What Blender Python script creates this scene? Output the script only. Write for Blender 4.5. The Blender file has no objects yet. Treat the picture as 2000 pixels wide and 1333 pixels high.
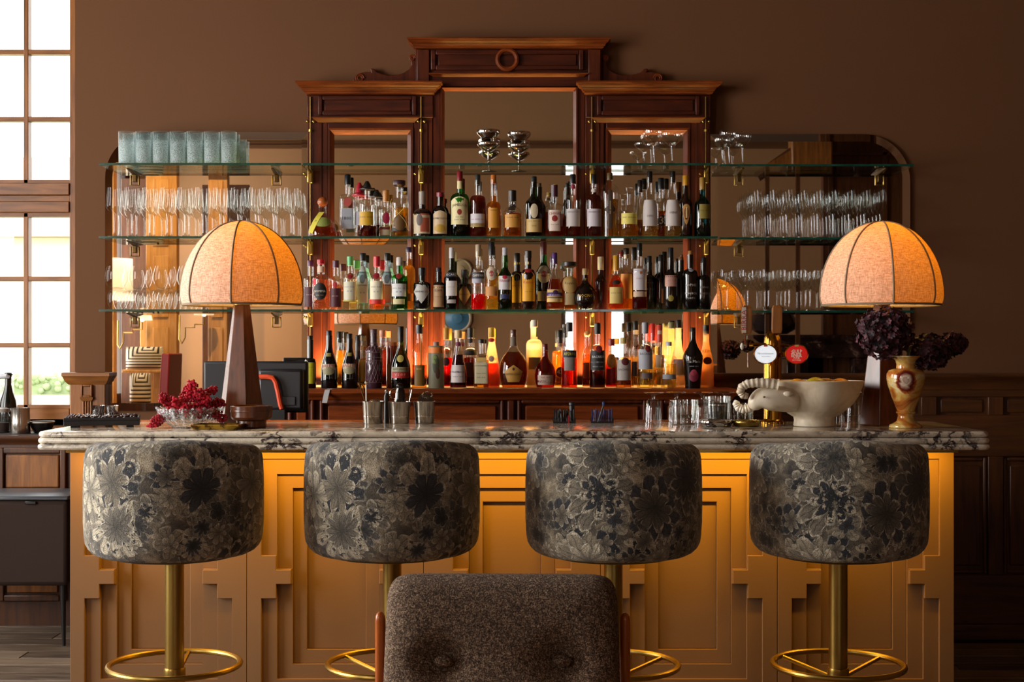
import bpy, bmesh, math, random
from mathutils import Vector, Matrix
RND = random.Random(11)
SC = bpy.context.scene
C = SC.collection
PI = math.pi
# ---------------------------------------------------------------- camera, world, lights, exposure
F, H, YH = 2777.8, 1.354, 679.0          # 50 mm lens on a 2000 px wide frame, eye height, horizon row
def X(px, D): return (px - 1000.0) / F * D
def Z(py, D): return H + (YH - py) / F * D
cam = bpy.data.cameras.new('camera'); cam.lens = 50; cam.sensor_width = 36
cam.shift_y = (YH - 666.5) / 2000.0
cam.clip_start = 0.05; cam.clip_end = 200
co = bpy.data.objects.new('camera', cam); C.objects.link(co)
co.location = (0, 0, H); co.rotation_euler = (PI / 2, 0, 0)
SC.camera = co
SC.view_settings.view_transform = 'Standard'; SC.view_settings.look = 'None'
SC.view_settings.gamma = 1; SC.view_settings.use_curve_mapping = False
SC.view_settings.exposure = 0.0
SC.cycles.transparent_max_bounces = 48; SC.cycles.max_bounces = 9
SC.cycles.diffuse_bounces = 3; SC.cycles.glossy_bounces = 5; SC.cycles.transmission_bounces = 6
SC.cycles.caustics_reflective = False; SC.cycles.caustics_refractive = False
SC.cycles.sample_clamp_indirect = 6.0
SC.cycles.use_denoising = True
w = bpy.data.worlds.new('sky'); SC.world = w; w.use_nodes = True
w.node_tree.nodes['Background'].inputs[0].default_value = (1.0, 0.98, 0.94, 1)
w.node_tree.nodes['Background'].inputs[1].default_value = 4.6
def area(name, loc, rot, sx, sy, watt, col, spread=None):
    l = bpy.data.lights.new(name, 'AREA'); l.shape = 'RECTANGLE'; l.size = sx; l.size_y = sy
    l.energy = watt; l.color = col
    if spread: l.spread = spread
    o = bpy.data.objects.new(name, l); C.objects.link(o); o.location = loc; o.rotation_euler = rot
    return o
# daylight from the left wall (outside the frame): the near window and two added fills
area('rear_left_fill', (-4.3, -1.6, 2.1), (0, -PI / 2, 0), 2.5, 2.0, 125, (1.0, 0.96, 0.91), math.radians(150))  # unseen fill added to brighten the rear wall and the bar fronts
area('daylight_near_window', (-4.3, 3.55, 2.0), (0, -PI / 2, 0), 2.3, 1.9, 180, (1.0, 0.965, 0.93), math.radians(160))
area('bay_side_fill', (-4.3, 6.05, 2.2), (0, -PI / 2, 0), 2.6, 1.7, 34, (1.0, 0.95, 0.88), math.radians(160))  # unseen source added to light the bay oak and the pilaster
# warm strip under the bar top, washing the bar front
area('bar_strip_light', (0, 4.402, 1.037), (math.radians(29), 0, 0), 2.74, 0.02, 13, (1.0, 0.54, 0.03))
area('bar_strip_light_outward', (0, 4.392, 1.036), (math.radians(-38), 0, 0), 2.74, 0.02, 6, (1.0, 0.54, 0.03))
# warm strip at the back of the bottle ledge, shining up in front of the mirrors
area('ledge_strip_light', (-0.01, 6.535, 1.188), (PI, 0, 0), 1.80, 0.02, 60, (1.0, 0.63, 0.27), math.radians(95))
# ---------------------------------------------------------------- helpers
def lin(c):
    c = c.lstrip('#'); o = []
    for i in (0, 2, 4):
        v = int(c[i:i + 2], 16) / 255.0
        o.append(v / 12.92 if v <= 0.04045 else ((v + 0.055) / 1.055) ** 2.4)
    return tuple(o) + (1.0,)
def col(c):
    if isinstance(c, str): return lin(c)
    return tuple(c) + (1.0,) if len(c) == 3 else tuple(c)
class MB:
    def __init__(s): s.v = []; s.f = []
    def add(s, vs, fs, M=None):
        b = len(s.v)
        s.v += [tuple(M @ Vector(p)) for p in vs] if M is not None else [tuple(p) for p in vs]
        s.f += [tuple(i + b for i in q) for q in fs]; return s
    def box(s, x0, x1, y0, y1, z0, z1, M=None):
        return s.add([(x0,y0,z0),(x1,y0,z0),(x1,y1,z0),(x0,y1,z0),(x0,y0,z1),(x1,y0,z1),(x1,y1,z1),(x0,y1,z1)],
            [(0,3,2,1),(4,5,6,7),(0,1,5,4),(1,2,6,5),(2,3,7,6),(3,0,4,7)], M)
    def loops(s, L, cap0=True, cap1=True, close=True, M=None):
        n = len(L[0]); vs = [p for l in L for p in l]; fs = []
        for a in range(len(L) - 1):
            for i in range(n if close else n - 1):
                j = (i + 1) % n
                fs.append((a*n+i, a*n+j, (a+1)*n+j, (a+1)*n+i))
        if cap0: fs.append(tuple(reversed(range(n))))
        if cap1: fs.append(tuple(range((len(L)-1)*n, len(L)*n)))
        return s.add(vs, fs, M)
    def lathe(s, prof, seg=20, c=(0,0,0), cap0=True, cap1=True, se=None, sy=1.0, M=None):
        # prof: (r, z); se: superellipse exponent or list per ring
        L = []
        for k, (r, z) in enumerate(prof):
            n = 2.0 if se is None else (se[k] if isinstance(se, (list, tuple)) else se)
            ring = []
            for i in range(seg):
                a = 2*PI*i/seg; ca, sa = math.cos(a), math.sin(a)
                q = (abs(ca)**n + abs(sa)**n) ** (-1.0/n)
                ring.append((c[0] + r*q*ca, c[1] + r*q*sa*sy, c[2] + z))
            L.append(ring)
        return s.loops(L, cap0, cap1, True, M)
    def tube(s, pts, r, seg=8, cap=True, M=None, closed=False):
        pts = [Vector(p) for p in pts]; n = len(pts); L = []
        t0 = None; nrm = None
        for i in range(n):
            if closed: t = (pts[(i+1) % n] - pts[i-1])
            else: t = pts[min(i+1, n-1)] - pts[max(i-1, 0)]
            t.normalize()
            if nrm is None:
                up = Vector((0,0,1)) if abs(t.z) < 0.9 else Vector((1,0,0))
                nrm = t.cross(up).normalized()
            else:
                nrm = (nrm - t * nrm.dot(t)).normalized()
            b = t.cross(nrm); rr = r[i] if isinstance(r, (list, tuple)) else r
            L.append([tuple(pts[i] + (nrm*math.cos(2*PI*k/seg) + b*math.sin(2*PI*k/seg)) * rr) for k in range(seg)])
        if closed:
            L.append(L[0]); return s.loops(L, False, False, True, M)
        return s.loops(L, cap, cap, True, M)
    def ball(s, c, rx, ry=None, rz=None, seg=12, rings=8, M=None):
        ry = rx if ry is None else ry; rz = rx if rz is None else rz
        L = []
        for j in range(rings + 1):
            t = PI * j / rings; q = max(math.sin(t), 0.02)
            L.append([(c[0]+rx*q*math.cos(2*PI*i/seg), c[1]+ry*q*math.sin(2*PI*i/seg), c[2]-rz*math.cos(t)) for i in range(seg)])
        return s.loops(L, True, True, True, M)
    def prism(s, pts, y0, y1, M=None):       # polygon in x,z extruded along y
        n = len(pts); L = [[(x, y0, z) for x, z in pts], [(x, y1, z) for x, z in pts]]
        return s.loops(L, True, True, True, M)
    def rectloft(s, x0, x1, yf, yb, prof):   # moulding: (projection, z) lofted round front and both sides
        return s.loops([[(x0-p, yf-p, z), (x1+p, yf-p, z), (x1+p, yb, z), (x0-p, yb, z)] for p, z in prof])
    def frame(s, x0, x1, z0, z1, t, y0, y1):  # four boards of a rectangular frame
        s.box(x0, x0+t, y0, y1, z0, z1); s.box(x1-t, x1, y0, y1, z0, z1)
        s.box(x0+t, x1-t, y0, y1, z0, z0+t); s.box(x0+t, x1-t, y0, y1, z1-t, z1); return s
    def mesh(s, name, mat, smooth=0.6):
        me = bpy.data.meshes.new(name); me.from_pydata(s.v, [], s.f); me.update()
        bm = bmesh.new(); bm.from_mesh(me); bmesh.ops.recalc_face_normals(bm, faces=bm.faces); bm.to_mesh(me); bm.free()
        if mat: me.materials.append(mat)
        if smooth:
            me.polygons.foreach_set('use_smooth', [True]*len(me.polygons))
            me.set_sharp_from_angle(angle=smooth)
        return me
    def build(s, name, mat, parent=None, smooth=0.6, bevel=0, loc=None):
        return place(name, s.mesh(name, mat, smooth), parent, bevel, loc)
def place(name, me, parent=None, bevel=0, loc=None):
    o = bpy.data.objects.new(name, me); C.objects.link(o)
    if parent: o.parent = parent
    if loc: o.location = loc
    if bevel:
        m = o.modifiers.new('edge', 'BEVEL'); m.width = bevel; m.segments = 2; m.limit_method = 'ANGLE'; m.angle_limit = 0.7
    return o
def tag(o, label, cat, group=None, kind=None):
    if label: o['label'] = label
    if cat: o['category'] = cat
    if group: o['group'] = group
    if kind: o['kind'] = kind
    return o
def thing(name, label, cat, loc=(0,0,0), rz=0, group=None):
    o = bpy.data.objects.new(name, None); C.objects.link(o); o.location = loc; o.rotation_euler = (0, 0, rz)
    o.empty_display_size = 0.05
    return tag(o, label, cat, group)
def struct(o): o['kind'] = 'structure'; return o
def dup(root, loc, rz=None, label=None, group=None):
    r = root.copy(); C.objects.link(r); r.location = loc
    if rz is not None: r.rotation_euler = (0, 0, rz)
    if label: r['label'] = label
    if group: r['group'] = group
    for ch in list(root.children):
        c = ch.copy(); C.objects.link(c); c.parent = r
        for g in list(ch.children):
            d = g.copy(); C.objects.link(d); d.parent = c
    return r
ORD = ['', 'first','second','third','fourth','fifth','sixth','seventh','eighth','ninth','tenth','eleventh','twelfth','thirteenth','fourteenth']
# ---------------------------------------------------------------- materials
class NT:
    def __init__(s, name):
        s.m = bpy.data.materials.new(name); s.m.use_nodes = True; s.t = s.m.node_tree
        s.b = s.t.nodes['Principled BSDF']; s.out = s.t.nodes['Material Output']
    def n(s, typ, **kw):
        nd = s.t.nodes.new(typ)
        for k, v in kw.items(): setattr(nd, k, v)
        return nd
    def l(s, a, b): s.t.links.new(a, b)
    def put(s, sock, v):
        if hasattr(v, 'is_output') or isinstance(v, bpy.types.NodeSocket): s.l(v, sock)
        else: sock.default_value = v
    def math(s, op, a, b=None, c=None, clamp=False):
        nd = s.n('ShaderNodeMath', operation=op, use_clamp=clamp); s.put(nd.inputs[0], a)
        if b is not None: s.put(nd.inputs[1], b)
        if c is not None: s.put(nd.inputs[2], c)
        return nd.outputs[0]
    def vmath(s, op, a, b=None):
        nd = s.n('ShaderNodeVectorMath', operation=op); s.put(nd.inputs[0], a)
        if b is not None: s.put(nd.inputs[1], b)
        return nd.outputs['Value'] if op in ('LENGTH', 'DOT_PRODUCT', 'DISTANCE') else nd.outputs[0]
    def mix(s, fac, a, b, blend='MIX'):
        nd = s.n('ShaderNodeMix', data_type='RGBA', blend_type=blend)
        s.put(nd.inputs[0], fac); s.put(nd.inputs[6], a); s.put(nd.inputs[7], b); return nd.outputs[2]
    def ramp(s, fac, stops, interp='LINEAR'):
        nd = s.n('ShaderNodeValToRGB'); cr = nd.color_ramp; cr.interpolation = interp
        while len(cr.elements) < len(stops): cr.elements.new(0.5)
        for e, (p, c) in zip(cr.elements, stops): e.position = p; e.color = col(c)
        s.put(nd.inputs[0], fac); return nd.outputs[0]
    def coord(s, which='Object', scale=None, rot=None):
        o = s.n('ShaderNodeTexCoord').outputs[which]
        if scale is not None or rot is not None:
            mp = s.n('ShaderNodeMapping'); s.l(o, mp.inputs[0])
            if scale is not None: mp.inputs['Scale'].default_value = scale if isinstance(scale, tuple) else (scale,)*3
            if rot is not None: mp.inputs['Rotation'].default_value = rot
            o = mp.outputs[0]
        return o
    def noise(s, vec, scale, detail=4, rough=0.5, dist=0.0):
        nd = s.n('ShaderNodeTexNoise'); s.l(vec, nd.inputs['Vector']); nd.inputs['Scale'].default_value = scale
        nd.inputs['Detail'].default_value = detail; nd.inputs['Roughness'].default_value = rough; nd.inputs['Distortion'].default_value = dist
        return nd
    def bump(s, h, strength=0.3, dist=0.01):
        nd = s.n('ShaderNodeBump'); s.put(nd.inputs['Height'], h); nd.inputs['Strength'].default_value = strength
        nd.inputs['Distance'].default_value = dist; s.l(nd.outputs[0], s.b.inputs['Normal']); return nd.outputs[0]
    def set(s, **kw):
        for k, v in kw.items(): s.put(s.b.inputs[k.replace('_', ' ')], v)
        return s
MC = {}
def plain(c, rough=0.5, metal=0.0, coat=0.0, key=None):
    k = ('p', c, rough, metal, coat)
    if k in MC: return MC[k]
    t = NT('plain'); cc = col(c)
    nz = t.noise(t.coord('Object'), 40, 3)
    v = t.mix(t.math('MULTIPLY', nz.outputs[0], 0.25), cc, tuple(x*0.7 for x in cc[:3]) + (1,))
    t.set(Base_Color=v, Roughness=rough, Metallic=metal, Coat_Weight=coat)
    MC[k] = t.m; return t.m
def wood(name, dark, light, rough=0.35, scale=(3, 3, 40), grain=1.0, coat=0.0, axis=None, spec=0.5):
    t = NT(name); v = t.coord('Object', scale)
    a = t.noise(v, 3.0, 6, 0.6, 0.6); b = t.noise(t.coord('Object'), 1.3, 3)
    f = t.math('ADD', t.math('MULTIPLY', a.outputs[0], 0.75), t.math('MULTIPLY', b.outputs[0], 0.3))
    t.set(Base_Color=t.ramp(f, [(0.32, dark), (0.72, light)]), Roughness=rough, Coat_Weight=coat, Specular_IOR_Level=spec)
    t.bump(a.outputs[0], 0.08, 0.002); return t.m
def glassmat(tint=(0.97, 0.99, 0.98), edge=0.60, base=0.055, rough=0.01, key=None):
    k = ('g', tint, edge, base, rough)
    if k in MC: return MC[k]
    t = NT('glass'); nt = t.t
    lw = t.n('ShaderNodeLayerWeight'); lw.inputs[0].default_value = 0.5
    f3 = t.math('POWER', lw.outputs['Facing'], 4.2)
    fac = t.math('ADD', t.math('MULTIPLY', f3, edge), base, clamp=True)
    tc = col(tint); te = tuple(x**3 for x in tc[:3]) + (1,)
    tr = t.n('ShaderNodeBsdfTransparent'); t.l(t.mix(f3, tc, te), tr.inputs[0])
    gl = t.n('ShaderNodeBsdfGlossy'); gl.inputs['Roughness'].default_value = rough; gl.inputs[0].default_value = (1, 1, 1, 1)
    mx = t.n('ShaderNodeMixShader'); t.l(fac, mx.inputs[0]); t.l(tr.outputs[0], mx.inputs[1]); t.l(gl.outputs[0], mx.inputs[2])
    t.l(mx.outputs[0], t.out.inputs[0]); nt.nodes.remove(t.b); MC[k] = t.m; return t.m
def liquid(c, dens=0.35):
    k = ('l', c, dens)
    dens *= 0.6
    if k in MC: return MC[k]
    t = NT('liquid'); cc = col(c)
    tr = t.n('ShaderNodeBsdfTransparent'); tr.inputs[0].default_value = tuple(min(1, x**0.5) for x in cc[:3]) + (1,)
    di = t.n('ShaderNodeBsdfTranslucent'); di.inputs[0].default_value = cc
    d2 = t.n('ShaderNodeBsdfDiffuse'); d2.inputs[0].default_value = cc
    m1 = t.n('ShaderNodeMixShader'); m1.inputs[0].default_value = 0.4; t.l(di.outputs[0], m1.inputs[1]); t.l(d2.outputs[0], m1.inputs[2])
    mx = t.n('ShaderNodeMixShader'); mx.inputs[0].default_value = dens; t.l(tr.outputs[0], mx.inputs[1]); t.l(m1.outputs[0], mx.inputs[2])
    t.l(mx.outputs[0], t.out.inputs[0]); t.t.nodes.remove(t.b); MC[k] = t.m; return t.m
def frosted(c, dens=0.7):
    k = ('f', c, dens)
    if k in MC: return MC[k]
    t = NT('frosted_glass'); cc = col(c)
    tr = t.n('ShaderNodeBsdfTransparent'); tr.inputs[0].default_value = cc
    di = t.n('ShaderNodeBsdfTranslucent'); di.inputs[0].default_value = cc
    t.set(Base_Color=cc, Roughness=0.35)
    m1 = t.n('ShaderNodeMixShader'); m1.inputs[0].default_value = 0.4; t.l(di.outputs[0], m1.inputs[1]); t.l(t.b.outputs[0], m1.inputs[2])
    mx = t.n('ShaderNodeMixShader'); mx.inputs[0].default_value = dens; t.l(tr.outputs[0], mx.inputs[1]); t.l(m1.outputs[0], mx.inputs[2])
    t.l(mx.outputs[0], t.out.inputs[0]); MC[k] = t.m; return t.m
def emit(c, s):
    t = NT('light_source'); t.set(Base_Color=col(c), Emission_Color=col(c), Emission_Strength=s); return t.m
M_MAHOG = wood('mahogany', '#2a0d05', '#642a10', 0.42, (14, 14, 1.5), spec=0.25)
M_MAHOGH = wood('mahogany_rail_lit', '#401808', '#8e4216', 0.48, (1.5, 14, 14), spec=0.12)  # same wood as the stiles, lightened to stand for the strip's glow
M_MAHOGF = wood('mahogany_frieze_shaded', '#250b04', '#58220c', 0.42, (1.5, 14, 14), spec=0.25)  # same wood again, darkened to put the friezes in shade
M_OAK = wood('oak', '#5a3212', '#a5682c', 0.42, (12, 12, 1.2))
M_OAKH = wood('oak_rail', '#5a3212', '#a5682c', 0.42, (1.2, 12, 12))
M_OAKD = wood('dark_oak', '#2e1608', '#623614', 0.45, (12, 12, 1.2))
M_OAKDH = wood('dark_oak_rail', '#2e1608', '#623614', 0.45, (1.2, 12, 12))
M_WALNUT = wood('walnut', '#3a1a0d', '#6e3a1e', 0.27, (20, 20, 2))
M_TEAK = wood('teak', '#7e360c', '#c4661c', 0.3, (20, 20, 2))
M_BRASS = plain('#a88a48', 0.34, 1.0); M_STEEL = plain('#b9b4ac', 0.22, 1.0); M_CHROME = plain('#dcd8d2', 0.08, 1.0)
M_BRONZE = plain('#6a5330', 0.35, 1.0); M_BLACK = plain('#0c0b0c', 0.4); M_BLACKG = plain('#08070a', 0.18, 0.0, 0.5)
M_GLASS = glassmat(); M_GLASSE = glassmat((0.96, 0.97, 0.965), 0.38, 0.018)
def wallpaint(name, c):
    t = NT(name); v = t.coord('Object')
    a = t.noise(v, 2.2, 5); cc = col(c); d = tuple(x*0.86 for x in cc[:3]) + (1,)
    t.set(Base_Color=t.mix(a.outputs[0], cc, d), Roughness=0.85)
    b = t.noise(v, 160, 2); t.bump(b.outputs[0], 0.12, 0.002); return t.m
M_WALL = wallpaint('brown_wall_paint', '#653e1d'); M_CEIL = wallpaint('ceiling_paint', '#5f4836')
M_PANEL = wallpaint('bar_front_paint', '#886441')
def mirror_mat():
    t = NT('mirror_glass'); n = t.noise(t.coord('Object'), 0.8, 2)
    t.set(Base_Color=t.mix(n.outputs[0], (0.86, 0.84, 0.80, 1), (0.78, 0.76, 0.72, 1)), Metallic=1.0, Roughness=0.012); return t.m
M_MIRROR = mirror_mat()
def marble():
    t = NT('violet_marble'); v = t.coord('Object', (2.1, 2.0, 3.0), (0.0, 0.75, 0.7))
    wv = t.noise(v, 2.6, 5, 0.6); vv = t.vmath('ADD', v, t.vmath('MULTIPLY', wv.outputs['Color'], (0.35, 0.35, 0.35)))
    n1 = t.noise(vv, 5.5, 7, 0.62); r1 = t.math('ABSOLUTE', t.math('SUBTRACT', n1.outputs[0], 0.5))
    m1 = t.ramp(r1, [(0.0, (1, 1, 1)), (0.022, (0.85, 0.85, 0.85)), (0.058, (0, 0, 0))])
    cl = t.ramp(t.noise(v, 3.1, 3).outputs[0], [(0.40, (0, 0, 0)), (0.56, (1, 1, 1))])
    n2 = t.noise(vv, 13, 5, 0.6); r2 = t.math('ABSOLUTE', t.math('SUBTRACT', n2.outputs[0], 0.5))
    m2 = t.ramp(r2, [(0.0, (0.7, 0.7, 0.7)), (0.035, (0, 0, 0))])
    base = t.mix(t.noise(v, 4, 5).outputs[0], lin('#efe8da'), lin('#cdbfa6'))
    base = t.mix(t.math('MULTIPLY', m2, 0.45), base, lin('#8a6f45'))
    fac = t.math('MULTIPLY', m1, cl)
    t.set(Base_Color=t.mix(fac, base, lin('#2e1e28')), Roughness=0.14, Coat_Weight=0.2); return t.m
M_MARBLE = marble()
def floor_mat():
    t = NT('wood_floor'); v = t.coord('Object', (9, 1.2, 1)); a = t.noise(v, 3, 5, 0.6, 0.4)
    t.set(Base_Color=t.ramp(a.outputs[0], [(0.3, '#4a3a2e'), (0.7, '#7b6552')]), Roughness=0.4); t.bump(a.outputs[0], 0.1, 0.003); return t.m
M_FLOOR = floor_mat()
def tapestry():
    t = NT('floral_tapestry'); uv = t.n('ShaderNodeUVMap').outputs[0]
    def warp(v, sc, am):
        nz = t.noise(v, sc, 3); return t.vmath('ADD', v, t.vmath('MULTIPLY', t.vmath('SUBTRACT', nz.outputs['Color'], (0.5, 0.5, 0.5)), (am, am, 0)))
    wp = warp(warp(uv, 9, 0.045), 42, 0.012)
    fine = t.noise(uv, 430, 2); mid = t.noise(uv, 60, 4, 0.7)
    def layer(size, npet, rmax, off, power, inner):
        v = t.vmath('ADD', t.vmath('MULTIPLY', wp, (1/size, 1/size, 0)), off)
        vo = t.n('ShaderNodeTexVoronoi', voronoi_dimensions='2D', feature='F1'); t.l(v, vo.inputs['Vector'])
        vo.inputs['Scale'].default_value = 1.0; vo.inputs['Randomness'].default_value = 0.9
        d = t.vmath('SUBTRACT', v, vo.outputs['Position']); sp = t.n('ShaderNodeSeparateXYZ'); t.l(d, sp.inputs[0])
        cs = t.n('ShaderNodeSeparateColor'); t.l(vo.outputs['Color'], cs.inputs[0])
        ang = t.math('ADD', t.math('ARCTAN2', sp.outputs[1], sp.outputs[0]), t.math('MULTIPLY', cs.outputs[0], 6.28))
        np_ = t.math('ADD', t.math('ROUND', t.math('MULTIPLY', cs.outputs[1], 5.0)), float(npet))
        L_ = t.vmath('LENGTH', d)
        def petal(shift, rm):
            ha = t.math('ADD', t.math('MULTIPLY', ang, t.math('MULTIPLY', np_, 0.5)), shift)
            pet = t.math('POWER', t.math('ABSOLUTE', t.math('COSINE', ha)), power)
            q = t.math('DIVIDE', L_, t.math('MULTIPLY', t.math('ADD', t.math('MULTIPLY', pet, 0.66), 0.34), rm))
            return q, t.math('ABSOLUTE', t.math('SINE', ha))
        q0, v0 = petal(0.0, rmax); q1, v1 = petal(1.5708, rmax*inner)
        return q0, v0, q1, v1, cs
    pal = [(0.0, '#191c24'), (0.16, '#3c3d42'), (0.32, '#837a69'), (0.5, '#20232b'), (0.62, '#978d7a'), (0.8, '#4d4943'), (0.92, '#b2a995')]
    bg = t.ramp(t.noise(wp, 11, 5, 0.65).outputs[0], [(0.36, '#1f1d1d'), (0.48, '#575045'), (0.56, '#8b806d'), (0.66, '#b3a995')])
    def paint(base, lay, cover, out):
        q0, v0, q1, v1, c = lay; ols = []
        for q, v, k in ((q0, v0, 0.0), (q1, v1, 0.27)):
            fill = t.ramp(t.math('FRACT', t.math('ADD', t.math('ADD', c.outputs[2], k), t.math('MULTIPLY', t.math('SUBTRACT', mid.outputs[0], .5), .22))), pal)
            vein = t.ramp(t.math('ADD', v, t.math('MULTIPLY', t.math('SUBTRACT', fine.outputs[0], .5), .3)), [(0.0, (0.30,)*3), (0.16, (1, 1, 1)), (0.62, (0.9,)*3), (0.95, (0.42,)*3)])
            core = t.ramp(q, [(0.0, (0.30,)*3), (0.45, (0.85,)*3), (0.85, (1.15,)*3)])
            fill = t.mix(1.0, t.mix(1.0, fill, vein, 'MULTIPLY'), core, 'MULTIPLY')
            qq = t.math('ADD', q, t.math('MULTIPLY', t.math('SUBTRACT', mid.outputs[0], .5), .16))
            ins = t.math('MULTIPLY', t.math('LESS_THAN', qq, 1.0), cover)
            ol = t.math('MULTIPLY', t.ramp(qq, [(0.84, (0, 0, 0)), (0.91, (1, 1, 1)), (1.0, (1, 1, 1)), (1.05, (0, 0, 0))]), cover)
            thr = t.math('MULTIPLY', ol, t.ramp(mid.outputs[0], [(0.40, (0.12,)*3), (0.58, (out,)*3)]))
            base = t.mix(thr, t.mix(ins, base, fill), lin('#ccc4b2')); ols.append(thr)
        return base, t.math('ADD', ols[0], ols[1])
    cA, o1 = paint(bg, layer(0.072, 5, 0.66, (3.1, 7.7, 0), 0.55, 0.55), 1.0, 0.5)
    lb = layer(0.158, 8, 0.66, (11.3, 2.2, 0), 0.42, 0.62)
    cB, o2 = paint(cA, lb, t.math('GREATER_THAN', lb[4].outputs[0], 0.25), 0.85)
    pile = t.ramp(fine.outputs[0], [(0.36, (0.6, 0.58, 0.54)), (0.52, (1.35, 1.34, 1.3)), (0.70, (1.8, 1.76, 1.66))])
    t.set(Base_Color=t.mix(1.0, cB, pile, 'MULTIPLY'), Roughness=0.85, Sheen_Weight=0.2)
    h = t.math('ADD', t.math('ADD', t.math('MULTIPLY', o1, 0.8), t.math('MULTIPLY', o2, 1.3)), t.math('ADD', t.math('MULTIPLY', fine.outputs[0], 0.8), t.math('MULTIPLY', mid.outputs[0], .6))); t.bump(h, 0.7, 0.005)
    return t.m
M_TAP = tapestry()
def tweed():
    t = NT('tweed'); v = t.coord('Object'); a = t.noise(v, 330, 2, 0.7); b = t.noise(v, 120, 3, 0.7); c = t.noise(v, 800, 1)
    f = t.math('ADD', t.math('MULTIPLY', a.outputs[0], 0.6), t.math('ADD', t.math('MULTIPLY', b.outputs[0], 0.3), t.math('MULTIPLY', c.outputs[0], 0.2)))
    t.set(Base_Color=t.ramp(f, [(0.42, '#1d130d'), (0.53, '#4c3727'), (0.62, '#957b62'), (0.72, '#d0bba5')]), Roughness=0.95)
    t.bump(f, 0.9, 0.006); return t.m
M_TWEED = tweed()
def linen():
    t = NT('linen_shade'); v = t.coord('Object')
    wa = t.n('ShaderNodeTexWave', wave_type='BANDS', bands_direction='Z'); t.l(v, wa.inputs[0]); wa.inputs['Scale'].default_value = 150; wa.inputs['Distortion'].default_value = 5; wa.inputs['Detail'].default_value = 3
    na = t.noise(t.coord('Object', (330, 330, 45)), 1.0, 3); nb = t.noise(t.coord('Object', (60, 60, 420)), 1.0, 3)
    f = t.math('ADD', t.math('MULTIPLY', wa.outputs[1], 0.10), t.math('ADD', t.math('MULTIPLY', na.outputs[0], 0.42), t.math('MULTIPLY', nb.outputs[0], 0.42)))
    c = t.ramp(f, [(0.34, '#a89078'), (0.62, '#f2eade')])
    tr = t.n('ShaderNodeBsdfTranslucent'); t.l(t.mix(1.0, c, (1.0, 0.50, 0.05, 1), 'MULTIPLY'), tr.inputs[0]); t.set(Base_Color=c, Roughness=0.9)
    mx = t.n('ShaderNodeMixShader'); mx.inputs[0].default_value = 0.36; t.l(t.b.outputs[0], mx.inputs[1]); t.l(tr.outputs[0], mx.inputs[2]); t.l(mx.outputs[0], t.out.inputs[0])
    return t.m
M_LINEN = linen(); M_SEAM = plain('#8f7d68', 0.9)
def shelfglass():
    t = NT('shelf_glass'); lw = t.n('ShaderNodeLayerWeight'); lw.inputs[0].default_value = 0.5
    f = t.math('ADD', t.math('MULTIPLY', t.math('POWER', lw.outputs['Facing'], 4.0), 0.7), 0.04, clamp=True)
    tr = t.n('ShaderNodeBsdfTransparent'); tr.inputs[0].default_value = (0.86, 0.95, 0.91, 1)
    gl = t.n('ShaderNodeBsdfGlossy'); gl.inputs['Roughness'].default_value = 0.01
    mx = t.n('ShaderNodeMixShader'); t.l(f, mx.inputs[0]); t.l(tr.outputs[0], mx.inputs[1]); t.l(gl.outputs[0], mx.inputs[2]); t.l(mx.outputs[0], t.out.inputs[0]); t.t.nodes.remove(t.b); return t.m
M_SHELF = shelfglass()
def glassedge():
    t = NT('shelf_glass_edge'); n = t.noise(t.coord('Object'), 30, 2)
    t.set(Base_Color=t.mix(n.outputs[0], lin('#08241c'), lin('#1c5444')), Roughness=0.1, Coat_Weight=0.5); return t.m
M_SHELFE = glassedge()
# ---------------------------------------------------------------- the room shell
fl = struct(MB().box(-4.5, 4.5, -3.2, 7.6, -0.12, -0.022).build('floor', M_FLOOR))
def plankmat():
    t = NT('floor_plank'); v = t.coord('Object', (1.5, 12, 1)); a = t.noise(v, 3, 5, 0.6, 0.4)
    oi = t.n('ShaderNodeObjectInfo'); f = t.math('ADD', t.math('MULTIPLY', a.outputs[0], 0.7), t.math('MULTIPLY', oi.outputs['Random'], 0.3))
    t.set(Base_Color=t.ramp(f, [(0.3, '#3d3027'), (0.75, '#8d7a66')]), Roughness=0.42); t.bump(a.outputs[0], 0.1, 0.003); return t.m
pm = MB().box(-0.56, 0.56, -0.067, 0.067, -0.022, 0).mesh('floor_plank', plankmat())
for (xa, xb, ya, yb) in ((-3.1, -1.2, 5.3, 7.3), (1.3, 3.2, 5.2, 6.55)):
    r = 0; y = ya
    while y < yb:
        x = xa + (0.37 * r) % 1.1
        while x < xb:
            place('floor_plank', pm, fl, 0.003, (x, y, 0)); x += 1.125
        y += 0.138; r += 1
struct(MB().box(-4.5, 4.5, -3.2, 7.6, 4.5, 4.6).build('ceiling', M_CEIL))
bw = MB().box(-2.034, 4.45, 6.62, 6.80, -0.1, 4.5).box(-2.034, -1.9, 6.80, 7.40, -0.1, 4.5)
struct(bw.build('wall_back', M_WALL, smooth=0))
ww = MB().box(-4.4, -3.50, 7.40, 7.55, -0.1, 4.5).box(-2.25, -1.9, 7.40, 7.55, -0.1, 4.5).box(-3.5, -2.25, 7.40, 7.55, -0.1, 0.98).box(-3.5, -2.25, 7.40, 7.55, 3.75, 4.5)
struct(ww.build('wall_bay', M_WALL, smooth=0))
lw = MB()
for (ya, yb) in ((-3.2, -2.6), (-0.6, 2.6), (4.5, 5.2), (6.9, 7.55)): lw.box(-4.55, -4.36, ya, yb, -0.1, 4.5)
for (ya, yb, za) in ((-2.6, -0.6, 0.85), (2.6, 4.5, 0.85), (5.2, 6.9, 0.9)): lw.box(-4.55, -4.36, ya, yb, -0.1, za).box(-4.55, -4.36, ya, yb, za + 2.5, 4.5)
struct(lw.build('wall_left', M_WALL, smooth=0))
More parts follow.
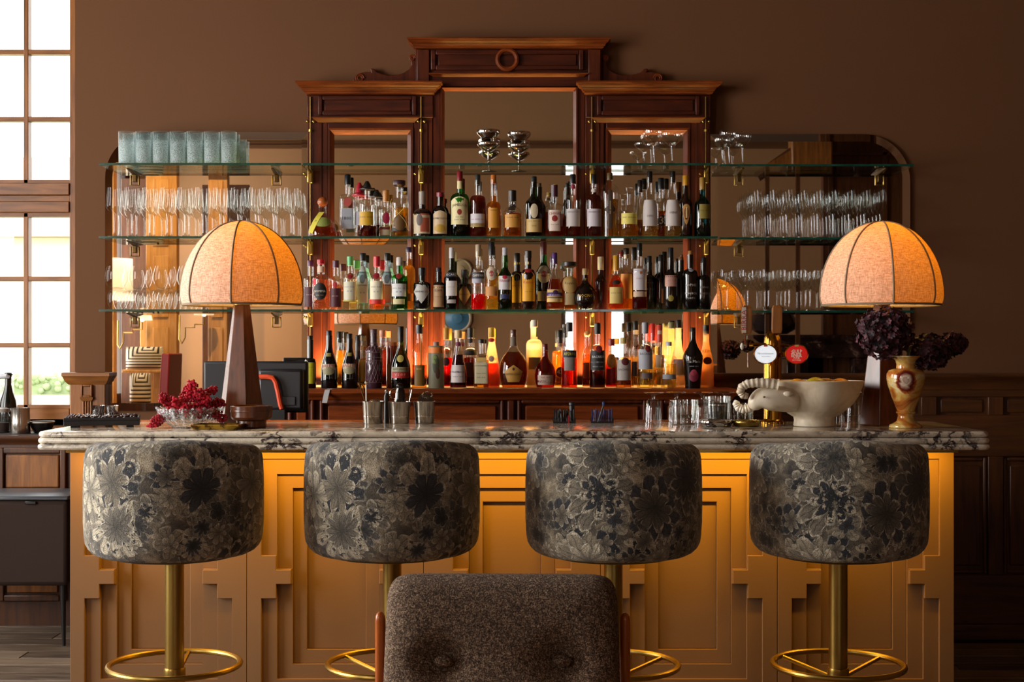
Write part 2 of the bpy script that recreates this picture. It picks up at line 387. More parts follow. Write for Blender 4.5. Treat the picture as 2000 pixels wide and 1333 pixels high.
struct(MB().box(4.3, 4.5, -3.2, 6.62, -0.1, 4.5).build('wall_right', M_WALL, smooth=0))
rw = MB().box(-4.4, 0.58, -3.2, -3.0, -0.1, 4.5).box(1.30, 4.4, -3.2, -3.0, -0.1, 4.5).box(0.58, 1.30, -3.2, -3.0, -0.1, 0.5).box(0.58, 1.30, -3.2, -3.0, 1.85, 4.5)
struct(rw.build('wall_rear', wallpaint('rear_wall_paint', '#a87c54'), smooth=0))
t3 = struct(MB().box(-4.3, 4.3, -3.0, -2.96, 3.62, 3.66).box(-4.3, 4.3, -3.0, -2.975, 3.66, 3.70).build('trim_3', M_WALL))
# ---------------------------------------------------------------- window in the bay: oak casement with muntins, panes as pieces
wn = struct(bpy.data.objects.new('window_1', None)); C.objects.link(wn)
D = 7.42
def wx(p): return X(p, D)
def wz(p): return Z(p, D)
MU = [wx(52 - 88 * k) for k in range(0, 5)]                      # muntin centres
XR, XL = wx(138), -3.46
fr = MB().box(XR, XR + 0.075, D - 0.02, D + 0.06, 0.99, 3.74).box(XL - 0.04, XL, D - 0.02, D + 0.06, 0.99, 3.74)
fr.build('window_frame', M_OAK, wn, bevel=0.004)
tb = MB().box(XL, XR, D - 0.03, D + 0.06, wz(382), wz(359)).box(XL, XR, D - 0.015, D + 0.06, wz(395), wz(382)).box(XL, XR, D - 0.03, D + 0.06, wz(416), wz(395))
tb.build('transom', M_OAKH, wn, bevel=0.003)
MB().box(XL, XR, D - 0.02, D + 0.06, wz(832), wz(798)).box(XL, XR + 0.07, D - 0.06, D + 0.06, wz(850), wz(832)).build('window_sill', M_OAKH, wn, bevel=0.004)
for (zlo, zhi, rows) in ((wz(359), 3.74, [102, 233]), (wz(798), wz(416), [545, 675])):
    for m in MU:
        if m > XL + 0.05: MB().box(m - 0.0125, m + 0.0125, D - 0.012, D + 0.045, zlo, zhi).build('muntin', M_OAK, wn, bevel=0.003)
    for r in rows: MB().box(XL, XR, D - 0.010, D + 0.043, wz(r) - 0.012, wz(r) + 0.012).build('muntin', M_OAKH, wn, bevel=0.003)
    MB().box(XL, XR, D - 0.012, D + 0.045, zhi - 0.022, zhi).box(XL, XR, D - 0.012, D + 0.045, zlo, zlo + 0.018).build('sash_rail', M_OAKH, wn)
    xs = sorted([XR] + [m for m in MU if m > XL + 0.05] + [XL]); zs = [zlo] + sorted(wz(r) for r in rows) + [zhi]
    for a in range(len(xs) - 1):
        for b in range(len(zs) - 1):
            MB().box(xs[a], xs[a+1], D + 0.02, D + 0.024, zs[b], zs[b+1]).build('pane', glassmat((0.98, 0.99, 0.99), 0.2, 0.03), wn)
# rear window, seen only in the mirrors
w2 = struct(bpy.data.objects.new('window_2', None)); C.objects.link(w2)
MB().frame(0.56, 1.32, 0.48, 1.87, 0.05, -3.06, -2.96).build('window_frame', M_OAKD, w2)
MB().box(0.95, 0.985, -3.05, -2.99, 0.53, 1.82).build('muntin', M_OAKD, w2); MB().box(0.61, 1.27, -3.05, -2.99, 1.18, 1.21).build('muntin', M_OAKD, w2)
MB().box(0.61, 1.27, -3.1, -3.095, 0.53, 1.82).build('pane', glassmat((0.98, 0.99, 0.99), 0.2, 0.03), w2)
# ---------------------------------------------------------------- outdoors
def grassmat(n, a, b):
    t = NT(n); z = t.noise(t.coord('Object'), 1.7, 6, 0.7); t.set(Base_Color=t.ramp(z.outputs[0], [(0.35, a), (0.65, b)]), Roughness=0.9); return t.m
struct(MB().box(-40, 20, 7.9, 80, 0.1, 0.3).build('ground_lawn', grassmat('lawn', '#9aa87a', '#c2cba6')))
hm = MB()
for i in range(900):
    hm.ball((RND.uniform(-13, -6), 32 + RND.uniform(-0.35, 0.35), 0.3 + 0.40*RND.random()**0.6), RND.uniform(0.05, 0.09), seg=8, rings=6)
hm.box(-13, -6, 31.75, 32.25, 0.3, 0.66)
tag(hm.build('hedge', grassmat('hedge_leaves', '#8a9a70', '#b9c4a0')), 'low clipped green hedge beyond the lawn outside the window', 'hedge')
ho = thing('house', 'pale house with tiled roof beyond the lawn outside the window', 'house', (-11, 46, 0.3))
MB().box(-12, 12, 0, 6, 0, 4.7).build('wall', plain('#e2dccf', 0.8), ho)
MB().add([(-13, -0.6, 4.6), (13, -0.6, 4.6), (13, 6.6, 4.6), (-13, 6.6, 4.6), (-12, 3, 7.6), (12, 3, 7.6)], [(0,1,5,4),(1,2,5),(2,3,4,5),(3,0,4),(3,2,1,0)]).build('roof', plain('#b7a08c', 0.8), ho, smooth=0)
for k in range(7): MB().box(-10 + 3*k, -8.8 + 3*k, -0.06, 0.05, 1.2, 2.9).build('window', plain('#d0d0ca', 0.4), ho)
# ---------------------------------------------------------------- wainscot right of the bar (dark oak frame and panel)
wa = struct(bpy.data.objects.new('trim_1', None)); C.objects.link(wa)
D = 6.55; x0, x1 = X(1400, D), 4.28
MB().box(x0, x1, 6.595, 6.618, 0, Z(740, D)).build('backing_board', M_OAKD, wa)
MB().rectloft(x0, x1, 6.57, 6.618, [(0, Z(762, D)), (0.006, Z(752, D)), (0.010, Z(745, D)), (0.028, Z(738, D)), (0.034, Z(734, D)), (0.034, Z(730, D))]).build('cap_rail', M_OAKDH, wa)
def rail(za, zb, n='rail'): MB().box(x0, x1, 6.575, 6.6, Z(zb, D), Z(za, D)).build(n, M_OAKDH, wa, bevel=0.003)
rail(762, 776); rail(812, 893); rail(1126, 1222)
MB().box(x0, x1, 6.560, 6.6, 0, Z(1222, D)).build('baseboard', M_OAKDH, wa, bevel=0.006)
for px in list(range(1420, 2700, 131)):
    MB().box(X(px + 121, D), X(px + 151, D), 6.576, 6.6, Z(1126, D), Z(893, D)).build('stile', M_OAKD, wa, bevel=0.003)
    MB().box(X(px + 121, D), X(px + 151, D), 6.576, 6.6, Z(812, D), Z(776, D)).build('stile', M_OAKD, wa, bevel=0.003)
    MB().frame(X(px + 152, D), X(px + 251, D), Z(1124, D), Z(895, D), 0.018, 6.584, 6.597).build('panel_moulding', M_OAKD, wa, bevel=0.006)
    MB().box(X(px + 165, D), X(px + 238, D), 6.586, 6.597, Z(1108, D), Z(911, D)).build('panel', M_OAKD, wa, bevel=0.008)
    MB().box(X(px + 160, D), X(px + 243, D), 6.588, 6.597, Z(807, D), Z(781, D)).build('panel', M_OAKDH, wa, bevel=0.006)
# oak pilaster between window and mirror
pi = struct(bpy.data.objects.new('trim_2', None)); C.objects.link(pi)
D = 6.56
xa, xb = X(136, D), X(205, D)
MB().box(xa, xb, 6.565, 6.62, 0, Z(745, D)).build('pilaster_body', M_OAK, pi, bevel=0.004)
MB().rectloft(X(133, D), X(205, D), 6.565, 6.62, [(0.0, Z(752, D)), (0.012, Z(746, D)), (0.016, Z(742, D)), (0.022, Z(736, D)), (0.025, Z(735, D)), (0.025, Z(729, D)), (0.02, Z(728, D))]).build('cap', M_OAKH, pi)
xc = X(170, D)
MB().frame(xc - 0.026, xc + 0.026, Z(776, D), Z(752, D), 0.008, 6.548, 6.566).build('corbel_frame', M_OAK, pi, bevel=0.003)
MB().box(xc - 0.019, xc + 0.019, 6.554, 6.566, Z(773, D), Z(755, D)).build('corbel_block', M_OAK, pi, bevel=0.003)
MB().rectloft(xc - 0.022, xc + 0.022, 6.556, 6.566, [(0, Z(784, D)), (0.006, Z(780, D)), (0.008, Z(776, D))]).build('corbel_foot', M_OAKH, pi)
for k in range(4):
    MB().box(xc - 0.021 + k * 0.0115, xc - 0.021 + k * 0.0115 + 0.007, 6.558, 6.566, Z(840, D), Z(784, D)).build('fluting', M_OAK, pi, bevel=0.002)
# ---------------------------------------------------------------- room seen only in the mirrors: oak booth to the left, stair and chimneypiece to the right
M_OAKL = wood('light_oak', '#9a6a32', '#d09a58', 0.4, (10, 10, 1.0))
pt = thing('booth_screen', 'light oak booth screen with panelled posts reflected beside the window', 'screen')
YB = -1.0; DR = 2 * 6.605 - YB
def rx(p): return X(p, DR)
def rz(p): return Z(p, DR)
def booth(name, a, b, z0, z1, y0, y1, m=None): return MB().box(rx(a), rx(b), y0, y1, z0, z1).build(name, m or M_OAKL, pt, bevel=0.006)
for (a, b, yy) in ((205, 222, -1.0), (285, 345, -1.0), (400, 438, -1.15)):
    booth('post', a, b, 0, rz(332), yy - 0.12, yy)
for (a, b, yy) in ((300, 330, -0.985), (408, 430, -1.13)):
    for (p, q) in ((350, 480), (500, 620), (640, 760)): booth('panel', a, b, rz(q), rz(p), yy, yy + 0.008)
booth('lintel', 200, 440, rz(332), rz(318), -1.2, -0.98)
booth('back_panel', 205, 300, 0, rz(335), -1.62, -1.58, M_OAKD)
booth('back_panel', 345, 445, 0, rz(335), -2.2, -2.16, M_OAKD)
booth('shelf', 250, 328, rz(728), rz(722), -0.97, -0.78)
booth('niche_panel', 255, 285, rz(790), rz(600), -1.40, -1.36, M_OAKL)
bench = thing('booth_bench', 'oak booth bench with plank seat reflected in the mirror beside the window', 'bench', (0, 0, 0))
MB().box(rx(205), rx(330), -0.93, -0.40, rz(806), rz(790)).build('seat', M_OAKL, bench, bevel=0.01)
MB().box(rx(212), rx(325), -0.90, -0.45, 0, rz(806)).build('base', M_OAKD, bench)
def stripes(name):
    t = NT(name); v = t.coord('UV'); s = t.n('ShaderNodeSeparateXYZ'); t.l(v, s.inputs[0])
    d = t.math('MAXIMUM', t.math('ABSOLUTE', t.math('SUBTRACT', s.outputs[0], 0.62)), t.math('SUBTRACT', 1.0, s.outputs[1]))
    k = t.math('GREATER_THAN', t.math('FRACT', t.math('MULTIPLY', d, 8.0)), 0.42)
    t.set(Base_Color=t.mix(k, lin('#1d1714'), lin('#cfc3b0')), Roughness=0.9); return t.m
M_STRIPE = stripes('striped_cushion_cloth')
def cushion(name, p0, p1, q0, q1, y, label, tilt=0.0):
    w_, h_ = rx(p1) - rx(p0), rz(q0) - rz(q1)
    o = thing(name, label, 'cushion', (rx((p0 + p1) / 2), y, rz(q1)))
    n = 10; vs = []; fs = []; uv = []
    for side in (1, -1):
        b = len(vs)
        for j in range(n + 1):
            for i in range(n + 1):
                u, v = i / n, j / n; e = (1 - (2*u - 1)**4) * (1 - (2*v - 1)**4)
                vs.append(((u - 0.5) * w_, side * (0.012 + 0.06 * e), v * h_)); uv.append((u, v))
        for j in range(n):
            for i in range(n):
                q = (b + j*(n+1)+i, b + j*(n+1)+i+1, b + (j+1)*(n+1)+i+1, b + (j+1)*(n+1)+i); fs.append(q if side > 0 else q[::-1])
    me = bpy.data.meshes.new('cover'); me.from_pydata(vs, [], fs); ul = me.uv_layers.new(name='UVMap')
    for lp in me.loops: ul.data[lp.index].uv = uv[lp.vertex_index]
    me.materials.append(M_STRIPE); place('cover', me, o); return o
cushion('cushion', 253, 324, 678, 722, -0.88, 'black and white maze striped cushion, upper one, reflected beside the window')
cushion('cushion', 274, 313, 728, 789, -0.62, 'black and white striped cushion standing on the booth bench, lower one')
pen = thing('pennant', 'pale triangular pennant hanging on the dark booth panel', 'pennant', (rx(239), -1.56, rz(738)))
MB().prism([(-0.06, 0.0), (0.06, 0.0), (0.0, -0.15)], -0.004, 0.004).build('cloth', plain('#c7b6a0', 0.9), pen)
sl = thing('wall_lamp', 'white drum shade lamp reflected at the upper left mirror edge', 'lamp', (rx(222), -1.0, rz(588)))
MB().lathe([(0.19, 0), (0.185, 0.42)], 28, cap0=False, cap1=False).build('shade', frosted('#f4e8d4', 0.95), sl)
MB().ball((0, 0, 0.27), 0.045).build('bulb', emit((1, 0.75, 0.45), 7), sl); MB().lathe([(0.17, 0.06), (0.01, 0.061)], 24).build('diffuser', frosted('#f4e8d4', 0.95), sl)
MB().box(-0.015, 0.015, -0.3, 0.015, 0.02, 0.05).build('arm', M_BRASS, sl)
pl_ = bpy.data.lights.new('booth_lamp', 'POINT'); pl_.energy = 26; pl_.color = (1, 0.58, 0.2); pl_.shadow_soft_size = 0.04
po = bpy.data.objects.new('booth_lamp', pl_); C.objects.link(po); po.parent = sl; po.location = (0, 0, 0.27)
pl2 = bpy.data.lights.new('booth_fill_spot', 'SPOT'); pl2.energy = 620; pl2.color = (1, 0.66, 0.28); pl2.shadow_soft_size = 0.08; pl2.spot_size = math.radians(62); pl2.spot_blend = 0.6  # unseen spot added to turn the booth oak golden
po = bpy.data.objects.new('booth_fill_spot', pl2); C.objects.link(po); po.location = (-2.9, 1.4, 4.3)
po.rotation_euler = (Vector((-3.3, -1.0, 1.5)) - Vector((-2.9, 1.4, 4.3))).to_track_quat('-Z', 'Y').to_euler()
# swing arm lamp on the booth post
sw = thing('swing_arm_lamp', 'brass swing arm reading lamp with white shade on the reflected booth post', 'lamp', (rx(352), -0.98, rz(640)))
MB().tube([(0, 0, 0.12), (0, 0.02, -0.12), (0.03, 0.04, -0.16), (0.06, 0.03, -0.1), (0.06, 0.02, 0.0), (0.16, 0.05, 0.0), (0.16, 0.05, 0.03), (0.26, 0.08, 0.03), (0.26, 0.08, 0.15)], 0.008, 6).build('arm', M_BRASS, sw)
MB().lathe([(0.10, 0.12), (0.09, 0.17)], 20, c=(0.26, 0.08, 0), cap0=False).build('shade', frosted('#f4e8d4', 0.95), sw)
MB().ball((0.26, 0.08, 0.13), 0.02).build('bulb', emit((1, 0.8, 0.5), 25), sw)
s2 = dup(sw, (rx(232), -0.98, rz(650)), label='brass swing arm reading lamp at the far left of the reflected booth')
# red armchair back behind the till screen, in the mirror
rc = thing('red_chair', 'red leather chair reflected behind the till screen', 'chair', (rx(385), 0.2, 0))
MB().prism([(-0.02, 0.95), (0.0, 1.30), (0.075, 1.30), (0.05, 0.62), (-0.02, 0.62)], -0.25, 0.25).build('backrest', plain('#8a1016', 0.5), rc, bevel=0.012)
MB().box(-0.2, 0.45, -0.26, 0.26, 0.42, 0.56).build('seat', plain('#a5141a', 0.4), rc, bevel=0.03)
for sx in (-0.17, 0.42):
    for sy in (-0.22, 0.22): MB().box(sx - 0.02, sx + 0.02, sy - 0.02, sy + 0.02, 0, 0.42).build('leg', M_OAKD, rc)
# two wall plates on the rear wall
def plate(x, z, r, c1, c2, lab):
    o = thing('wall_plate', lab, 'plate', (x, -2.985, z), 0)
    Mx = Matrix.Rotation(-PI / 2, 4, 'X')
    MB().lathe([(r, 0.0), (r, 0.02), (r * 0.9, 0.03), (r * 0.8, 0.02)], 32, M=Mx).build('rim', plain(c2, 0.4), o)
    MB().lathe([(r * 0.8, 0.021), (r * 0.4, 0.035), (r * 0.35, 0.045), (0.01, 0.05)], 32, M=Mx).build('well', plain(c1, 0.3), o)
plate(X(893, 16.18), Z(622, 16.18), 0.17, '#4f86a8', '#cbb79c', 'round blue wall plate with cream rim in the centre mirror')
plate(X(900, 16.18), Z(528, 16.18), 0.13, '#c9b58f', '#b9a37e', 'round cream wall plate high in the centre mirror')
# stair and panelled chimneypiece on the right
DRr = 13.2
stc = thing('staircase', 'dark oak staircase rising behind the room, seen in the mirror at right', 'staircase', (0, 0, 0))
YS = -0.6
def sx(p): return X(p, 2*6.605 - YS)
def sz(p): return Z(p, 2*6.605 - YS)
MB().prism([(sx(1490), sz(325)), (sx(1555), sz(288)), (sx(1555), sz(262)), (sx(1622), sz(262)), (sx(1622), sz(340)), (sx(1550), sz(340)), (sx(1480), sz(345))], YS - 0.1, YS).build('stringer', M_OAK, stc)
MB().box(sx(1545), sx(1626), YS - 0.16, YS + 0.02, sz(340), sz(240)).build('newel_post', M_OAK, stc, bevel=0.02)
MB().tube([(sx(1480), YS - 0.05, sz(345)), (sx(1700), YS - 0.05, sz(190))], 0.05, 8).build('handrail', M_OAKD, stc)
for k in range(2):
    xx = sx(1500 + 60 * k); MB().box(xx - 0.02, xx + 0.02, YS - 0.07, YS - 0.03, 0.0, sz(345 - 24 * k)).build('baluster', M_OAKD, stc)
pr = struct(MB().box(sx(1630), sx(1790), -1.2, -1.1, 0, 4.2).box(sx(1750), sx(1758), -1.1, -1.07, 0, 4.2).box(sx(1640), sx(1648), -1.1, -1.07, 0, 4.2).box(sx(1640), sx(1790), -1.1, -1.07, sz(290), sz(284)).build('wall_stair_panelling', M_OAKD))
def marbledark():
    t = NT('dark_marble'); a = t.noise(t.coord('Object'), 6, 7, 0.7, 0.5)
    t.set(Base_Color=t.ramp(a.outputs[0], [(0.45, '#120a0a'), (0.6, '#3a2422'), (0.66, '#8a7468')]), Roughness=0.15); return t.m
fp = thing('chimneypiece', 'dark red marble chimneypiece reflected behind the beer tap', 'fireplace', (0, 0, 0))
YF = -0.9
def fx(p): return X(p, 2*6.605 - YF)
def fz(p): return Z(p, 2*6.605 - YF)
M_DM = marbledark()
MB().box(fx(1490), fx(1720), YF - 0.4, YF, fz(700), fz(672)).build('lintel', M_DM, fp, bevel=0.01)
MB().box(fx(1538), fx(1580), YF - 0.4, YF - 0.02, 0, fz(700)).build('jamb', M_DM, fp, bevel=0.01)
MB().box(fx(1668), fx(1712), YF - 0.4, YF - 0.02, 0, fz(700)).build('jamb', M_DM, fp, bevel=0.01)
MB().rectloft(fx(1490), fx(1715), YF - 0.02, YF - 0.4, [(0, fz(672)), (0.04, fz(668)), (0.08, fz(660)), (0.08, fz(654))]).build('mantel_shelf', M_DM, fp)
MB().box(fx(1540), fx(1710), YF - 0.45, YF - 0.38, 0, fz(672)).build('fireback', plain('#0b0808', 0.9), fp)
vs_ = thing('dark_vase', 'big dark glossy round vase reflected between the two tap handles', 'vase', (fx(1515), YF - 0.15, 0))
MB().lathe([(0.14, fz(653)), (0.22, fz(644)), (0.25, fz(632)), (0.2, fz(612)), (0.1, fz(604)), (0.11, fz(600))], 24).build('body', plain('#1a0f12', 0.12, 0, 0.6), vs_)
# ---------------------------------------------------------------- wall mirrors either side of the cabinet
def wall_mirror(name, px0, px1, pyt, zb, rad, side, label):
    o = thing(name, label, 'mirror', (0, 0, 0)); D = 6.605; x0, x1, zt = X(px0, D), X(px1, D), Z(pyt, D)
    r = rad / F * D; pts = []
    def shape(g):
        p = []
        if side < 0:
            p = [(x1 - g, zb + g), (x1 - g, zt - g)] + [(x0 + r - (r - g) * math.sin(a), zt - r + (r - g) * math.cos(a)) for a in [i * PI / 2 / 12 for i in range(13)]] + [(x0 + g, zb + g)]
        else:
            p = [(x0 + g, zb + g)] + [(x1 - g, zb + g)] + [(x1 - r + (r - g) * math.cos(a), zt - r + (r - g) * math.sin(a)) for a in [i * PI / 2 / 12 for i in range(13)]] + [(x0 + g, zt - g)]
        return p
    MB().prism(shape(0.0), 6.607, 6.618).build('backing', M_BRONZE, o, smooth=0)
    a, b = shape(0.0), shape(0.035)
    MB().prism(b, 6.605, 6.6069).build('mirror_pane', M_MIRROR, o, smooth=0)
    n = len(a); bev = MB().loops([[(x, 6.6065, z) for x, z in a], [(x, 6.605, z) for x, z in b]], False, False)
    bev.build('bevelled_edge', M_MIRROR, o, smooth=0)
wall_mirror('wall_mirror', 205, 604, 258, 1.06, 90, -1, 'large mirror with rounded upper left corner on wall beside window')
wall_mirror('wall_mirror', 1386, 1778, 262, 1.06, 92, 1, 'large mirror with rounded upper right corner behind the right lamp')
# ---------------------------------------------------------------- mahogany back bar cabinet
cb = thing('back_bar_cabinet', 'tall carved mahogany back bar with three mirrors and stepped cornice', 'cabinet', (0, 0, 0))
DC = 6.57
def cx(p): return X(p, DC)
def cz(p): return Z(p, DC)
ZL = 1.171                                                        # ledge height
def bx(name, a, b, t, bt, y0, y1, m=M_MAHOG, bev=0.003): return MB().box(cx(a), cx(b), y0, y1, bt if isinstance(bt, float) and bt < 4 else cz(bt), cz(t)).build(name, m, cb, bevel=bev)
bx('back_board', 601, 1387, 184, ZL, 6.600, 6.618)
bx('back_board', 812, 1176, 92, 186, 6.600, 6.618)
for (a, b, c_, d, t) in ((600, 640, 808, 845, 186), (1143, 1180, 1348, 1388, 186)):
    for (p, q) in ((a, b), (c_, d)):
        bx('stile', p, q, t, ZL, 6.572, 6.600)
        bx('stile_bead', (p + q) / 2 - 9, (p + q) / 2 + 9, 240, ZL + 0.03, 6.567, 6.572, M_MAHOG, 0.002)
for (p, q) in ((845, 860), (1128, 1143)): bx('stile', p, q, 172, ZL, 6.576, 6.600)
mirrors = ((652, 795, 262), (868, 1120, 177), (1195, 1335, 262))
for (a, b, t) in mirrors:
    bx('mirror_pane', a - 2, b + 2, t - 2, ZL, 6.592, 6.599, M_MIRROR, 0)
    w_ = 12 if t > 200 else 8; x0, x1, zt = cx(a - w_), cx(b + w_), cz(t - w_); tt = w_ / F * DC
    # bevelled moulding round the mirror: inner edge recessed
    def mould(o0, i0, o1, i1): return [[(o0[0], 6.568, o0[1]), (o1[0], 6.568, o1[1]), (i1[0], 6.591, i1[1]), (i0[0], 6.591, i0[1])]]
    g = MB()
    g.add([(x0, 6.566, ZL), (x0 + tt * .35, 6.566, ZL), (x0 + tt, 6.591, ZL), (x0, 6.598, ZL), (x0, 6.566, zt), (x0 + tt * .35, 6.566, zt - tt * .35), (x0 + tt, 6.591, zt - tt), (x0, 6.598, zt)], [(0,1,5,4),(1,2,6,5),(0,4,7,3),(2,3,7,6)])
    g.build('mirror_moulding', M_MAHOG, cb, smooth=0)
    g = MB(); g.add([(x1, 6.566, ZL), (x1 - tt * .35, 6.566, ZL), (x1 - tt, 6.591, ZL), (x1, 6.598, ZL), (x1, 6.566, zt), (x1 - tt * .35, 6.566, zt - tt * .35), (x1 - tt, 6.591, zt - tt), (x1, 6.598, zt)], [(0,4,5,1),(1,5,6,2),(0,3,7,4),(2,6,7,3)])
    g.build('mirror_moulding', M_MAHOG, cb, smooth=0)
    g = MB(); g.add([(x0, 6.566, zt), (x1, 6.566, zt), (x1 - tt * .35, 6.566, zt - tt * .35), (x0 + tt * .35, 6.566, zt - tt * .35), (x1 - tt, 6.591, zt - tt), (x0 + tt, 6.591, zt - tt), (x0, 6.598, zt), (x1, 6.598, zt)], [(0,3,2,1),(3,5,4,2),(0,1,7,6),(5,6,7,4)])
    g.build('mirror_moulding', M_MAHOGH, cb, smooth=0)
CYMA = lambda z0, z1, p: [(p * a, z0 + (z1 - z0) * b) for a, b in ((0, 0), (.14, .07), (.17, .16), (.14, .20), (.30, .24), (.36, .36), (.46, .44), (.42, .48), (.60, .53), (.76, .64), (.82, .71), (.79, .75), (.94, .79), (1, .85), (1, .96), (.97, 1))]
for (a, b) in ((600, 846), (1144, 1388)):
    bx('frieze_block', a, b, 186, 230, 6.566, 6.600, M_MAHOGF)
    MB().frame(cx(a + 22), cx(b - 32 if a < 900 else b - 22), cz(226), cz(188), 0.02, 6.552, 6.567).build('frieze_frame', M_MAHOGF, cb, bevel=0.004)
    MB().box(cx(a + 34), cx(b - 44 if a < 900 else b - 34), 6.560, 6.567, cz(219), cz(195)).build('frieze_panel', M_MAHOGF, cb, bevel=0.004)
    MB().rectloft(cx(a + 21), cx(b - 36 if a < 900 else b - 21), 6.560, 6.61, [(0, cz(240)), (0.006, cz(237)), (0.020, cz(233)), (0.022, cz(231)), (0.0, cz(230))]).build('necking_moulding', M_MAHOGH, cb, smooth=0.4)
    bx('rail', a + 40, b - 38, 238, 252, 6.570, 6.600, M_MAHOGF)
    D6 = 6.50
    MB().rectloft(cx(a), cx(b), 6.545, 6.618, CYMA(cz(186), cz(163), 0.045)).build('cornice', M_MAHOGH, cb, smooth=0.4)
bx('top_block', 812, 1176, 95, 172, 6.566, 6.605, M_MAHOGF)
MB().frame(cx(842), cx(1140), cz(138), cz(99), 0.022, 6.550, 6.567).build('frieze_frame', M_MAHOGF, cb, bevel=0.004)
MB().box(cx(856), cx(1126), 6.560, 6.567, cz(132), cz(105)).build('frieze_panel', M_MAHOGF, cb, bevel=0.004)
for p in (815, 1149): bx('top_pilaster', p, p + 24, 98, 160, 6.552, 6.567)
MB().rectloft(cx(846), cx(1140), 6.556, 6.60, [(0, cz(151)), (0.006, cz(149)), (0.018, cz(147)), (0.018, cz(145)), (0, cz(144))]).build('necking_moulding', M_MAHOGH, cb, smooth=0.4)
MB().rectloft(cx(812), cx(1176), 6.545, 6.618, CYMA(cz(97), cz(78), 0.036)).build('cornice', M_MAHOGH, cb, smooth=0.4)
MB().tube([(cx(991) + 0.045 * math.cos(a), 6.553, cz(118) + 0.045 * math.sin(a)) for a in [2*PI*i/28 for i in range(28)]], 0.011, 8, closed=True).build('carved_ring', M_MAHOGH, cb)
# scroll brackets
for sgn, ox in ((1, 812), (-1, 1176)):
    def S(p, q): return (cx(ox - sgn * p), cz(q))
    prof = [(0, 163), (0, 112), (4, 106), (10, 106), (13, 112), (10, 118), (9, 126), (14, 134), (24, 141), (38, 145), (54, 146), (66, 143), (76, 140), (82, 133), (90, 132), (88, 140), (96, 139), (108, 141), (118, 146), (124, 154), (122, 163)]
    pts = [S(*p) for p in prof]
    MB().prism(pts, 6.585, 6.615).build('scroll_bracket', M_MAHOG, cb, smooth=0, bevel=0.004)
    for (p, q, r) in ((110, 152, 9), (7, 112, 6)):
        c_ = S(p, q); rr = r / F * DC
        MB().tube([(c_[0] + sgn * rr * (1 - t / 26 * .75) * math.cos(t * .5), 6.583, c_[1] + rr * (1 - t / 26 * .75) * math.sin(t * .5)) for t in range(24)], 0.0045, 6).build('volute', M_MAHOGH, cb)
# ledge and panelled base
DL = 6.20
def lx(p): return X(p, DL)
MB().rectloft(lx(545), lx(1432), DL + 0.03, 6.598, [(0, 1.125), (0.006, 1.134), (0.012, 1.140), (0.024, 1.148), (0.03, 1.154), (0.03, 1.168), (0.027, ZL)]).build('ledge', M_MAHOGH, cb)
MB().box(lx(552), lx(1425), DL + 0.05, 6.6, 0, 1.128).build('base_body', M_MAHOG, cb)
def lz(p): return Z(p, DL)
for (a, b) in ((560, 612), (622, 985), (1010, 1265), (1290, 1418)):
    MB().frame(lx(a), lx(b), 0.55, lz(782), 0.018, DL + 0.03, DL + 0.051).build('base_moulding', M_MAHOG, cb, bevel=0.007)
    MB().box(lx(a + 16), lx(b - 16), DL + 0.040, DL + 0.051, 0.58, lz(794)).build('base_panel', M_MAHOGH, cb, bevel=0.006)
for a in (991, 1271): MB().box(lx(a), lx(a + 14), DL + 0.024, DL + 0.051, 0.0, lz(783)).build('base_post', M_MAHOG, cb, bevel=0.006)
MB().box(lx(552), lx(1425), DL + 0.03, DL + 0.051, lz(782), lz(775)).build('base_rail', M_MAHOGH, cb, bevel=0.003)
# paper strip hanging over the ledge
ps = thing('paper_strip', 'white paper strip curling over the front of the mahogany ledge', 'paper', (lx(632), DL - 0.004, ZL + 0.001))
MB().loops([[(x, y, z), (x + 0.022, y, z), (x + 0.022, y + 0.0006, z + 0.0006), (x, y + 0.0006, z + 0.0006)] for (x, y, z) in [(0.03, 0.055, 0.0005), (0.016, 0.02, 0.001), (0.006, 0.0, -0.004), (0.0, -0.003, -0.03), (-0.006, -0.004, -0.06)]]).build('sheet', plain('#b9b6b4', 0.7), ps)
# led strip fixture at the back of the ledge
ls = thing('ledge_light_strip', 'thin warm light strip lying along the back of the bottle ledge', 'light', (0, 0, 0))
MB().box(-0.92, 0.90, 6.528, 6.542, ZL, ZL + 0.010).build('profile', M_BRASS, ls)
MB().box(-0.92, 0.90, 6.526, 6.528, ZL + 0.001, ZL + 0.010).build('diffuser', emit((1.0, 0.58, 0.20), 1.6), ls)
# ---------------------------------------------------------------- glass shelves, brass standards and brackets
def shelf(px0, px1, zt, yb, label, grp):
    o = thing('glass_shelf', label, 'shelf', (0, 0, zt), 0, grp)
    x0, x1 = X(px0, 6.41), X(px1, 6.41)
    MB().box(x0, x1, 6.412, yb, -0.010, 0).build('pane', M_SHELF, o, smooth=0)
    MB().box(x0, x1, 6.408, 6.412, -0.010, 0).build('front_edge', M_SHELFE, o, smooth=0)
    e = x1 if px1 < 1200 else x0
    return o
ZS = [2.185, 1.855, 1.525]
RN = ['top', 'middle', 'lowest']
for k, z in enumerate(ZS):
    shelf(592, 1402, z, 6.554, '%s long glass shelf across the mahogany cabinet' % RN[k], 'glass shelves on the cabinet')
    shelf(193, 588, z + 0.0005, 6.60, '%s short glass shelf on the mirror beside the window' % RN[k], 'glass shelves on the window side')
    shelf(1406, 1785, z - 0.004, 6.60, '%s short glass shelf on the mirror behind the right lamp' % RN[k], 'glass shelves on the lamp side')
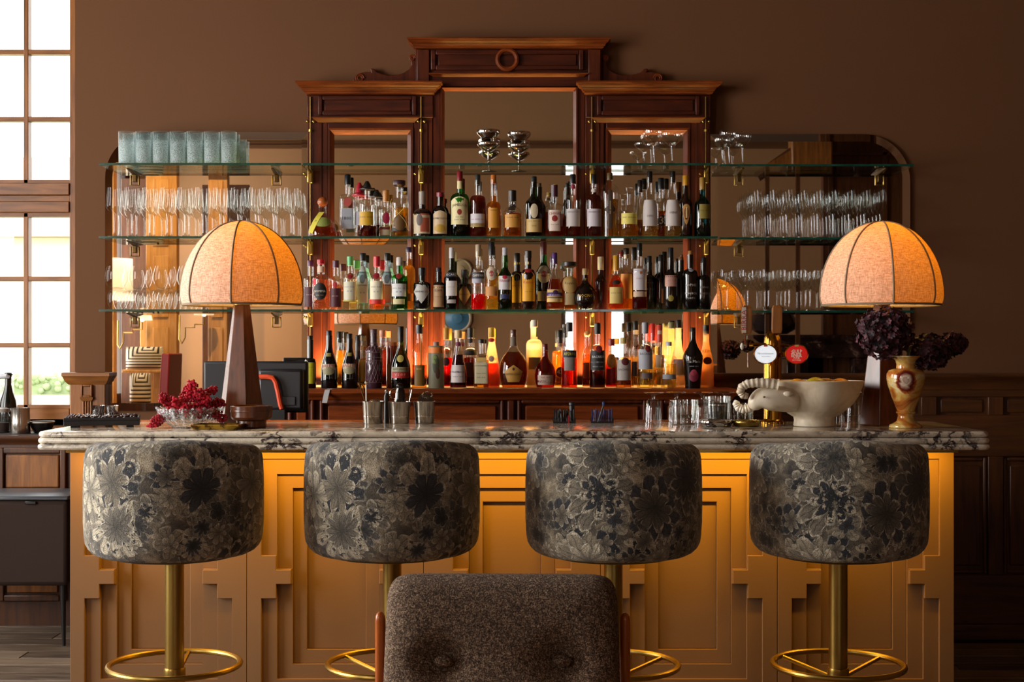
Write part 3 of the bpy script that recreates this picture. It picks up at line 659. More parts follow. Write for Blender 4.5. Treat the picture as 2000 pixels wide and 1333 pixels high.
for i, p in enumerate((607, 823, 1156, 1378)):
    st = thing('shelf_standard', 'slim brass standard with clamps, %s from the left on the cabinet' % ORD[i + 1], 'bracket', (cx(p), 6.556, 0), 0, 'brass shelf standards')
    MB().tube([(0, 0.004, ZL), (0, 0.004, cz(190))], 0.0036, 8).build('rod', M_BRONZE, st)
    for z in ZS:
        MB().box(-0.012, 0.012, -0.02, 0.012, z - 0.075, z - 0.012).build('clamp', M_BRASS, st, bevel=0.005)
        MB().tube([(0, 0.0, z - 0.03), (0, -0.05, z - 0.018), (0, -0.09, z - 0.0135)], [0.008, 0.006, 0.003], 8).build('arm', M_BRASS, st)
        MB().ball((-0.028, -0.004, z - 0.03), 0.006, seg=8, rings=6).build('screw', M_BRASS, st)
    MB().ball((0.014, 0, cz(238)), 0.007, seg=8, rings=6).build('screw', M_BRASS, st); MB().ball((-0.014, 0, cz(238)), 0.007, seg=8, rings=6).build('screw', M_BRASS, st)
    MB().tube([(0, 0.004, cz(258)), (0, 0.004, cz(254))], 0.009, 8).build('collar', M_BRASS, st)
br0 = None
for side, pxs in (('window side', (263, 540)), ('lamp side', (1443, 1718))):
    for j, p in enumerate(pxs):
        for k, z in enumerate(ZS):
            lab = 'brass shelf bracket, %s one under the %s shelf on the %s' % (('left', 'right')[j], RN[k], side)
            if br0 is None:
                br0 = thing('shelf_bracket', lab, 'bracket', (X(p, 6.6), 6.604, z - 0.011), 0, 'brass wall brackets'); D = 1
                MB().frame(-0.021, 0.021, -0.068, -0.020, 0.004, -0.008, 0).build('plate', M_BRASS, br0, bevel=0.002)
                MB().box(-0.009, 0.009, -0.012, 0, -0.052, -0.018).build('screw_block', M_BRONZE, br0, bevel=0.002)
                MB().add([(-0.010, 0, -0.02), (0.010, 0, -0.02), (0.010, 0, -0.001), (-0.010, 0, -0.001), (-0.006, -0.13, -0.006), (0.006, -0.13, -0.006), (0.006, -0.13, -0.001), (-0.006, -0.13, -0.001)], [(0,1,2,3),(4,7,6,5),(0,4,5,1),(3,2,6,7),(0,3,7,4),(1,5,6,2)]).build('arm', M_BRONZE, br0, smooth=0, bevel=0.002)
            else: dup(br0, (X(p, 6.6), 6.604, z - 0.011), label=lab)
# ---------------------------------------------------------------- the bar: marble top of three bullnosed slabs on a stepped relief front
bar = thing('bar_counter', 'long bar with triple bullnosed violet marble top and stepped relief front', 'bar', (0, 0, 0))
ZT = 1.100
def slab(x0, x1, y0, y1, z0, z1, rc=0.03, flat_back=True):
    h = (z1 - z0) / 2; L = []
    def ring(ins, z):
        p = []
        for (ccx, ccy, a0) in ((x1 - rc, y0 + rc, -PI/2), (x1 - rc, y1 - rc, 0), (x0 + rc, y1 - rc, PI/2), (x0 + rc, y0 + rc, PI)):
            for i in range(5):
                a = a0 + PI/2*i/4; p.append((ccx + (rc - ins)*math.cos(a), ccy + (rc - ins)*math.sin(a), z))
        return p
    for i in range(9):
        t = -PI/2 + PI*i/8; L.append(ring(h*(1 - math.cos(t)), (z0+z1)/2 + h*math.sin(t)))
    return MB().loops(L)
XB0, XB1 = -1.435, 1.446
t_ = 0.0192
for k in range(3):
    slab(XB0 - 0.002*k, XB1 + 0.002*k if k else XB1, 4.287, 4.885, ZT - t_*(k+1) + 0.0006, ZT - t_*k).build('marble_slab', M_MARBLE, bar, smooth=0.9)
ZB = ZT - 3*t_
MB().box(-1.30, 0.9, 4.887, 4.925, ZT - 0.03, ZT + 0.003).build('back_rail', M_TEAK, bar, bevel=0.003)
PX0, PX1, YP = -1.399, 1.399, 4.50
MB().box(PX0, PX1, YP + 0.049, 4.86, 0.0, ZB - 0.001).build('carcass', M_PANEL, bar, smooth=0)
def pz(py): return Z(py, YP)
def ppx(px): return X(px, YP)
NM = 5; MW = (PX1 - PX0) / NM
st = 0.0468                                       # step of the relief
zmid = pz(1128)
ztop, zbot = ZB - 0.001, 0.02
def steps(half, hz, notches):
    # closed outline symmetrical about the module centre: half width, half height, notches at mid height as (depth, half height) from outer in
    p = []
    up = [(half, hz)]
    for d, nh in notches: up += [(half - d[0], nh), (half - d[1], nh)]
    right = up + [(x, -z) for x, z in reversed(up)]
    left = [(-x, z) for x, z in reversed(right)]
    return right + left
P1 = steps(MW/2 - 0.0465, pz(897) - zmid, [((0, st), pz(1086) - zmid), ((st, 2*st), pz(1114) - zmid)])
P2 = steps(MW/2 - 0.0465 - st - 0.0008, pz(927) - zmid, [((0, st), pz(1114) - zmid + 0.0014)])
P3 = steps(MW/2 - 0.0465 - 2*st - 0.0024, pz(955) - zmid, [])
P4 = steps(MW/2 - 0.0465 - 3*st, pz(983) - zmid, [])
def ringmesh(outer, inner, y0, y1):
    bm = bmesh.new(); es = []
    for lp in ([outer] + ([inner] if inner else [])):
        vs = [bm.verts.new((x, y0, z)) for x, z in lp]
        es += [bm.edges.new((vs[i], vs[(i+1) % len(vs)])) for i in range(len(vs))]
    bmesh.ops.triangle_fill(bm, edges=es, use_beauty=True)
    g = bmesh.ops.extrude_face_region(bm, geom=list(bm.faces))
    bmesh.ops.translate(bm, verts=[e for e in g['geom'] if isinstance(e, bmesh.types.BMVert)], vec=(0, y1 - y0, 0))
    bmesh.ops.recalc_face_normals(bm, faces=bm.faces)
    bmesh.ops.dissolve_limit(bm, angle_limit=0.02, verts=bm.verts, edges=bm.edges)
    me = bpy.data.meshes.new('relief_board'); bm.to_mesh(me); bm.free(); me.materials.append(M_PANEL); return me
g_ = 0.0009
OUT = [(MW/2 - g_, ztop - zmid), (MW/2 - g_, zbot - zmid), (-MW/2 + g_, zbot - zmid), (-MW/2 + g_, ztop - zmid)]
dp = 0.0105
RB = [ringmesh(OUT, P1, YP, YP + 0.012), ringmesh(P1, P2, YP + dp, YP + 0.022), ringmesh(P2, P3, YP + 2*dp, YP + 0.032), ringmesh(P3, P4, YP + 3*dp, YP + 0.042), ringmesh(P4, None, YP + 4*dp, YP + 0.0485)]
for m in range(NM):
    for k, me in enumerate(RB): place('relief_board', me, bar, 0.0018, (PX0 + MW*(m + 0.5), 0, zmid))
for sx_, xx in ((-1, PX0), (1, PX1)): MB().box(xx - 0.001 if sx_ > 0 else xx, xx if sx_ > 0 else xx + 0.001, YP + 0.01, YP + 0.05, 0.02, ztop).build('side_board', M_PANEL, bar)
MB().box(PX0 + 0.02, PX1 - 0.02, YP + 0.06, YP + 0.08, 0, 0.02).build('plinth', M_BLACK, bar)
MB().box(-1.37, 1.37, 4.366, 4.384, ZB - 0.012, ZB - 0.001).build('light_channel', M_BRASS, bar)
# lower work counter behind the bar
wc = thing('work_counter', 'dark low work counter hidden behind the marble bar', 'counter', (0, 0, 0))
MB().box(-1.6, 1.3, 5.50, 6.16, 0.91, 0.95).build('worktop', M_OAKDH, wc, bevel=0.004); MB().box(-1.58, 1.28, 5.53, 6.14, 0, 0.91).build('body', M_OAKD, wc)
# ---------------------------------------------------------------- bar stools
def uvmesh(name, rings, mat, uvs, close=True):
    n = len(rings[0]); me = bpy.data.meshes.new(name)
    vs = [p for r in rings for p in r]; fs = []; us = []
    for a in range(len(rings) - 1):
        for i in range(n - (0 if close else 1)):
            j = (i + 1) % n
            fs.append((a*n+i, a*n+j, (a+1)*n+j, (a+1)*n+i)); us += [uvs[a][i], uvs[a][j] if j else uvs[a][n], uvs[a+1][j] if j else uvs[a+1][n], uvs[a+1][i]]
    me.from_pydata(vs, [], fs); ul = me.uv_layers.new(name='UVMap')
    for k, u in enumerate(us): ul.data[k].uv = u
    me.materials.append(mat); me.polygons.foreach_set('use_smooth', [True]*len(me.polygons)); me.update(); return me
def stool_meshes(seed):
    ro, th, z0, z1 = 0.243, 0.060, 0.780, 1.087
    # cross section (offset inward from the outer face, z), rounded corners
    cs = []
    def arc(cx_, cz_, r, a0, a1, n): return [(cx_ + r*math.cos(a0 + (a1-a0)*i/n), cz_ + r*math.sin(a0 + (a1-a0)*i/n)) for i in range(n+1)]
    R1, R2 = 0.042, 0.052
    # radial coordinate q: 0 = outer face, positive outward (so inner is -th)
    cs += arc(-R2, z0 + R2, R2, -PI/2, 0, 5)                      # bottom outer
    for zz in (0.87, 0.91, 0.95, 1.0): cs.append((0.003*math.sin((zz - z0)/(z1 - z0)*PI), zz))
    cs += arc(-R1, z1 - R1, R1, 0, PI/2, 5)                       # top outer
    cs += arc(-th - 0.02, z1 - 0.03, 0.03, PI/2, PI, 4)
    cs += [(-th - 0.05, 0.95), (-th - 0.05, 0.86), (-th - 0.05, z0 + 0.02), (-th - 0.02, z0)]
    m = 56; amax = math.radians(128); rings = []; uvs = []
    per = [0]
    for i in range(1, len(cs)): per.append(per[-1] + math.hypot(cs[i][0]-cs[i-1][0], cs[i][1]-cs[i-1][1]))
    per.append(per[-1] + 0.05); tot = len(cs)
    for k in range(m + 1):
        a = -amax + 2*amax*k/m
        e = 1.0
        if k in (0, m): e = 0.55
        elif k in (1, m - 1): e = 0.88
        qm = -th/2 - 0.02; zm = (z0 + z1)/2
        ring = []
        for (q, z) in cs:
            r = ro + qm + (q - qm)*e; zz = zm + (z - zm)*(0.94 + 0.06*e)
            zz += (0.003*math.sin(3*a + seed) + 0.017*math.cos(a))*((z - z0)/(z1 - z0))**2
            ring.append((r*math.sin(a), -r*math.cos(a), zz))
        rings.append(ring); uvs.append([(a*ro + seed*1.37, per[i] + seed*0.73) for i in range(tot + 1)])
    me = uvmesh('back_wrap', rings, M_TAP, uvs)
    bm = bmesh.new(); bm.from_mesh(me)
    bmesh.ops.holes_fill(bm, edges=[e for e in bm.edges if e.is_boundary], sides=0); bmesh.ops.recalc_face_normals(bm, faces=bm.faces); bm.to_mesh(me); bm.free()
    return me
M_TAPS = M_TAP
stool_pos = [(341, 3.97), (766, 3.985), (1198, 3.97), (1637, 3.97)]
stool_lab = ['bar stool, first from the left, tapestry back, at the window end of the bar', 'bar stool, second from the left, floral tapestry back, nearer the tweed chair\'s left side', 'bar stool, third from the left, floral tapestry back, nearer the tweed chair\'s right side', 'bar stool, fourth from the left, tapestry back, under the ram head bowl']
for i, (p, D) in enumerate(stool_pos):
    s_ = thing('bar_stool', stool_lab[i], 'bar stool', (X(p, D), D, 0), [0.0, 0.05, -0.07, -0.04][i], 'tapestry bar stools')
    place('backrest', stool_meshes([0.31, 0.33, 1.91, 1.93][i]), s_)
    sm = MB().lathe([(0.10, 0.770), (0.165, 0.772), (0.180, 0.785), (0.182, 0.80)], 32).build('seat_base', M_BLACK, s_)
    L = []; U = []
    for (r, z) in [(0.172, 0.80), (0.178, 0.82), (0.178, 0.85), (0.165, 0.872), (0.12, 0.882), (0.01, 0.885)]:
        L.append([(r*math.cos(2*PI*k/36), r*math.sin(2*PI*k/36), z) for k in range(36)]); U.append([(r*math.cos(2*PI*k/36), r*math.sin(2*PI*k/36)) for k in range(37)])
    place('seat_cushion', uvmesh('seat_cushion', L, M_TAPS, U), s_)
    MB().lathe([(0.026, 0.02), (0.026, 0.771)], 24).build('pole', M_BRASS, s_)
    MB().lathe([(0.06, 0.755), (0.06, 0.771)], 24).build('mounting_plate', M_BRASS, s_)
    MB().lathe([(0.0285, 0.40), (0.030, 0.405), (0.030, 0.455), (0.0285, 0.46)], 24).build('collar', M_BRASS, s_)
    MB().lathe([(0.215, 0), (0.215, 0.008), (0.20, 0.014), (0.05, 0.022), (0.03, 0.03)], 40).build('base_disc', M_BRASS, s_)
    rg = MB().tube([(0.180*math.cos(2*PI*k/48), 0.180*math.sin(2*PI*k/48), 0.468) for k in range(48)], 0.0082, 10, closed=True).build('foot_ring', M_BRASS, s_)
    for a in ([-90, 90] if i == 0 else [-90, 38, 142]):
        ca, sa = math.cos(math.radians(a)), math.sin(math.radians(a))
        MB().tube([(0.178*ca, 0.178*sa, 0.466), (0.028*ca, 0.028*sa, 0.432)], 0.0062, 8).build('spoke', M_BRASS, s_)
# ---------------------------------------------------------------- tweed armchair in the foreground
ch = thing('armchair', 'dark flecked tweed armchair with teak frame in the foreground before the bar', 'chair', (X(980, 3.1), 3.1, 0), math.radians(-1.2))
W2 = 0.262
bm = bmesh.new(); nx, nz = 44, 34; zc0, zc1 = 0.40, 0.851
btn = [(-0.126, 0.676), (0.130, 0.678)]
def cush(side):
    g = []
    for j in range(nz + 1):
        row = []
        for i in range(nx + 1):
            u, v = i/nx*2 - 1, j/nz
            # rounded rectangle outline, slightly wider towards the base
            wv = W2 * (1.0 - 0.035*v)
            x, z = u*wv, zc0 + (zc1 - zc0)*v
            n_ = 12.0; zz = (z - (zc0+zc1)/2)/((zc1-zc0)/2); q = (abs(u)**n_ + abs(zz)**n_)**(1/n_); mx_ = max(abs(u), abs(zz), 1e-6)
            sc = mx_/q if q > 0 else 1
            x *= sc; z = (zc0+zc1)/2 + (z - (zc0+zc1)/2)*sc
            e = max(0.0, 1 - max(abs(u), abs(zz))**7); d = 0.012 + 0.058*e**0.5
            for bx_, bz_ in btn: d -= 0.040*math.exp(-((x-bx_)**2 + (z-bz_)**2)/(2*0.030**2)); d -= 0.010*math.exp(-((x-bx_)**2)/(2*0.06**2) - ((z-bz_)**2)/(2*0.02**2))
            if side < 0: d += 0.010*math.exp(-((z-0.60)**2)/(2*0.03**2))*e
            lean = (v - 0.5)*0.10
            row.append(bm.verts.new((x, side*d + lean, z)))
        g.append(row)
    for j in range(nz):
        for i in range(nx):
            f = (g[j][i], g[j][i+1], g[j+1][i+1], g[j+1][i]); bm.faces.new(f if side < 0 else f[::-1])
    return g
ga, gb = cush(-1), cush(1)
def border(g): return g[0] + [r[-1] for r in g[1:]] + g[-1][-2::-1] + [r[0] for r in g[-2:0:-1]]
ba, bb = border(ga), border(gb)
for i in range(len(ba)): bm.faces.new((ba[i], bb[i], bb[(i+1) % len(bb)], ba[(i+1) % len(ba)]))
bmesh.ops.recalc_face_normals(bm, faces=bm.faces)
me = bpy.data.meshes.new('back_cushion'); bm.to_mesh(me); bm.free(); me.materials.append(M_TWEED); me.polygons.foreach_set('use_smooth', [True]*len(me.polygons)); place('back_cushion', me, ch)
for (bx_, bz_) in btn: MB().ball((bx_, -0.034, bz_), 0.021, 0.010, 0.0135, 16, 10).build('button', M_TWEED, ch)
for s_ in (-1, 1):
    x = s_*(W2 + 0.009)
    MB().tube([(x, 0.10, 0.0), (x, 0.06, 0.40), (x, 0.055, 0.60), (x, 0.05, 0.748), (x, 0.049, 0.758), (x, 0.049, 0.764), (x, 0.049, 0.767)], [0.011, 0.012, 0.012, 0.0118, 0.0105, 0.0075, 0.003], 12).build('back_post', M_TEAK, ch)
    MB().tube([(x, 0.055, 0.585), (x, -0.2, 0.60), (x, -0.45, 0.59)], [0.012, 0.014, 0.013], 10).build('armrest', M_TEAK, ch)
    MB().tube([(x, -0.43, 0.0), (x, -0.42, 0.585)], [0.012, 0.015], 10).build('front_leg', M_TEAK, ch)
MB().box(-W2 - 0.01, W2 + 0.01, -0.44, 0.06, 0.27, 0.31).build('seat_frame', M_TEAK, ch, bevel=0.006)
MB().box(-W2 + 0.012, W2 - 0.012, -0.46, -0.03, 0.312, 0.43).build('seat_cushion', M_TWEED, ch, bevel=0.03)
# ---------------------------------------------------------------- the two table lamps
def lamp(px, D, yaw, byaw, label):
    o = thing('table_lamp', label, 'lamp', (X(px, D), D, ZT + 0.0004), yaw, 'dome shade table lamps')
    zb, zt, ro = 0.393, 0.667, 0.200
    prof = []
    for i in range(15):
        t = i/14; a = t*PI/2
        r = ro*max(math.cos(a), 0.0)**0.97; z = zb + 0.030 + (zt - zb - 0.030)*math.sin(a)
        prof.append((max(r, 0.006), z))
    prof = [(ro*0.962, zb), (ro*0.988, zb + 0.014)] + prof
    ns = 8; seg = 8
    for k in range(ns):
        L = []
        for (r, z) in prof:
            row = []
            for i in range(seg + 1):
                a = 2*PI*(k + i/seg)/ns; f = (a % (2*PI/ns)) / (2*PI/ns); f = i/seg
                q = 1 - 0.030*math.sin(PI*f)
                row.append((r*q*math.sin(a), -r*q*math.cos(a), z))
            L.append(row)
        m = MB().loops(L, False, False, False); m.build('shade_panel', M_LINEN, o, smooth=1.2)
        a = 2*PI*k/ns
        MB().tube([((r + 0.0005)*math.sin(a), -(r + 0.0005)*math.cos(a), z) for (r, z) in prof], 0.0032, 6).build('seam', M_SEAM, o)
    pr = []
    for k in range(ns*seg):
        a = 2*PI*k/(ns*seg); q = 1 - 0.030*math.sin(PI*((k % seg)/seg)); pr.append((ro*0.963*q*math.sin(a), -ro*0.963*q*math.cos(a), zb))
    MB().tube(pr, 0.0042, 6, closed=True).build('trim', M_SEAM, o)
    L = [[(r*math.cos(2*PI*i/6 - PI/2 + byaw), r*math.sin(2*PI*i/6 - PI/2 + byaw), z) for i in range(6)] for (r, z) in ((0.079, 0.0), (0.0285, 0.392))]
    MB().loops(L).build('base', M_WALNUT, o, smooth=0, bevel=0.002)
    MB().lathe([(0.0285, 0.392), (0.0285, 0.397), (0.008, 0.398), (0.008, 0.43), (0.014, 0.431), (0.014, 0.462)], 16).build('socket', M_BRASS, o)
    for k in range(3):
        a = 2*PI*k/3; MB().tube([(0.012*math.cos(a), 0.012*math.sin(a), 0.425), (ro*0.935*math.cos(a), ro*0.935*math.sin(a), zb + 0.012)], 0.0016, 6).build('shade_support', M_BRASS, o)
    MB().lathe([(0.013, 0.462), (0.028, 0.49), (0.03, 0.505), (0.024, 0.524), (0.006, 0.533)], 16).build('bulb', emit((1.0, 0.62, 0.25), 14), o)
    l = bpy.data.lights.new('lamp_bulb_light', 'POINT'); l.energy = 3.0; l.color = (1.0, 0.58, 0.14); l.shadow_soft_size = 0.03
    lo = bpy.data.objects.new('lamp_bulb_light', l); C.objects.link(lo); lo.parent = o; lo.location = (0, 0, 0.555)
    return o
lamp(472, 4.66, math.radians(1), math.radians(22), 'dome shade table lamp near the window end, behind the red berries')
lamp(1722, 4.68, math.radians(-4), math.radians(-15), 'dome shade table lamp at the right end, behind the flower vase')
# ---------------------------------------------------------------- bottles
TXT = {}
def text_geo(body, bold=0.0):
    if (body, bold) in TXT: return TXT[body, bold]
    cu = bpy.data.curves.new('lettering', 'FONT'); cu.body = body; cu.size = 1.0; cu.align_x = 'CENTER'; cu.align_y = 'CENTER'; cu.resolution_u = 1; cu.offset = bold
    ob = bpy.data.objects.new('lettering', cu); C.objects.link(ob)
    dg = bpy.context.evaluated_depsgraph_get(); me = bpy.data.meshes.new_from_object(ob.evaluated_get(dg))
    bpy.data.objects.remove(ob); bpy.data.curves.remove(cu)
    vs = [tuple(v.co) for v in me.vertices]; fs = [tuple(p.vertices) for p in me.polygons]; bpy.data.meshes.remove(me)
    xs = [v[0] for v in vs] or [0, 1]; wd = max(xs) - min(xs); TXT[body, bold] = (vs, fs, max(wd, 0.1), (max(xs) + min(xs))/2); return TXT[body, bold]
# silhouettes: list of (fraction of the way from neck to body radius, fraction of height below the cap)
def ease(n, a, b, kind):
    o = []
    for i in range(1, n + 1):
        t = i/n
        if kind == 'round': q = math.sqrt(max(0.0, 1 - t*t))
        elif kind == 'cos': q = 0.5 + 0.5*math.cos(PI*t)
        elif kind == 'hollow': q = 1 - math.sqrt(max(0.0, 1 - (1-t)**2)); q = (1-t)**1.6
        else: q = 1 - t
        o.append((q, a + (b - a)*t))
    return o
def sil(a, b, kind, base=0.0): return [(0.86, 0.0), (1.0, 0.018)] + [(1.0, a*0.5), (1.0, a)] + ease(6, a, b, kind) + [(0.0, 1.0)]
STY = {
 'std': sil(.62, .74, 'round'), 'tall': sil(.66, .76, 'round'), 'wine': sil(.60, .78, 'cos'), 'slope': sil(.36, .84, 'cos'),
 'squat': sil(.56, .74, 'round'), 'cone': [(0.86, 0), (1, .018), (1, .28)] + ease(6, .28, .82, 'lin') + [(0, 1)],
 'long': sil(.50, .62, 'round'), 'apoth': sil(.66, .75, 'round'),
 'bulb': [(0.55, 0), (0.78, .02), (0.95, .12), (1.0, .24), (0.96, .36), (0.8, .46), (0.55, .54), (0.3, .60), (0.12, .68), (0, .78), (0, 1)],
 'ball': [(0.6, 0), (0.72, .02), (0.9, .14), (1.0, .30), (0.9, .46), (0.62, .58), (0.3, .66), (0.1, .72), (0, .8), (0, 1)],
 'bell': [(0.95, 0), (1.0, .02), (1.0, .10), (0.88, .3), (0.7, .46), (0.5, .56), (0.25, .64), (0.05, .72), (0, 1)],
 'shoulder': [(0.62, 0), (0.66, .02), (0.74, .2), (0.88, .38), (1.0, .52), (0.97, .58), (0.7, .66), (0.35, .73), (0.12, .8), (0, .88), (0, 1)],
 'flare': [(0.9, 0), (0.9, .02), (0.9, .3), (0.94, .5), (1.0, .66), (1.0, .74), (0.9, .8), (0.5, .86), (0.1, .89), (0, 1)],
 'can': [(0.97, 0), (1, .01), (1, .5), (1, .97), (0.95, .99), (0.9, 1.0)],
}
def interp(prof, z):
    for (r0, z0), (r1, z1) in zip(prof, prof[1:]):
        if z0 <= z <= z1 and z1 > z0: return r0 + (r1 - r0)*(z - z0)/(z1 - z0)
    return prof[-1][0]
CLEAR = (0.955, 0.965, 0.955)
def bottle(px, w_px, ytop, D, zb, sty, label, glass=CLEAR, liq=None, fill=0.5, cap=('#111111', 16), sq=2.0, neck=0.0135, patches=(), texts=(), yaw=0.0, extra=None, dens=0.3):
    s = F/D; h = H + (YH - ytop)/s - zb; R_ = w_px/2/s
    o = thing('liquor_bottle', label, 'bottle', (X(px, D), D, zb), yaw, GRP)
    capc, cap_px = cap[0], cap[1]; ch_ = cap_px/s; rc = cap[2]/2/s if len(cap) > 2 else neck + 0.0022
    hg = h - ch_*0.55
    prof = [(neck + (R_ - neck)*q, z*hg) for q, z in STY[sty]]
    nse = [max(2.0, 2 + (sq - 2)*min(1.0, q*1.15)) if q > 0.25 else 2.0 for q, z in STY[sty]]
    if isinstance(glass, str): gm = plain(glass, 0.12, 0.0, 0.4)
    elif isinstance(glass, bpy.types.Material): gm = glass
    else: gm = glassmat(glass)
    MB().lathe(prof, 28 if sq > 2.2 else 22, se=nse, cap1=True).build('glass_body', gm, o, smooth=0.9)
    if liq:
        zl = hg*fill; k = 0.93; lp = []
        for (r, z), n in zip(prof, nse):
            if z < zl: lp.append((r*k, max(z, 0.005), n))
        lp.append((interp(prof, zl)*k, zl, lp[-1][2]))
        MB().lathe([(r, z) for r, z, n in lp], 28 if sq > 2.2 else 18, se=[n for r, z, n in lp]).build('liquid', liquid(liq, dens), o, smooth=0.9)
    zc = h - ch_
    if cap[0]:
        cm = capc if isinstance(capc, bpy.types.Material) else plain(capc, 0.35)
        kind = cap[3] if len(cap) > 3 else 'cyl'
        if kind == 'ball': cp = [(rc*.5, zc)] + [(rc*math.cos(t), zc + ch_/2 + ch_/2*math.sin(t)) for t in [-1.2 + 2.7*i/7 for i in range(8)]]
        elif kind == 'flat': cp = [(neck, zc), (rc, zc + ch_*.35), (rc, h - 0.002), (rc*.95, h)]
        elif kind == 'flare': cp = [(neck*.8, zc), (neck*1.0, zc + ch_*.25), (rc, zc + ch_*.8), (rc, h - .001), (rc*.8, h)]
        elif kind == 'hat': cp = [(rc, zc), (rc*1.02, zc + ch_*.1), (rc*.55, zc + ch_*.25), (rc*.45, zc + ch_*.6), (rc*.2, h)]
        else: cp = [(rc, zc), (rc, h - 0.0025), (rc*.88, h)]
        MB().lathe(cp, 16).build('cap', cm, o)
    def surf(u, z, off):                                   # point on the bottle front, u metres round from the middle
        r = interp(prof, z)
        if sq > 3: a = math.atan2(u, r)
        else: a = u/max(r, 0.004)
        n = sq if r > R_*0.6 else 2.0
        q = (abs(math.sin(a))**n + abs(math.cos(a))**n)**(-1/n)
        return ((r + off)*q*math.sin(a), -(r + off)*q*math.cos(a), z)
    for p in patches:                                      # (shape, centre u frac, z frac centre, half width frac of R, half height frac of h, colour)
        shp, u0, z0, hw, hh, c = p; u0 *= R_; z0 *= h; hw *= R_; hh *= h
        hw_ = min(hw, R_*1.45 if sq < 3 else R_*0.93)
        b = MB(); off = 0.0008
        if shp in ('rect', 'arch', 'band'):
            if shp == 'band': hw_ = R_*3.1 if sq < 3 else R_*0.97
            nu, nv = 14, 4; vs = []
            for j in range(nv + 1):
                for i in range(nu + 1):
                    uu = -1 + 2*i/nu; vv = -1 + 2*j/nv
                    zz = z0 + hh*vv + (hh*0.35*(1 - uu*uu) if shp == 'arch' and j == nv else 0)
                    vs.append(surf(u0 + hw_*uu, zz, off))
            b.add(vs, [(j*(nu+1)+i, j*(nu+1)+i+1, (j+1)*(nu+1)+i+1, (j+1)*(nu+1)+i) for j in range(nv) for i in range(nu)])
        else:
            n = 4 if shp == 'diamond' else (5 if shp == 'penta' else 20); rings = 4; vs = [surf(u0, z0, off)]
            m = 20
            for j in range(1, rings + 1):
                for i in range(m):
                    a = 2*PI*i/m
                    if shp == 'diamond': q = 1/(abs(math.cos(a)) + abs(math.sin(a)))
                    elif shp == 'penta':
                        aa = (a - PI/2) % (2*PI/5) - PI/5; q = math.cos(PI/5)/math.cos(aa)
                    elif shp == 'tri': q = 1.0
                    else: q = 1.0
                    uu, vv = hw_*q*math.cos(a)*j/rings, hh*q*math.sin(a)*j/rings
                    if shp == 'tri': uu *= 0.65 + 0.35*(vv/hh if hh else 0)
                    vs.append(surf(u0 + uu, z0 + vv, off + 0.0002*(shp == 'oval')))
            fs = [(0, 1 + i, 1 + (i+1) % m) for i in range(m)]
            for j in range(rings - 1):
                for i in range(m): fs.append((1 + j*m + i, 1 + (j+1)*m + i, 1 + (j+1)*m + (i+1) % m, 1 + j*m + (i+1) % m))
            b.add(vs, fs)
        b.build('label', plain(c, 0.55), o, smooth=1.0)
    for tx in texts:                                       # (string, z frac, width as frac of 2R, colour, tilt)
        body, z0, wf, c = tx[:4]; vs, fs, wd, mid = text_geo(body)
        sc = wf*(0.80 if sq < 3 else 0.92)*2*R_/wd; tall = tx[4] if len(tx) > 4 else 1.0; arc = tx[5] if len(tx) > 5 else 0.0; up = tx[6] if len(tx) > 6 else 0
        out = []
        for v in vs:
            x, z = (v[0] - mid)*sc, v[1]*sc*tall
            if up: x, z = -z/tall*1.0, x
            z += -arc*(x/R_)**2*R_
            out.append(surf(x, z0*h + z, 0.0016))
        MB().add(out, fs).build('lettering', plain(c, 0.5), o, smooth=0)
    if extra: extra(o, h, R_, prof, surf)
    return o
AMB, GOLD, RED, DK = '#b8560c', '#e0a838', '#a81408', '#2a0c05'
GREEN = (0.12, 0.50, 0.14); DGREEN = (0.08, 0.15, 0.05); BLUE = (0.72, 0.86, 0.90); TEAL = (0.06, 0.38, 0.40)
CRM, WHT, TAN = '#d9cda6', '#d8d3cc', '#b08a5a'
FA, BA = 6.452, 6.52
# ------------------------------------------------ top bottle shelf
GRP = 'bottles on the middle glass shelf'; z = 1.8552
def sash(o, h, R_, prof, surf):
    MB().loops([[surf(-R_*.2 - R_*.9*t, h*(.62 - .5*t), .003), surf(R_*.15 - R_*.75*t, h*(.62 - .55*t), .003)] for t in [i/8 for i in range(9)]], False, False, False).build('ribbon', plain('#c7b83a', 0.7), o)
bottle(630, 56, 385, 6.48, z, 'bell', 'squat clear bottle with yellow green ribbon and orange ball cork', liq=AMB, fill=.27, cap=('#a85a28', 20, 20, 'ball'), neck=.016, patches=[('oval', .1, .36, .6, .12, '#8f9a4a')], extra=sash)
bottle(679, 31, 341, 6.53, z, 'tall', 'tall square clear bottle with long black cap and grey label', cap=('#10161c', 20, 12), sq=5, patches=[('rect', .1, .30, .8, .16, '#9da0a8'), ('oval', .1, .56, .5, .07, '#a7423a')], texts=[('1800', .30, .6, '#3a3c44')])
bottle(702, 22, 357, 6.53, z, 'std', 'clear bottle wearing a small red hat stopper', cap=('#a3122a', 26, 30, 'hat'), patches=[('rect', 0, .35, .7, .12, '#b7b2c4')])
bottle(717, 38, 354, FA, z, 'std', 'clear bottle with black hat stopper and yellow label over dark liquid', liq='#6a1a08', fill=.21, cap=('#17130f', 17, 30, 'hat'), patches=[('rect', 0, .32, .75, .12, '#c79a1c')], texts=[('=== ===', .34, .9, '#6a2a10')])
bottle(736, 23, 371, 6.535, z, 'std', 'clear bottle with smaller black hat stopper, standing behind', liq='#6a1a08', fill=.3, cap=('#17130f', 15, 26, 'hat'))
bottle(754, 28, 372, 6.49, z, 'squat', 'clear bottle with gold neck foil and round red seal', cap=('#b5752a', 22, 13), liq='#d9c9a0', fill=.3, dens=.1, patches=[('oval', .1, .40, .5, .12, '#a3123a'), ('band', 0, .19, 1, .018, '#6a1a10'), ('rect', 0, .1, .8, .06, '#b9a98a')])
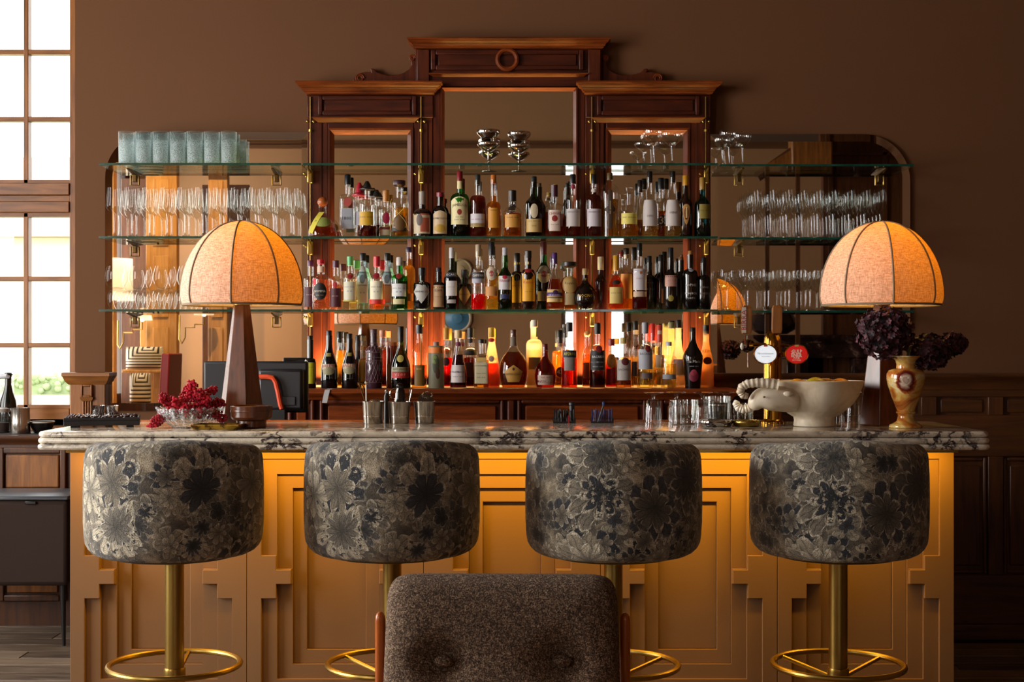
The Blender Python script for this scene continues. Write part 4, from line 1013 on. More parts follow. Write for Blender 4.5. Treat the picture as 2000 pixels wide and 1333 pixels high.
def cord(o, h, R_, prof, surf):
    for sg in (1, -1): MB().tube([surf(sg*R_*1.0*math.cos(t*3.1), h*(.12 + .55*t), .003) for t in [i/10 for i in range(11)]], .0013, 5).build('twine', plain('#c9a25a', 0.8), o)
bottle(780, 37, 353, 6.446, z, 'std', 'clear twine wrapped bottle with broad dark wooden stopper', liq=GOLD, fill=.55, dens=.15, cap=('#3a2028', 13, 24, 'flat'), neck=.017, patches=[('oval', .15, .24, .7, .14, '#6a4a20'), ('rect', 0, .12, .9, .03, '#1c1410')], extra=cord)
bottle(825, 37, 374, FA, z, 'squat', 'dark rum bottle with portrait label and grey neck band', glass='#140a08', cap=('#8f8478', 26, 14), patches=[('rect', 0, .33, 1.0, .27, '#c9b99a'), ('rect', .35, .3, .5, .2, '#a3452a'), ('oval', -.25, .36, .35, .13, '#5a4a42')], texts=[('== ===', .55, .9, '#4a1a10')])
bottle(860, 33, 376, FA, z, 'squat', 'very dark bottle sealed with red wax above a cream label', glass='#120607', cap=('#7a1226', 9, 15), patches=[('arch', 0, .28, .9, .22, '#c9b08a'), ('oval', 0, .18, .7, .09, '#b9932f')], texts=[('RUMBULLION', .40, 1.1, '#3a1a14')])
bottle(898, 37, 335, FA, z, 'std', 'green whiskey bottle with arched cream label and red capsule', glass=GREEN, liq='#2c3a10', fill=.5, cap=('#7a1018', 22, 12), patches=[('arch', 0, .36, 1.05, .18, '#d8cb95'), ('oval', 0, .37, .25, .045, '#8a2a1c'), ('rect', 0, .79, .3, .06, '#d8cb95')], texts=[('JAMESON', .475, 1.05, '#2a2a1c', 1.1, .12), ('== ==', .29, .5, '#4a4a34'), ('=== ===', .25, .7, '#4a4a34')])
bottle(933, 33, 341, FA, z, 'std', 'deep red amber whiskey bottle with dark capsule and low white label', liq='#8a2408', fill=.72, cap=('#2a2a26', 20, 11), patches=[('rect', 0, .26, .95, .10, '#d5cdd2'), ('rect', 0, .18, .95, .03, '#c9a93a')], texts=[('== === ==', .27, .95, '#5a3a42')])
bottle(964, 29, 342, FA, z, 'long', 'golden whisky bottle with slim neck and orange cap', liq='#d98a14', fill=.72, cap=('#b5641c', 17, 11), patches=[('rect', 0, .3, .8, .16, '#c98a24')], texts=[('===', .42, .5, '#4a3410')])
bottle(1001, 36, 372, FA, z, 'squat', 'short amber bottle with black neck sleeve and copper top', liq='#c9701c', fill=.58, cap=('#14100e', 22, 15), patches=[('rect', 0, .33, .95, .14, '#c98f3a'), ('rect', -.1, .62, .4, .07, '#2a1c14')], texts=[('=== ==', .40, .8, '#5a3410')])
bottle(1043, 34, 345, FA, z, 'wine', 'dark green bottle with pale oval badge above a cream label', glass=DGREEN, liq='#2a1c08', fill=.6, cap=('#141c20', 20, 11), patches=[('rect', 0, .18, 1.05, .11, '#c9a868'), ('oval', 0, .42, .45, .12, '#c9b99a')], texts=[('=== === ==', .25, .9, '#6a5a3a'), ('==', .17, .3, '#6a5a3a')])
bottle(1053, 26, 358, BA, z, 'wine', 'dark brown bottle half hidden behind the green bottle with oval badge', glass='#1c1408', cap=('#5a4a34', 14, 9))
bottle(1083, 38, 361, FA, z, 'squat', 'round shouldered whisky bottle with plum neck and gold top', liq='#a83a14', fill=.5, cap=('#3a0f28', 24, 13), patches=[('rect', 0, .30, .6, .20, '#d9c4b4'), ('oval', 0, .34, .3, .06, '#8a1c1c'), ('oval', 0, .97, .3, .03, '#c9a83a')], texts=[('CHIVAS', .43, .75, '#8a1c1c'), ('== ==', .22, .5, '#8a1c1c')])
bottle(1072, 22, 376, BA, z, 'squat', 'small amber bottle with gold top behind the plum necked whisky', liq='#a85a14', fill=.6, cap=('#b9933a', 10, 9))
bottle(1119, 31, 341, FA, z, 'std', 'half empty whisky bottle with black capsule and silver white label', liq='#8a2c0c', fill=.30, cap=('#121014', 18, 12), patches=[('rect', 0, .30, 1.0, .14, '#c5bdbb'), ('oval', 0, .80, .3, .04, '#8a1c34')], texts=[('SINGLETON', .39, .95, '#55505a')])
bottle(1108, 18, 358, BA, z, 'wine', 'slim dark bottle half hidden behind the half empty whisky', glass='#20180f', cap=('#16161a', 16, 8))
bottle(1160, 32, 341, FA, z, 'std', 'full red brown whisky bottle with black capsule and silver white label', liq='#7a2008', fill=.80, cap=('#121014', 18, 12), patches=[('rect', 0, .30, 1.0, .14, '#c5bdc2'), ('oval', 0, .74, .4, .03, '#c9bdb0')], texts=[('SINGLETON', .39, .95, '#55505a')])
bottle(1191, 35, 338, FA, z, 'flare', 'tall ribbed amber liqueur bottle widening to the shoulders with narrow vertical label', liq='#b98a30', fill=.62, dens=.2, cap=('#5a4420', 14, 11), patches=[('rect', 0, .42, .22, .30, '#3a2a1c'), ('oval', 0, .42, .6, .06, '#3a2418')], texts=[('== =====', .45, .9, '#c9b890', 1.0, 0, 1)])
bottle(1228, 37, 367, FA, z, 'squat', 'decanter with flared glass stopper and yellow label', liq='#c98a2a', fill=.42, cap=(M_GLASSE, 20, 17, 'flare'), neck=.012, patches=[('rect', 0, .36, .95, .11, '#d9c860')], texts=[('== ====', .38, .9, '#5a5a2a')])
bottle(1250, 24, 352, BA, z, 'cone', 'conical clear bottle with dark capsule behind the decanter', liq='#b9741c', fill=.35, cap=('#1c1410', 24, 10))
bottle(1269, 32, 335, FA, z, 'slope', 'long necked clear bottle with plain white label, left of the pair', liq='#c9a060', fill=.2, cap=('#15100e', 22, 11), patches=[('rect', 0, .36, 1.05, .20, '#c4bbb6')], texts=[('HINE', .31, .5, '#8a807c')])
bottle(1291, 27, 348, BA, z, 'std', 'amber bottle with black cap and round dark 3 badge between the white labels', liq='#c96a14', fill=.5, cap=('#0f1418', 22, 12), patches=[('oval', .1, .28, .7, .09, '#2a1418')], texts=[('3', .28, .35, '#d9cdb6')])
bottle(1314, 33, 335, FA, z, 'slope', 'long necked clear bottle with plain white label, right of the pair', liq='#c9a060', fill=.2, cap=('#15100e', 22, 11), patches=[('rect', 0, .36, 1.05, .20, '#c4bbb6')], texts=[('HINE', .36, .55, '#6a605c')])
bottle(1339, 26, 343, 6.46, z, 'wine', 'dark brown liqueur bottle with gold cap and tapering label', glass='#1f0c05', cap=('#c08a1c', 20, 12), patches=[('tri', 0, .36, .85, .17, '#b98a4a'), ('oval', 0, .38, .3, .11, '#6a2a14')], texts=[('I', .38, .15, '#e0c080')])
bottle(1372, 33, 347, FA, z, 'wine', 'teal glass bottle with gold capsule and olive label', glass=TEAL, cap=('#9a7430', 24, 12), patches=[('rect', .25, .42, .75, .12, '#8a7a34')], texts=[('=== ==', .43, .8, '#5a4a1c')])
# ------------------------------------------------ middle bottle shelf
GRP = 'bottles on the lowest glass shelf'; z = 1.5252
bottle(607, 28, 509, BA, z, 'std', 'gin bottle with plum cap and dark red label at the left end', liq='#d9a080', fill=.4, dens=.1, cap=('#5a2448', 12, 12), patches=[('rect', 0, .26, 1.0, .20, '#4a1420')], texts=[('== ==', .3, .6, '#c9a0a0')])
bottle(627, 34, 507, FA, z, 'std', 'pinkish bottle with red cap and round black badge', liq='#e0906a', fill=.62, dens=.2, cap=('#b01a28', 9, 15), neck=.0165, patches=[('oval', 0, .36, .8, .17, '#17110f'), ('oval', -.75, .55, .3, .07, '#c0142a'), ('rect', 0, .80, .65, .06, '#d8b8a0')], texts=[('BOMMA', .36, .8, '#d8cbb8'), ('== ==', .28, .5, '#a8947c'), ('=== ===', .10, .8, '#5a3020')])
bottle(656, 26, 509, FA, z, 'std', 'gin bottle with plum cap and dark red label, second of the two', liq='#e0a080', fill=.55, dens=.15, cap=('#54243c', 14, 13), patches=[('rect', 0, .24, 1.0, .19, '#4a1420'), ('oval', 0, .5, .35, .06, '#a8242c')], texts=[('== ==', .27, .6, '#c9a0a0')])
bottle(684, 29, 501, FA, z, 'std', 'clear gin bottle with pale green cap and red seal', liq='#d9cda0', fill=.6, dens=.08, cap=('#5fae72', 18, 13), patches=[('rect', 0, .35, .95, .17, '#d5d0b6'), ('oval', .1, .63, .4, .06, '#8a1020'), ('band', 0, .165, 1, .012, '#c9b96a')], texts=[('=== ===', .42, .9, '#5a5a8a'), ('= =', .34, .4, '#5a5a8a')])
bottle(709, 26, 495, BA, z, 'std', 'pale blue gin bottle with black cap and tall white label, left of two', glass=BLUE, cap=('#16181c', 15, 12), sq=4, patches=[('arch', 0, .40, .9, .28, '#b9c2bd'), ('oval', 0, .54, .4, .08, '#5a6a6e')], texts=[('BOMBAY', .66, .75, '#3a3a44'), ('SAPPHIRE', .43, .8, '#3a3a44'), ('= =', .3, .4, '#3a3a44')])
bottle(736, 30, 501, FA, z, 'std', 'clear gin bottle with red cap, red seal and red foot band', liq='#e08a3a', fill=.55, dens=.1, cap=('#c0202c', 20, 13), patches=[('rect', 0, .36, .95, .17, '#dcd4b8'), ('oval', 0, .63, .45, .06, '#8a1020'), ('band', 0, .15, 1, .045, '#c0281e')], texts=[('=== ===', .42, .9, '#3a3a6a'), ('= =', .33, .4, '#3a3a6a')])
bottle(757, 26, 495, BA, z, 'std', 'pale blue gin bottle with black cap and tall white label, right of two', glass=BLUE, cap=('#16181c', 15, 12), sq=4, patches=[('arch', 0, .40, .9, .28, '#b9c2bd'), ('oval', 0, .54, .4, .08, '#5a6a6e')], texts=[('BOMBAY', .66, .75, '#3a3a44'), ('SAPPHIRE', .43, .8, '#3a3a44')])
bottle(780, 33, 503, FA, z, 'std', 'bright green gin bottle with silver cap and white label', glass=(0.10, .62, .16), liq='#1c5a1c', fill=.6, cap=('#c9c4c0', 16, 12), patches=[('rect', 0, .37, .98, .12, '#cfd0cc'), ('oval', 0, .64, .35, .055, '#8a1c18'), ('rect', 0, .15, .75, .05, '#c9bd8a')], texts=[('=== == ==', .40, 1.0, '#3a4a7a'), ('= =', .33, .4, '#3a4a7a')])
bottle(799, 24, 483, BA, z, 'std', 'golden bottle with dark plum cap rising behind the green gin', liq='#c98a2a', fill=.85, cap=('#2c2040', 10, 12), patches=[('rect', 0, .2, .9, .06, '#c96a14')])
bottle(824, 34, 523, FA, z, 'apoth', 'squat black apothecary bottle with white diamond label', glass='#0a0a0c', cap=('#101018', 16, 14), patches=[('diamond', 0, .42, 1.05, .28, '#b8b6ae')], texts=[("HENDRICK'S", .42, 1.0, '#3a3a3a')])
bottle(857, 24, 523, FA, z, 'squat', 'small dark bottle with tan paper label', glass='#140c0a', cap=('#2a2430', 16, 10), patches=[('rect', 0, .32, 1.0, .26, '#b08a62')], texts=[('ELIXIR', .45, .8, '#2a1c14'), ('=== ==', .3, .7, '#4a2c1c')])
bottle(882, 30, 484, FA, z, 'wine', 'dark bottle with silver neck and navy band lettered in white', glass=DGREEN, liq='#3a2008', fill=.6, cap=('#c9c6c8', 38, 10), patches=[('rect', 0, .56, 1.1, .04, '#23283a'), ('rect', 0, .34, .75, .12, '#cfc9c4'), ('rect', 0, .13, .6, .03, '#a8a098')], texts=[('RICARD', .56, .95, '#e2e0da'), ('=== ==', .36, .5, '#a85a3a')])
bottle(907, 28, 527, BA, z, 'apoth', 'black apothecary bottle with tan diamond label standing behind', glass='#100d0b', cap=('#141218', 16, 13), patches=[('diamond', 0, .38, 1.0, .27, '#8a6a42')], texts=[("HENDRICK'S", .38, 1.0, '#3a2a1a')])
bottle(934, 28, 478, FA, z, 'tall', 'clear bottle nearly emptied of bright red liqueur', liq='#b80a14', fill=.27, dens=.45, cap=('#b9a58a', 24, 11), patches=[('rect', 0, .52, 1.0, .05, '#3a3840'), ('rect', 0, .44, 1.0, .035, '#a8a8b4')], texts=[('CAMPARI', .52, .98, '#e0d8cc', 1.2)])
bottle(960, 27, 473, FA, z, 'std', 'clear vermouth bottle with pale gold liquid and round badge', liq='#d9b04a', fill=.62, dens=.12, cap=('#17191f', 26, 12), patches=[('oval', 0, .53, .8, .10, '#c9b9a0'), ('rect', 0, .52, 1.0, .028, '#2a2420'), ('oval', 0, .53, .3, .045, '#a8241c'), ('rect', 0, .27, .95, .07, '#c98a4a')], texts=[('MARTINI', .52, .9, '#e0d8cc')])
bottle(986, 28, 484, FA, z, 'wine', 'green aniseed bottle with silver capsule and red lettered white label', glass=(.14, .38, .10), liq='#33401a', fill=.55, cap=('#b9b9c4', 28, 10), patches=[('rect', 0, .43, 1.0, .11, '#c9c4c4'), ('rect', 0, .21, .6, .035, '#232a5a'), ('oval', 0, .52, .35, .03, '#a8182c')], texts=[('PERNOD', .46, .98, '#a8182c', 1.2)])
bottle(1010, 24, 495, BA, z, 'std', 'dark coffee liqueur bottle with yellow label standing behind its twin', glass='#1c0c06', cap=('#1c1512', 16, 12), patches=[('arch', 0, .35, .9, .22, '#b9861c'), ('band', 0, .82, 1, .02, '#b9a04a')], texts=[('== ==', .42, .8, '#8a2a10')])
bottle(1032, 28, 490, FA, z, 'std', 'dark coffee liqueur bottle with bright yellow arched label in front', glass='#1c0a05', cap=('#14100e', 14, 13), patches=[('arch', 0, .36, 1.0, .22, '#d99a14'), ('band', 0, .79, 1, .022, '#c9b04a'), ('oval', 0, .66, .55, .035, '#8a141c')], texts=[('Kahlua', .46, .9, '#b8300c'), ('== ==', .3, .5, '#8a4a10')])
bottle(1062, 30, 472, BA, z, 'wine', 'green vermouth bottle with round badge and dark red neck', glass=(.08, .42, .12), liq='#1c3a10', fill=.5, cap=('#4a1014', 26, 12), patches=[('oval', 0, .52, .95, .13, '#b0a28a'), ('rect', 0, .52, 1.0, .028, '#1c1a20'), ('oval', 0, .52, .35, .05, '#a8241c'), ('rect', 0, .2, .9, .07, '#6a5a3a')], texts=[('MARTINI', .52, .95, '#d8d0c4')])
bottle(1083, 34, 494, FA, z, 'cone', 'round bottle with purple capsule and purple label band', liq='#8a3a10', fill=.6, cap=('#4a2468', 22, 11), patches=[('rect', 0, .24, 1.05, .11, '#c9a868'), ('rect', 0, .25, 1.05, .055, '#3a1a66'), ('oval', .1, .30, .3, .04, '#3a1a44')], texts=[('DE KUYPER', .25, .9, '#c9bde0')])
bottle(1112, 34, 512, 6.47, z, 'squat', 'fancy decanter bottle with wide flat black stopper and cream label', liq='#8a5018', fill=.75, cap=('#14110f', 12, 30, 'flat'), neck=.018, patches=[('oval', 0, .52, .95, .18, '#b9985a'), ('rect', 0, .22, .6, .12, '#b39a6a')], texts=[('Royale', .55, .7, '#4a3414')])
bottle(1143, 46, 525, FA, z, 'ball', 'round black liqueur bottle with gold lettering and wooden stopper', glass='#120806', cap=('#a88a5a', 12, 12), neck=.011, patches=[('band', 0, .74, 1, .03, '#b9934a')], texts=[('NOCINO', .33, .75, '#d9a83a', 1.2)])
bottle(1173, 24, 502, BA, z, 'wine', 'dark red bottle with cream capsule behind the round black bottle', glass='#2a0a0c', cap=('#c9bb98', 26, 12))
bottle(1203, 34, 499, FA, z, 'ball', 'round cognac bottle with gold capsule and cream label', liq='#a8420c', fill=.75, cap=('#c08a24', 30, 12), patches=[('rect', 0, .26, .85, .15, '#d0b468'), ('oval', 0, .5, .5, .04, '#2a1410')], texts=[('=== ===', .3, .8, '#5a3a14')])
bottle(1223, 27, 485, BA, z, 'wine', 'amber bottle with gold label standing behind the round cognac', liq='#c9741c', fill=.55, cap=('#231812', 12, 12), patches=[('rect', 0, .38, .95, .20, '#c98a3a'), ('band', 0, .86, 1, .03, '#b9a068')])
bottle(1213, 20, 492, 6.545, z, 'wine', 'slim bottle with red top glimpsed behind the cognac', liq='#a85a20', fill=.5, cap=('#7a1c18', 10, 10))
bottle(1249, 30, 475, FA, z, 'std', 'clear port bottle of red wine with big white label', liq='#5a0a10', fill=.66, cap=('#0e1216', 26, 11), patches=[('rect', 0, .45, 1.0, .16, '#c6c0c4'), ('rect', 0, .23, 1.0, .04, '#b9a08a'), ('oval', .1, .55, .15, .025, '#a8642a')], texts=[('PORTO', .46, .6, '#a05a4a')])
bottle(1268, 24, 500, BA, z, 'std', 'dark port bottle stencilled in faint white beside the white labelled port', glass='#0c0907', cap=('#14181c', 24, 10), texts=[('FONSECA', .5, .8, '#6a645c'), ('= ==', .38, .7, '#6a645c')])
bottle(1291, 26, 498, BA, z, 'wine', 'dark wine bottle with thin orange glint painted on', glass='#0c0907', cap=('#12161a', 24, 10), patches=[('rect', .2, .25, .25, .13, '#c97a3a')])  # the orange patch is a light glint painted on the glass
bottle(1310, 29, 484, FA, z, 'wine', 'black wine bottle with small pink label and gold medal', glass='#0a0808', cap=('#14161f', 36, 11), patches=[('rect', -.1, .46, .85, .09, '#b58a7c'), ('oval', -.1, .18, .4, .05, '#8a7a2a')], texts=[('== ==', .46, .6, '#a8382c')])
bottle(1330, 24, 502, BA, z, 'wine', 'dark bottle with tan cork half hidden behind the pink label bottle', glass='#0d0a08', cap=('#6a4a2c', 12, 10))
bottle(1348, 30, 490, FA, z, 'std', 'black port bottle stencilled in white lettering with bare cork', glass='#0a0708', cap=('#9a6a34', 14, 9), patches=[('oval', 0, .67, .3, .035, '#8a8a92')], texts=[('SOPHIE', .41, .95, '#c9c6c2'), ('FONSECA', .27, 1.0, '#c9c6c2'), ('PORTO', .19, .7, '#c9c6c2')])
bottle(1374, 28, 503, 6.46, z, 'std', 'black port bottle at the right end with faint stencilled lettering', glass='#0a0708', cap=('#14181c', 20, 10), texts=[('SOPHIE', .42, .8, '#77736e'), ('PORTO', .3, .8, '#77736e')])
# ------------------------------------------------ bottles on the mahogany ledge
GRP = 'bottles on the mahogany ledge'; z = ZL + 0.0003; FC, BC = 6.36, 6.47
bottle(606, 23, 656, FC, z, 'long', 'dark bottle with plain yellow label at the left end of the ledge', glass='#140d08', cap=('#120e0c', 14, 10), patches=[('rect', 0, .29, 1.0, .20, '#b9b41c')], texts=[('=== ==', .40, .8, '#4a5a14')])
bottle(643, 32, 646, FC, z, 'slope', 'black cream liqueur bottle with curved red and cream badge, left of two', glass='#0a080b', cap=('#17161c', 18, 11), patches=[('rect', 0, .37, .85, .05, '#c9b39a'), ('oval', 0, .30, .8, .07, '#8a8462'), ('rect', 0, .58, .3, .03, '#8a7a34')], texts=[('BAILEYS', .39, .95, '#8a1c18', 1.2, .15), ('=== ===', .18, .7, '#6a6058')])
bottle(663, 16, 648, BC, z, 'wine', 'amber bottle with black top glimpsed between the black cream liqueurs', liq='#d99a2a', fill=.75, cap=('#17130f', 22, 11))
bottle(683, 32, 652, FC, z, 'slope', 'black cream liqueur bottle with curved red and cream badge, right of two', glass='#0a080b', cap=('#17161c', 18, 11), patches=[('rect', 0, .40, .85, .05, '#c9b39a'), ('oval', 0, .33, .8, .07, '#8a8462'), ('rect', 0, .62, .3, .03, '#8a7a34')], texts=[('BAILEYS', .42, .95, '#8a1c18', 1.2, .15), ('=== ===', .18, .7, '#6a6058')])
bottle(699, 14, 655, BC, z, 'wine', 'dark bottle top showing behind the right black cream liqueur', glass='#14100c', cap=('#2a241c', 20, 11))
bottle(709, 19, 676, 6.40, z, 'squat', 'small amber bottle with cork stopper and golden label', liq='#e0a02a', fill=.75, cap=('#b9824a', 9, 12), patches=[('rect', 0, .4, .9, .25, '#d9a83a')])
def lattice(o, h, R_, prof, surf):
    b = MB()
    for k in range(-4, 5):
        for sg in (1, -1): b.tube([surf(R_*(k*.42 + sg*t*.9), h*(.10 + .36*t), .0006) for t in [i/6 for i in range(7)]], .0011, 4)
        for sg in (1, -1): b.tube([surf(R_*(k*.42 + sg*t*.45), h*(.60 + .16*t), .0006) for t in [i/4 for i in range(5)]], .0011, 4)
    for zz in (.10, .47, .52, .60, .76): b.tube([surf(R_*(-1.4 + 2.8*i/16), h*zz, .0006) for i in range(17)], .0014, 4)
    b.build('embossed_lattice', plain('#7a5a5e', 0.25), o)
bottle(730, 32, 643, FC, z, 'apoth', 'tall purple brown bottle embossed all over with a diamond lattice', glass='#3a2430', cap=('#4a2c34', 14, 14), neck=.016, extra=lattice)
bottle(748, 24, 645, BC, z, 'apoth', 'lattice embossed bottle with copper cap standing behind its twin', liq='#8a3410', fill=.7, cap=('#a86a4a', 14, 13))
bottle(766, 24, 668, 6.42, z, 'can', 'red carton with copper top beside the green cognac bottle', glass='#8a2c10', cap=('#b0602a', 14, 23), neck=.02, patches=[('rect', 0, .3, .85, .22, '#8a4a1c')])
bottle(783, 38, 638, 6.35, z, 'slope', 'dark green cognac bottle with black neck and red band', glass=(.12, .24, .10), liq='#23300f', fill=.5, cap=('#0c0c0e', 30, 12), patches=[('rect', 0, .30, 1.05, .045, '#8a8464'), ('rect', 0, .22, 1.05, .05, '#a81c1c'), ('oval', 0, .48, .35, .06, '#a8984a')], texts=[('REMY MARTIN', .31, 1.0, '#2a2a1c'), ('V S O P', .22, .7, '#e0b49a')])
bottle(819, 30, 634, FC, z, 'wine', 'clear tequila bottle with dark cap and golden rest', liq='#d9882a', fill=.40, dens=.15, cap=('#15171c', 18, 13), patches=[('rect', .1, .20, .7, .16, '#7a5a1c')], texts=[('==', .3, .4, '#e0b060')])
bottle(852, 31, 668, FC, z, 'can', 'frosted white bottle with orange collar and dark parrot picture', glass=frosted('#a8a890', .9), cap=('#8a6a5a', 14, 12), neck=.013, patches=[('band', 0, .82, 1, .06, '#d9782a'), ('oval', 0, .52, .45, .2, '#3a3a24'), ('oval', .25, .32, .28, .12, '#4a2a1c'), ('oval', -.15, .62, .35, .1, '#6a7a3a')])
bottle(872, 22, 640, BC, z, 'std', 'gold capped bottle of red vermouth behind the parrot bottle', liq='#c01a0a', fill=.55, cap=('#c9973a', 24, 12), patches=[('oval', 0, .43, .6, .07, '#4a141c')])
bottle(895, 33, 645, FC, z, 'cone', 'raspberry liqueur bottle with cream neck, purple contents and white label', liq='#4a0f1c', fill=.62, dens=.7, cap=('#c9a878', 16, 15), patches=[('rect', 0, .25, .95, .15, '#c6bcb8'), ('oval', 0, .76, .4, .04, '#6a1c3a')], texts=[('FRAMBOISE', .28, .95, '#3a3a5a'), ('=== ==', .2, .7, '#5a5a6a')])
bottle(919, 28, 640, BC, z, 'std', 'dark amber bottle with long black cap behind the white raspberry label', liq='#5a1c08', fill=.55, cap=('#111314', 20, 13), patches=[('oval', 0, .78, .5, .04, '#231410'), ('band', 0, .58, 1, .04, '#101614'), ('rect', 0, .3, .9, .12, '#5a2410')])
bottle(940, 30, 663, FC, z, 'std', 'square honey whiskey bottle with black cap and cream label', liq='#d0882a', fill=.6, cap=('#16110f', 8, 13), sq=6, neck=.012, patches=[('rect', 0, .32, .88, .22, '#c6bc98'), ('rect', 0, .58, .7, .05, '#c9a860')], texts=[('JACK DANIELS', .46, .85, '#3a3a24'), ('=== ===', .3, .6, '#5a5a3a'), ('== ==', .22, .55, '#5a5a3a')])
bottle(960, 32, 640, 6.45, z, 'cone', 'frosted orange and red bottle with yellow cap and red neck seal', glass=frosted('#f6deb8', .5), liq='#f0380a', fill=.45, dens=.5, cap=('#c9a02a', 20, 13), patches=[('oval', 0, .79, .5, .035, '#b82a14'), ('oval', 0, .48, .35, .05, '#c9a890')], texts=[('=== ==', .3, .8, '#c93a10')])
bottle(1003, 58, 644, FC, z, 'ball', 'big round amber flask with gold five sided label', liq='#a8480c', fill=.66, dens=.2, cap=('#4a2014', 14, 13), neck=.0155, patches=[('penta', 0, .24, .68, .16, '#b98a3a'), ('rect', 0, .80, .28, .08, '#6a5a4a'), ('oval', 0, .33, .08, .025, '#3a1c10')], texts=[('ARMAGNAC', .24, .75, '#6a4a1c')])
bottle(1044, 30, 625, 6.42, z, 'tall', 'tall frosted white vodka bottle glowing from behind', glass=frosted('#f6ead4', .55), liq='#f0d8a0', fill=.6, dens=.25, cap=('#c9bfae', 14, 13), patches=[('rect', 0, .36, .85, .09, '#8a7a4a'), ('rect', .35, .82, .15, .07, '#4a4a4a')], texts=[('=== ==', .25, .6, '#8a7a5a')])
bottle(1065, 44, 672, 6.35, z, 'ball', 'dumpy red brown orange liqueur bottle with cream label', liq='#a01408', fill=.92, dens=.25, cap=('#5a1018', 12, 11), neck=.0125, patches=[('rect', 0, .19, .75, .11, '#c6ac9a'), ('rect', 0, .16, .75, .025, '#5a1c1c')], texts=[('== ==', .245, .5, '#8a2424'), ('MARNIER', .16, .7, '#e0c8b8'), ])
bottle(1093, 26, 645, BC, z, 'std', 'golden vanilla liqueur bottle with black cap and round 43 badge', liq='#e0941a', fill=.72, cap=('#171410', 26, 11), patches=[('oval', .1, .27, .7, .09, '#5a2010'), ('band', 0, .74, 1, .03, '#c9a890')], texts=[('43', .27, .5, '#e8d8b0')])
bottle(1112, 32, 630, FC, z, 'tall', 'orange red aperitif bottle with tilted navy label', liq='#f0340a', fill=.50, dens=.4, cap=('#141422', 18, 13), neck=.0145, patches=[('rect', 0, .52, .95, .055, '#16202e'), ('rect', 0, .37, .7, .10, '#8a8078')], texts=[('APEROL', .52, .9, '#d8c83a', 1.3)], yaw=.0)
bottle(1104, 18, 640, BC, z, 'wine', 'slim dark capped bottle behind the orange aperitif', liq='#d9941c', fill=.7, cap=('#17130f', 20, 10))
bottle(1147, 20, 646, BC, z, 'wine', 'brown liqueur bottle with round wooden ball stopper', liq='#b8641c', fill=.62, cap=('#c98a4a', 13, 13, 'ball'), patches=[('rect', 0, .3, .9, .14, '#8a4a1c')])
bottle(1167, 32, 631, FC, z, 'std', 'black labelled rum bottle with black cap', liq='#3a0f06', fill=.6, dens=.5, cap=('#101012', 22, 13), patches=[('rect', 0, .43, 1.0, .15, '#17181c'), ('oval', .15, .60, .4, .055, '#7a1420'), ('rect', 0, .40, 1.0, .012, '#b9b4ae')], texts=[('BACARDI', .48, .9, '#d8d4d0', 1.2), ('==== ===', .33, .8, '#b9b4ae')])
bottle(1194, 27, 662, 6.42, z, 'ball', 'small red bottle with red cap and golden round label', liq='#c0140a', fill=.65, dens=.4, cap=('#8a141c', 14, 13), patches=[('oval', 0, .55, .8, .14, '#c98a3a'), ('oval', 0, .55, .5, .09, '#d9a85a'), ('rect', 0, .24, .9, .15, '#a81814')])
bottle(1218, 31, 660, FC, z, 'std', 'rum bottle with silver label and gold cap, shorter one', liq='#b8641c', fill=.25, dens=.15, cap=('#a8904a', 12, 13), patches=[('rect', 0, .36, 1.0, .2, '#a8a09a'), ('oval', .15, .53, .5, .075, '#5a1a1c')], texts=[('BACARDI', .37, .9, '#4a3a34', 1.1)])
bottle(1228, 20, 630, BC, z, 'std', 'clear bottle with dark cap rising behind the silver labelled rum, left one', cap=('#17130f', 18, 12), liq='#e0b46a', fill=.5, dens=.1)
bottle(1241, 20, 627, 6.46, z, 'std', 'clear bottle with dark cap rising behind the silver labelled rum, right one', cap=('#17130f', 18, 12), liq='#e0b46a', fill=.5, dens=.1, patches=[('rect', 0, .28, .9, .11, '#3a2420')])
bottle(1260, 32, 630, FC, z, 'std', 'clear rum bottle with grey cap and big white label', liq='#f0d070', fill=.45, dens=.1, cap=('#8a8a94', 22, 13), patches=[('rect', 0, .44, 1.0, .15, '#a9aab2'), ('oval', .3, .60, .35, .055, '#7a1c24'), ('rect', .2, .19, .7, .045, '#6a5a5a')], texts=[('BACARDI', .52, .9, '#2a2a34', 1.1)])
bottle(1275, 17, 632, BC, z, 'wine', 'clear bottle with white and red neck sleeve, left of two', liq='#e0c070', fill=.6, dens=.1, cap=('#c0281e', 34, 11))
bottle(1288, 22, 635, 6.45, z, 'wine', 'clear bottle with white and red neck sleeve, right of two', liq='#e8c878', fill=.6, dens=.1, cap=('#c04438', 34, 12), patches=[('rect', 0, .42, .8, .1, '#c9a890'), ('rect', 0, .88, .4, .03, '#d8b8a0')])
bottle(1306, 31, 668, FC, z, 'apoth', 'squat clear vodka bottle with silver cap and bold black lettering', liq='#e8cc70', fill=.55, dens=.2, cap=('#b9b9bd', 8, 12), neck=.0135, patches=[('rect', 0, .25, .95, .05, '#8a8a90'), ], texts=[('ABSOLUT', .56, .95, '#23201c', 1.4), ('=== ==', .46, .85, '#4a3a14')])
bottle(1311, 15, 630, BC, z, 'wine', 'slim pale bottle neck with stopper behind the vodka', glass=frosted('#d8c8a0', .5), cap=('#8a8a5a', 12, 12))
bottle(1325, 30, 625, 6.46, z, 'bulb', 'frosted pale pink vodka bottle with dark stopper and long neck', glass=frosted('#f4e0cc', .6), liq='#f2dcb8', fill=.5, dens=.2, cap=('#1c1614', 16, 12), patches=[('rect', 0, .30, .8, .12, '#c9a8a4')])
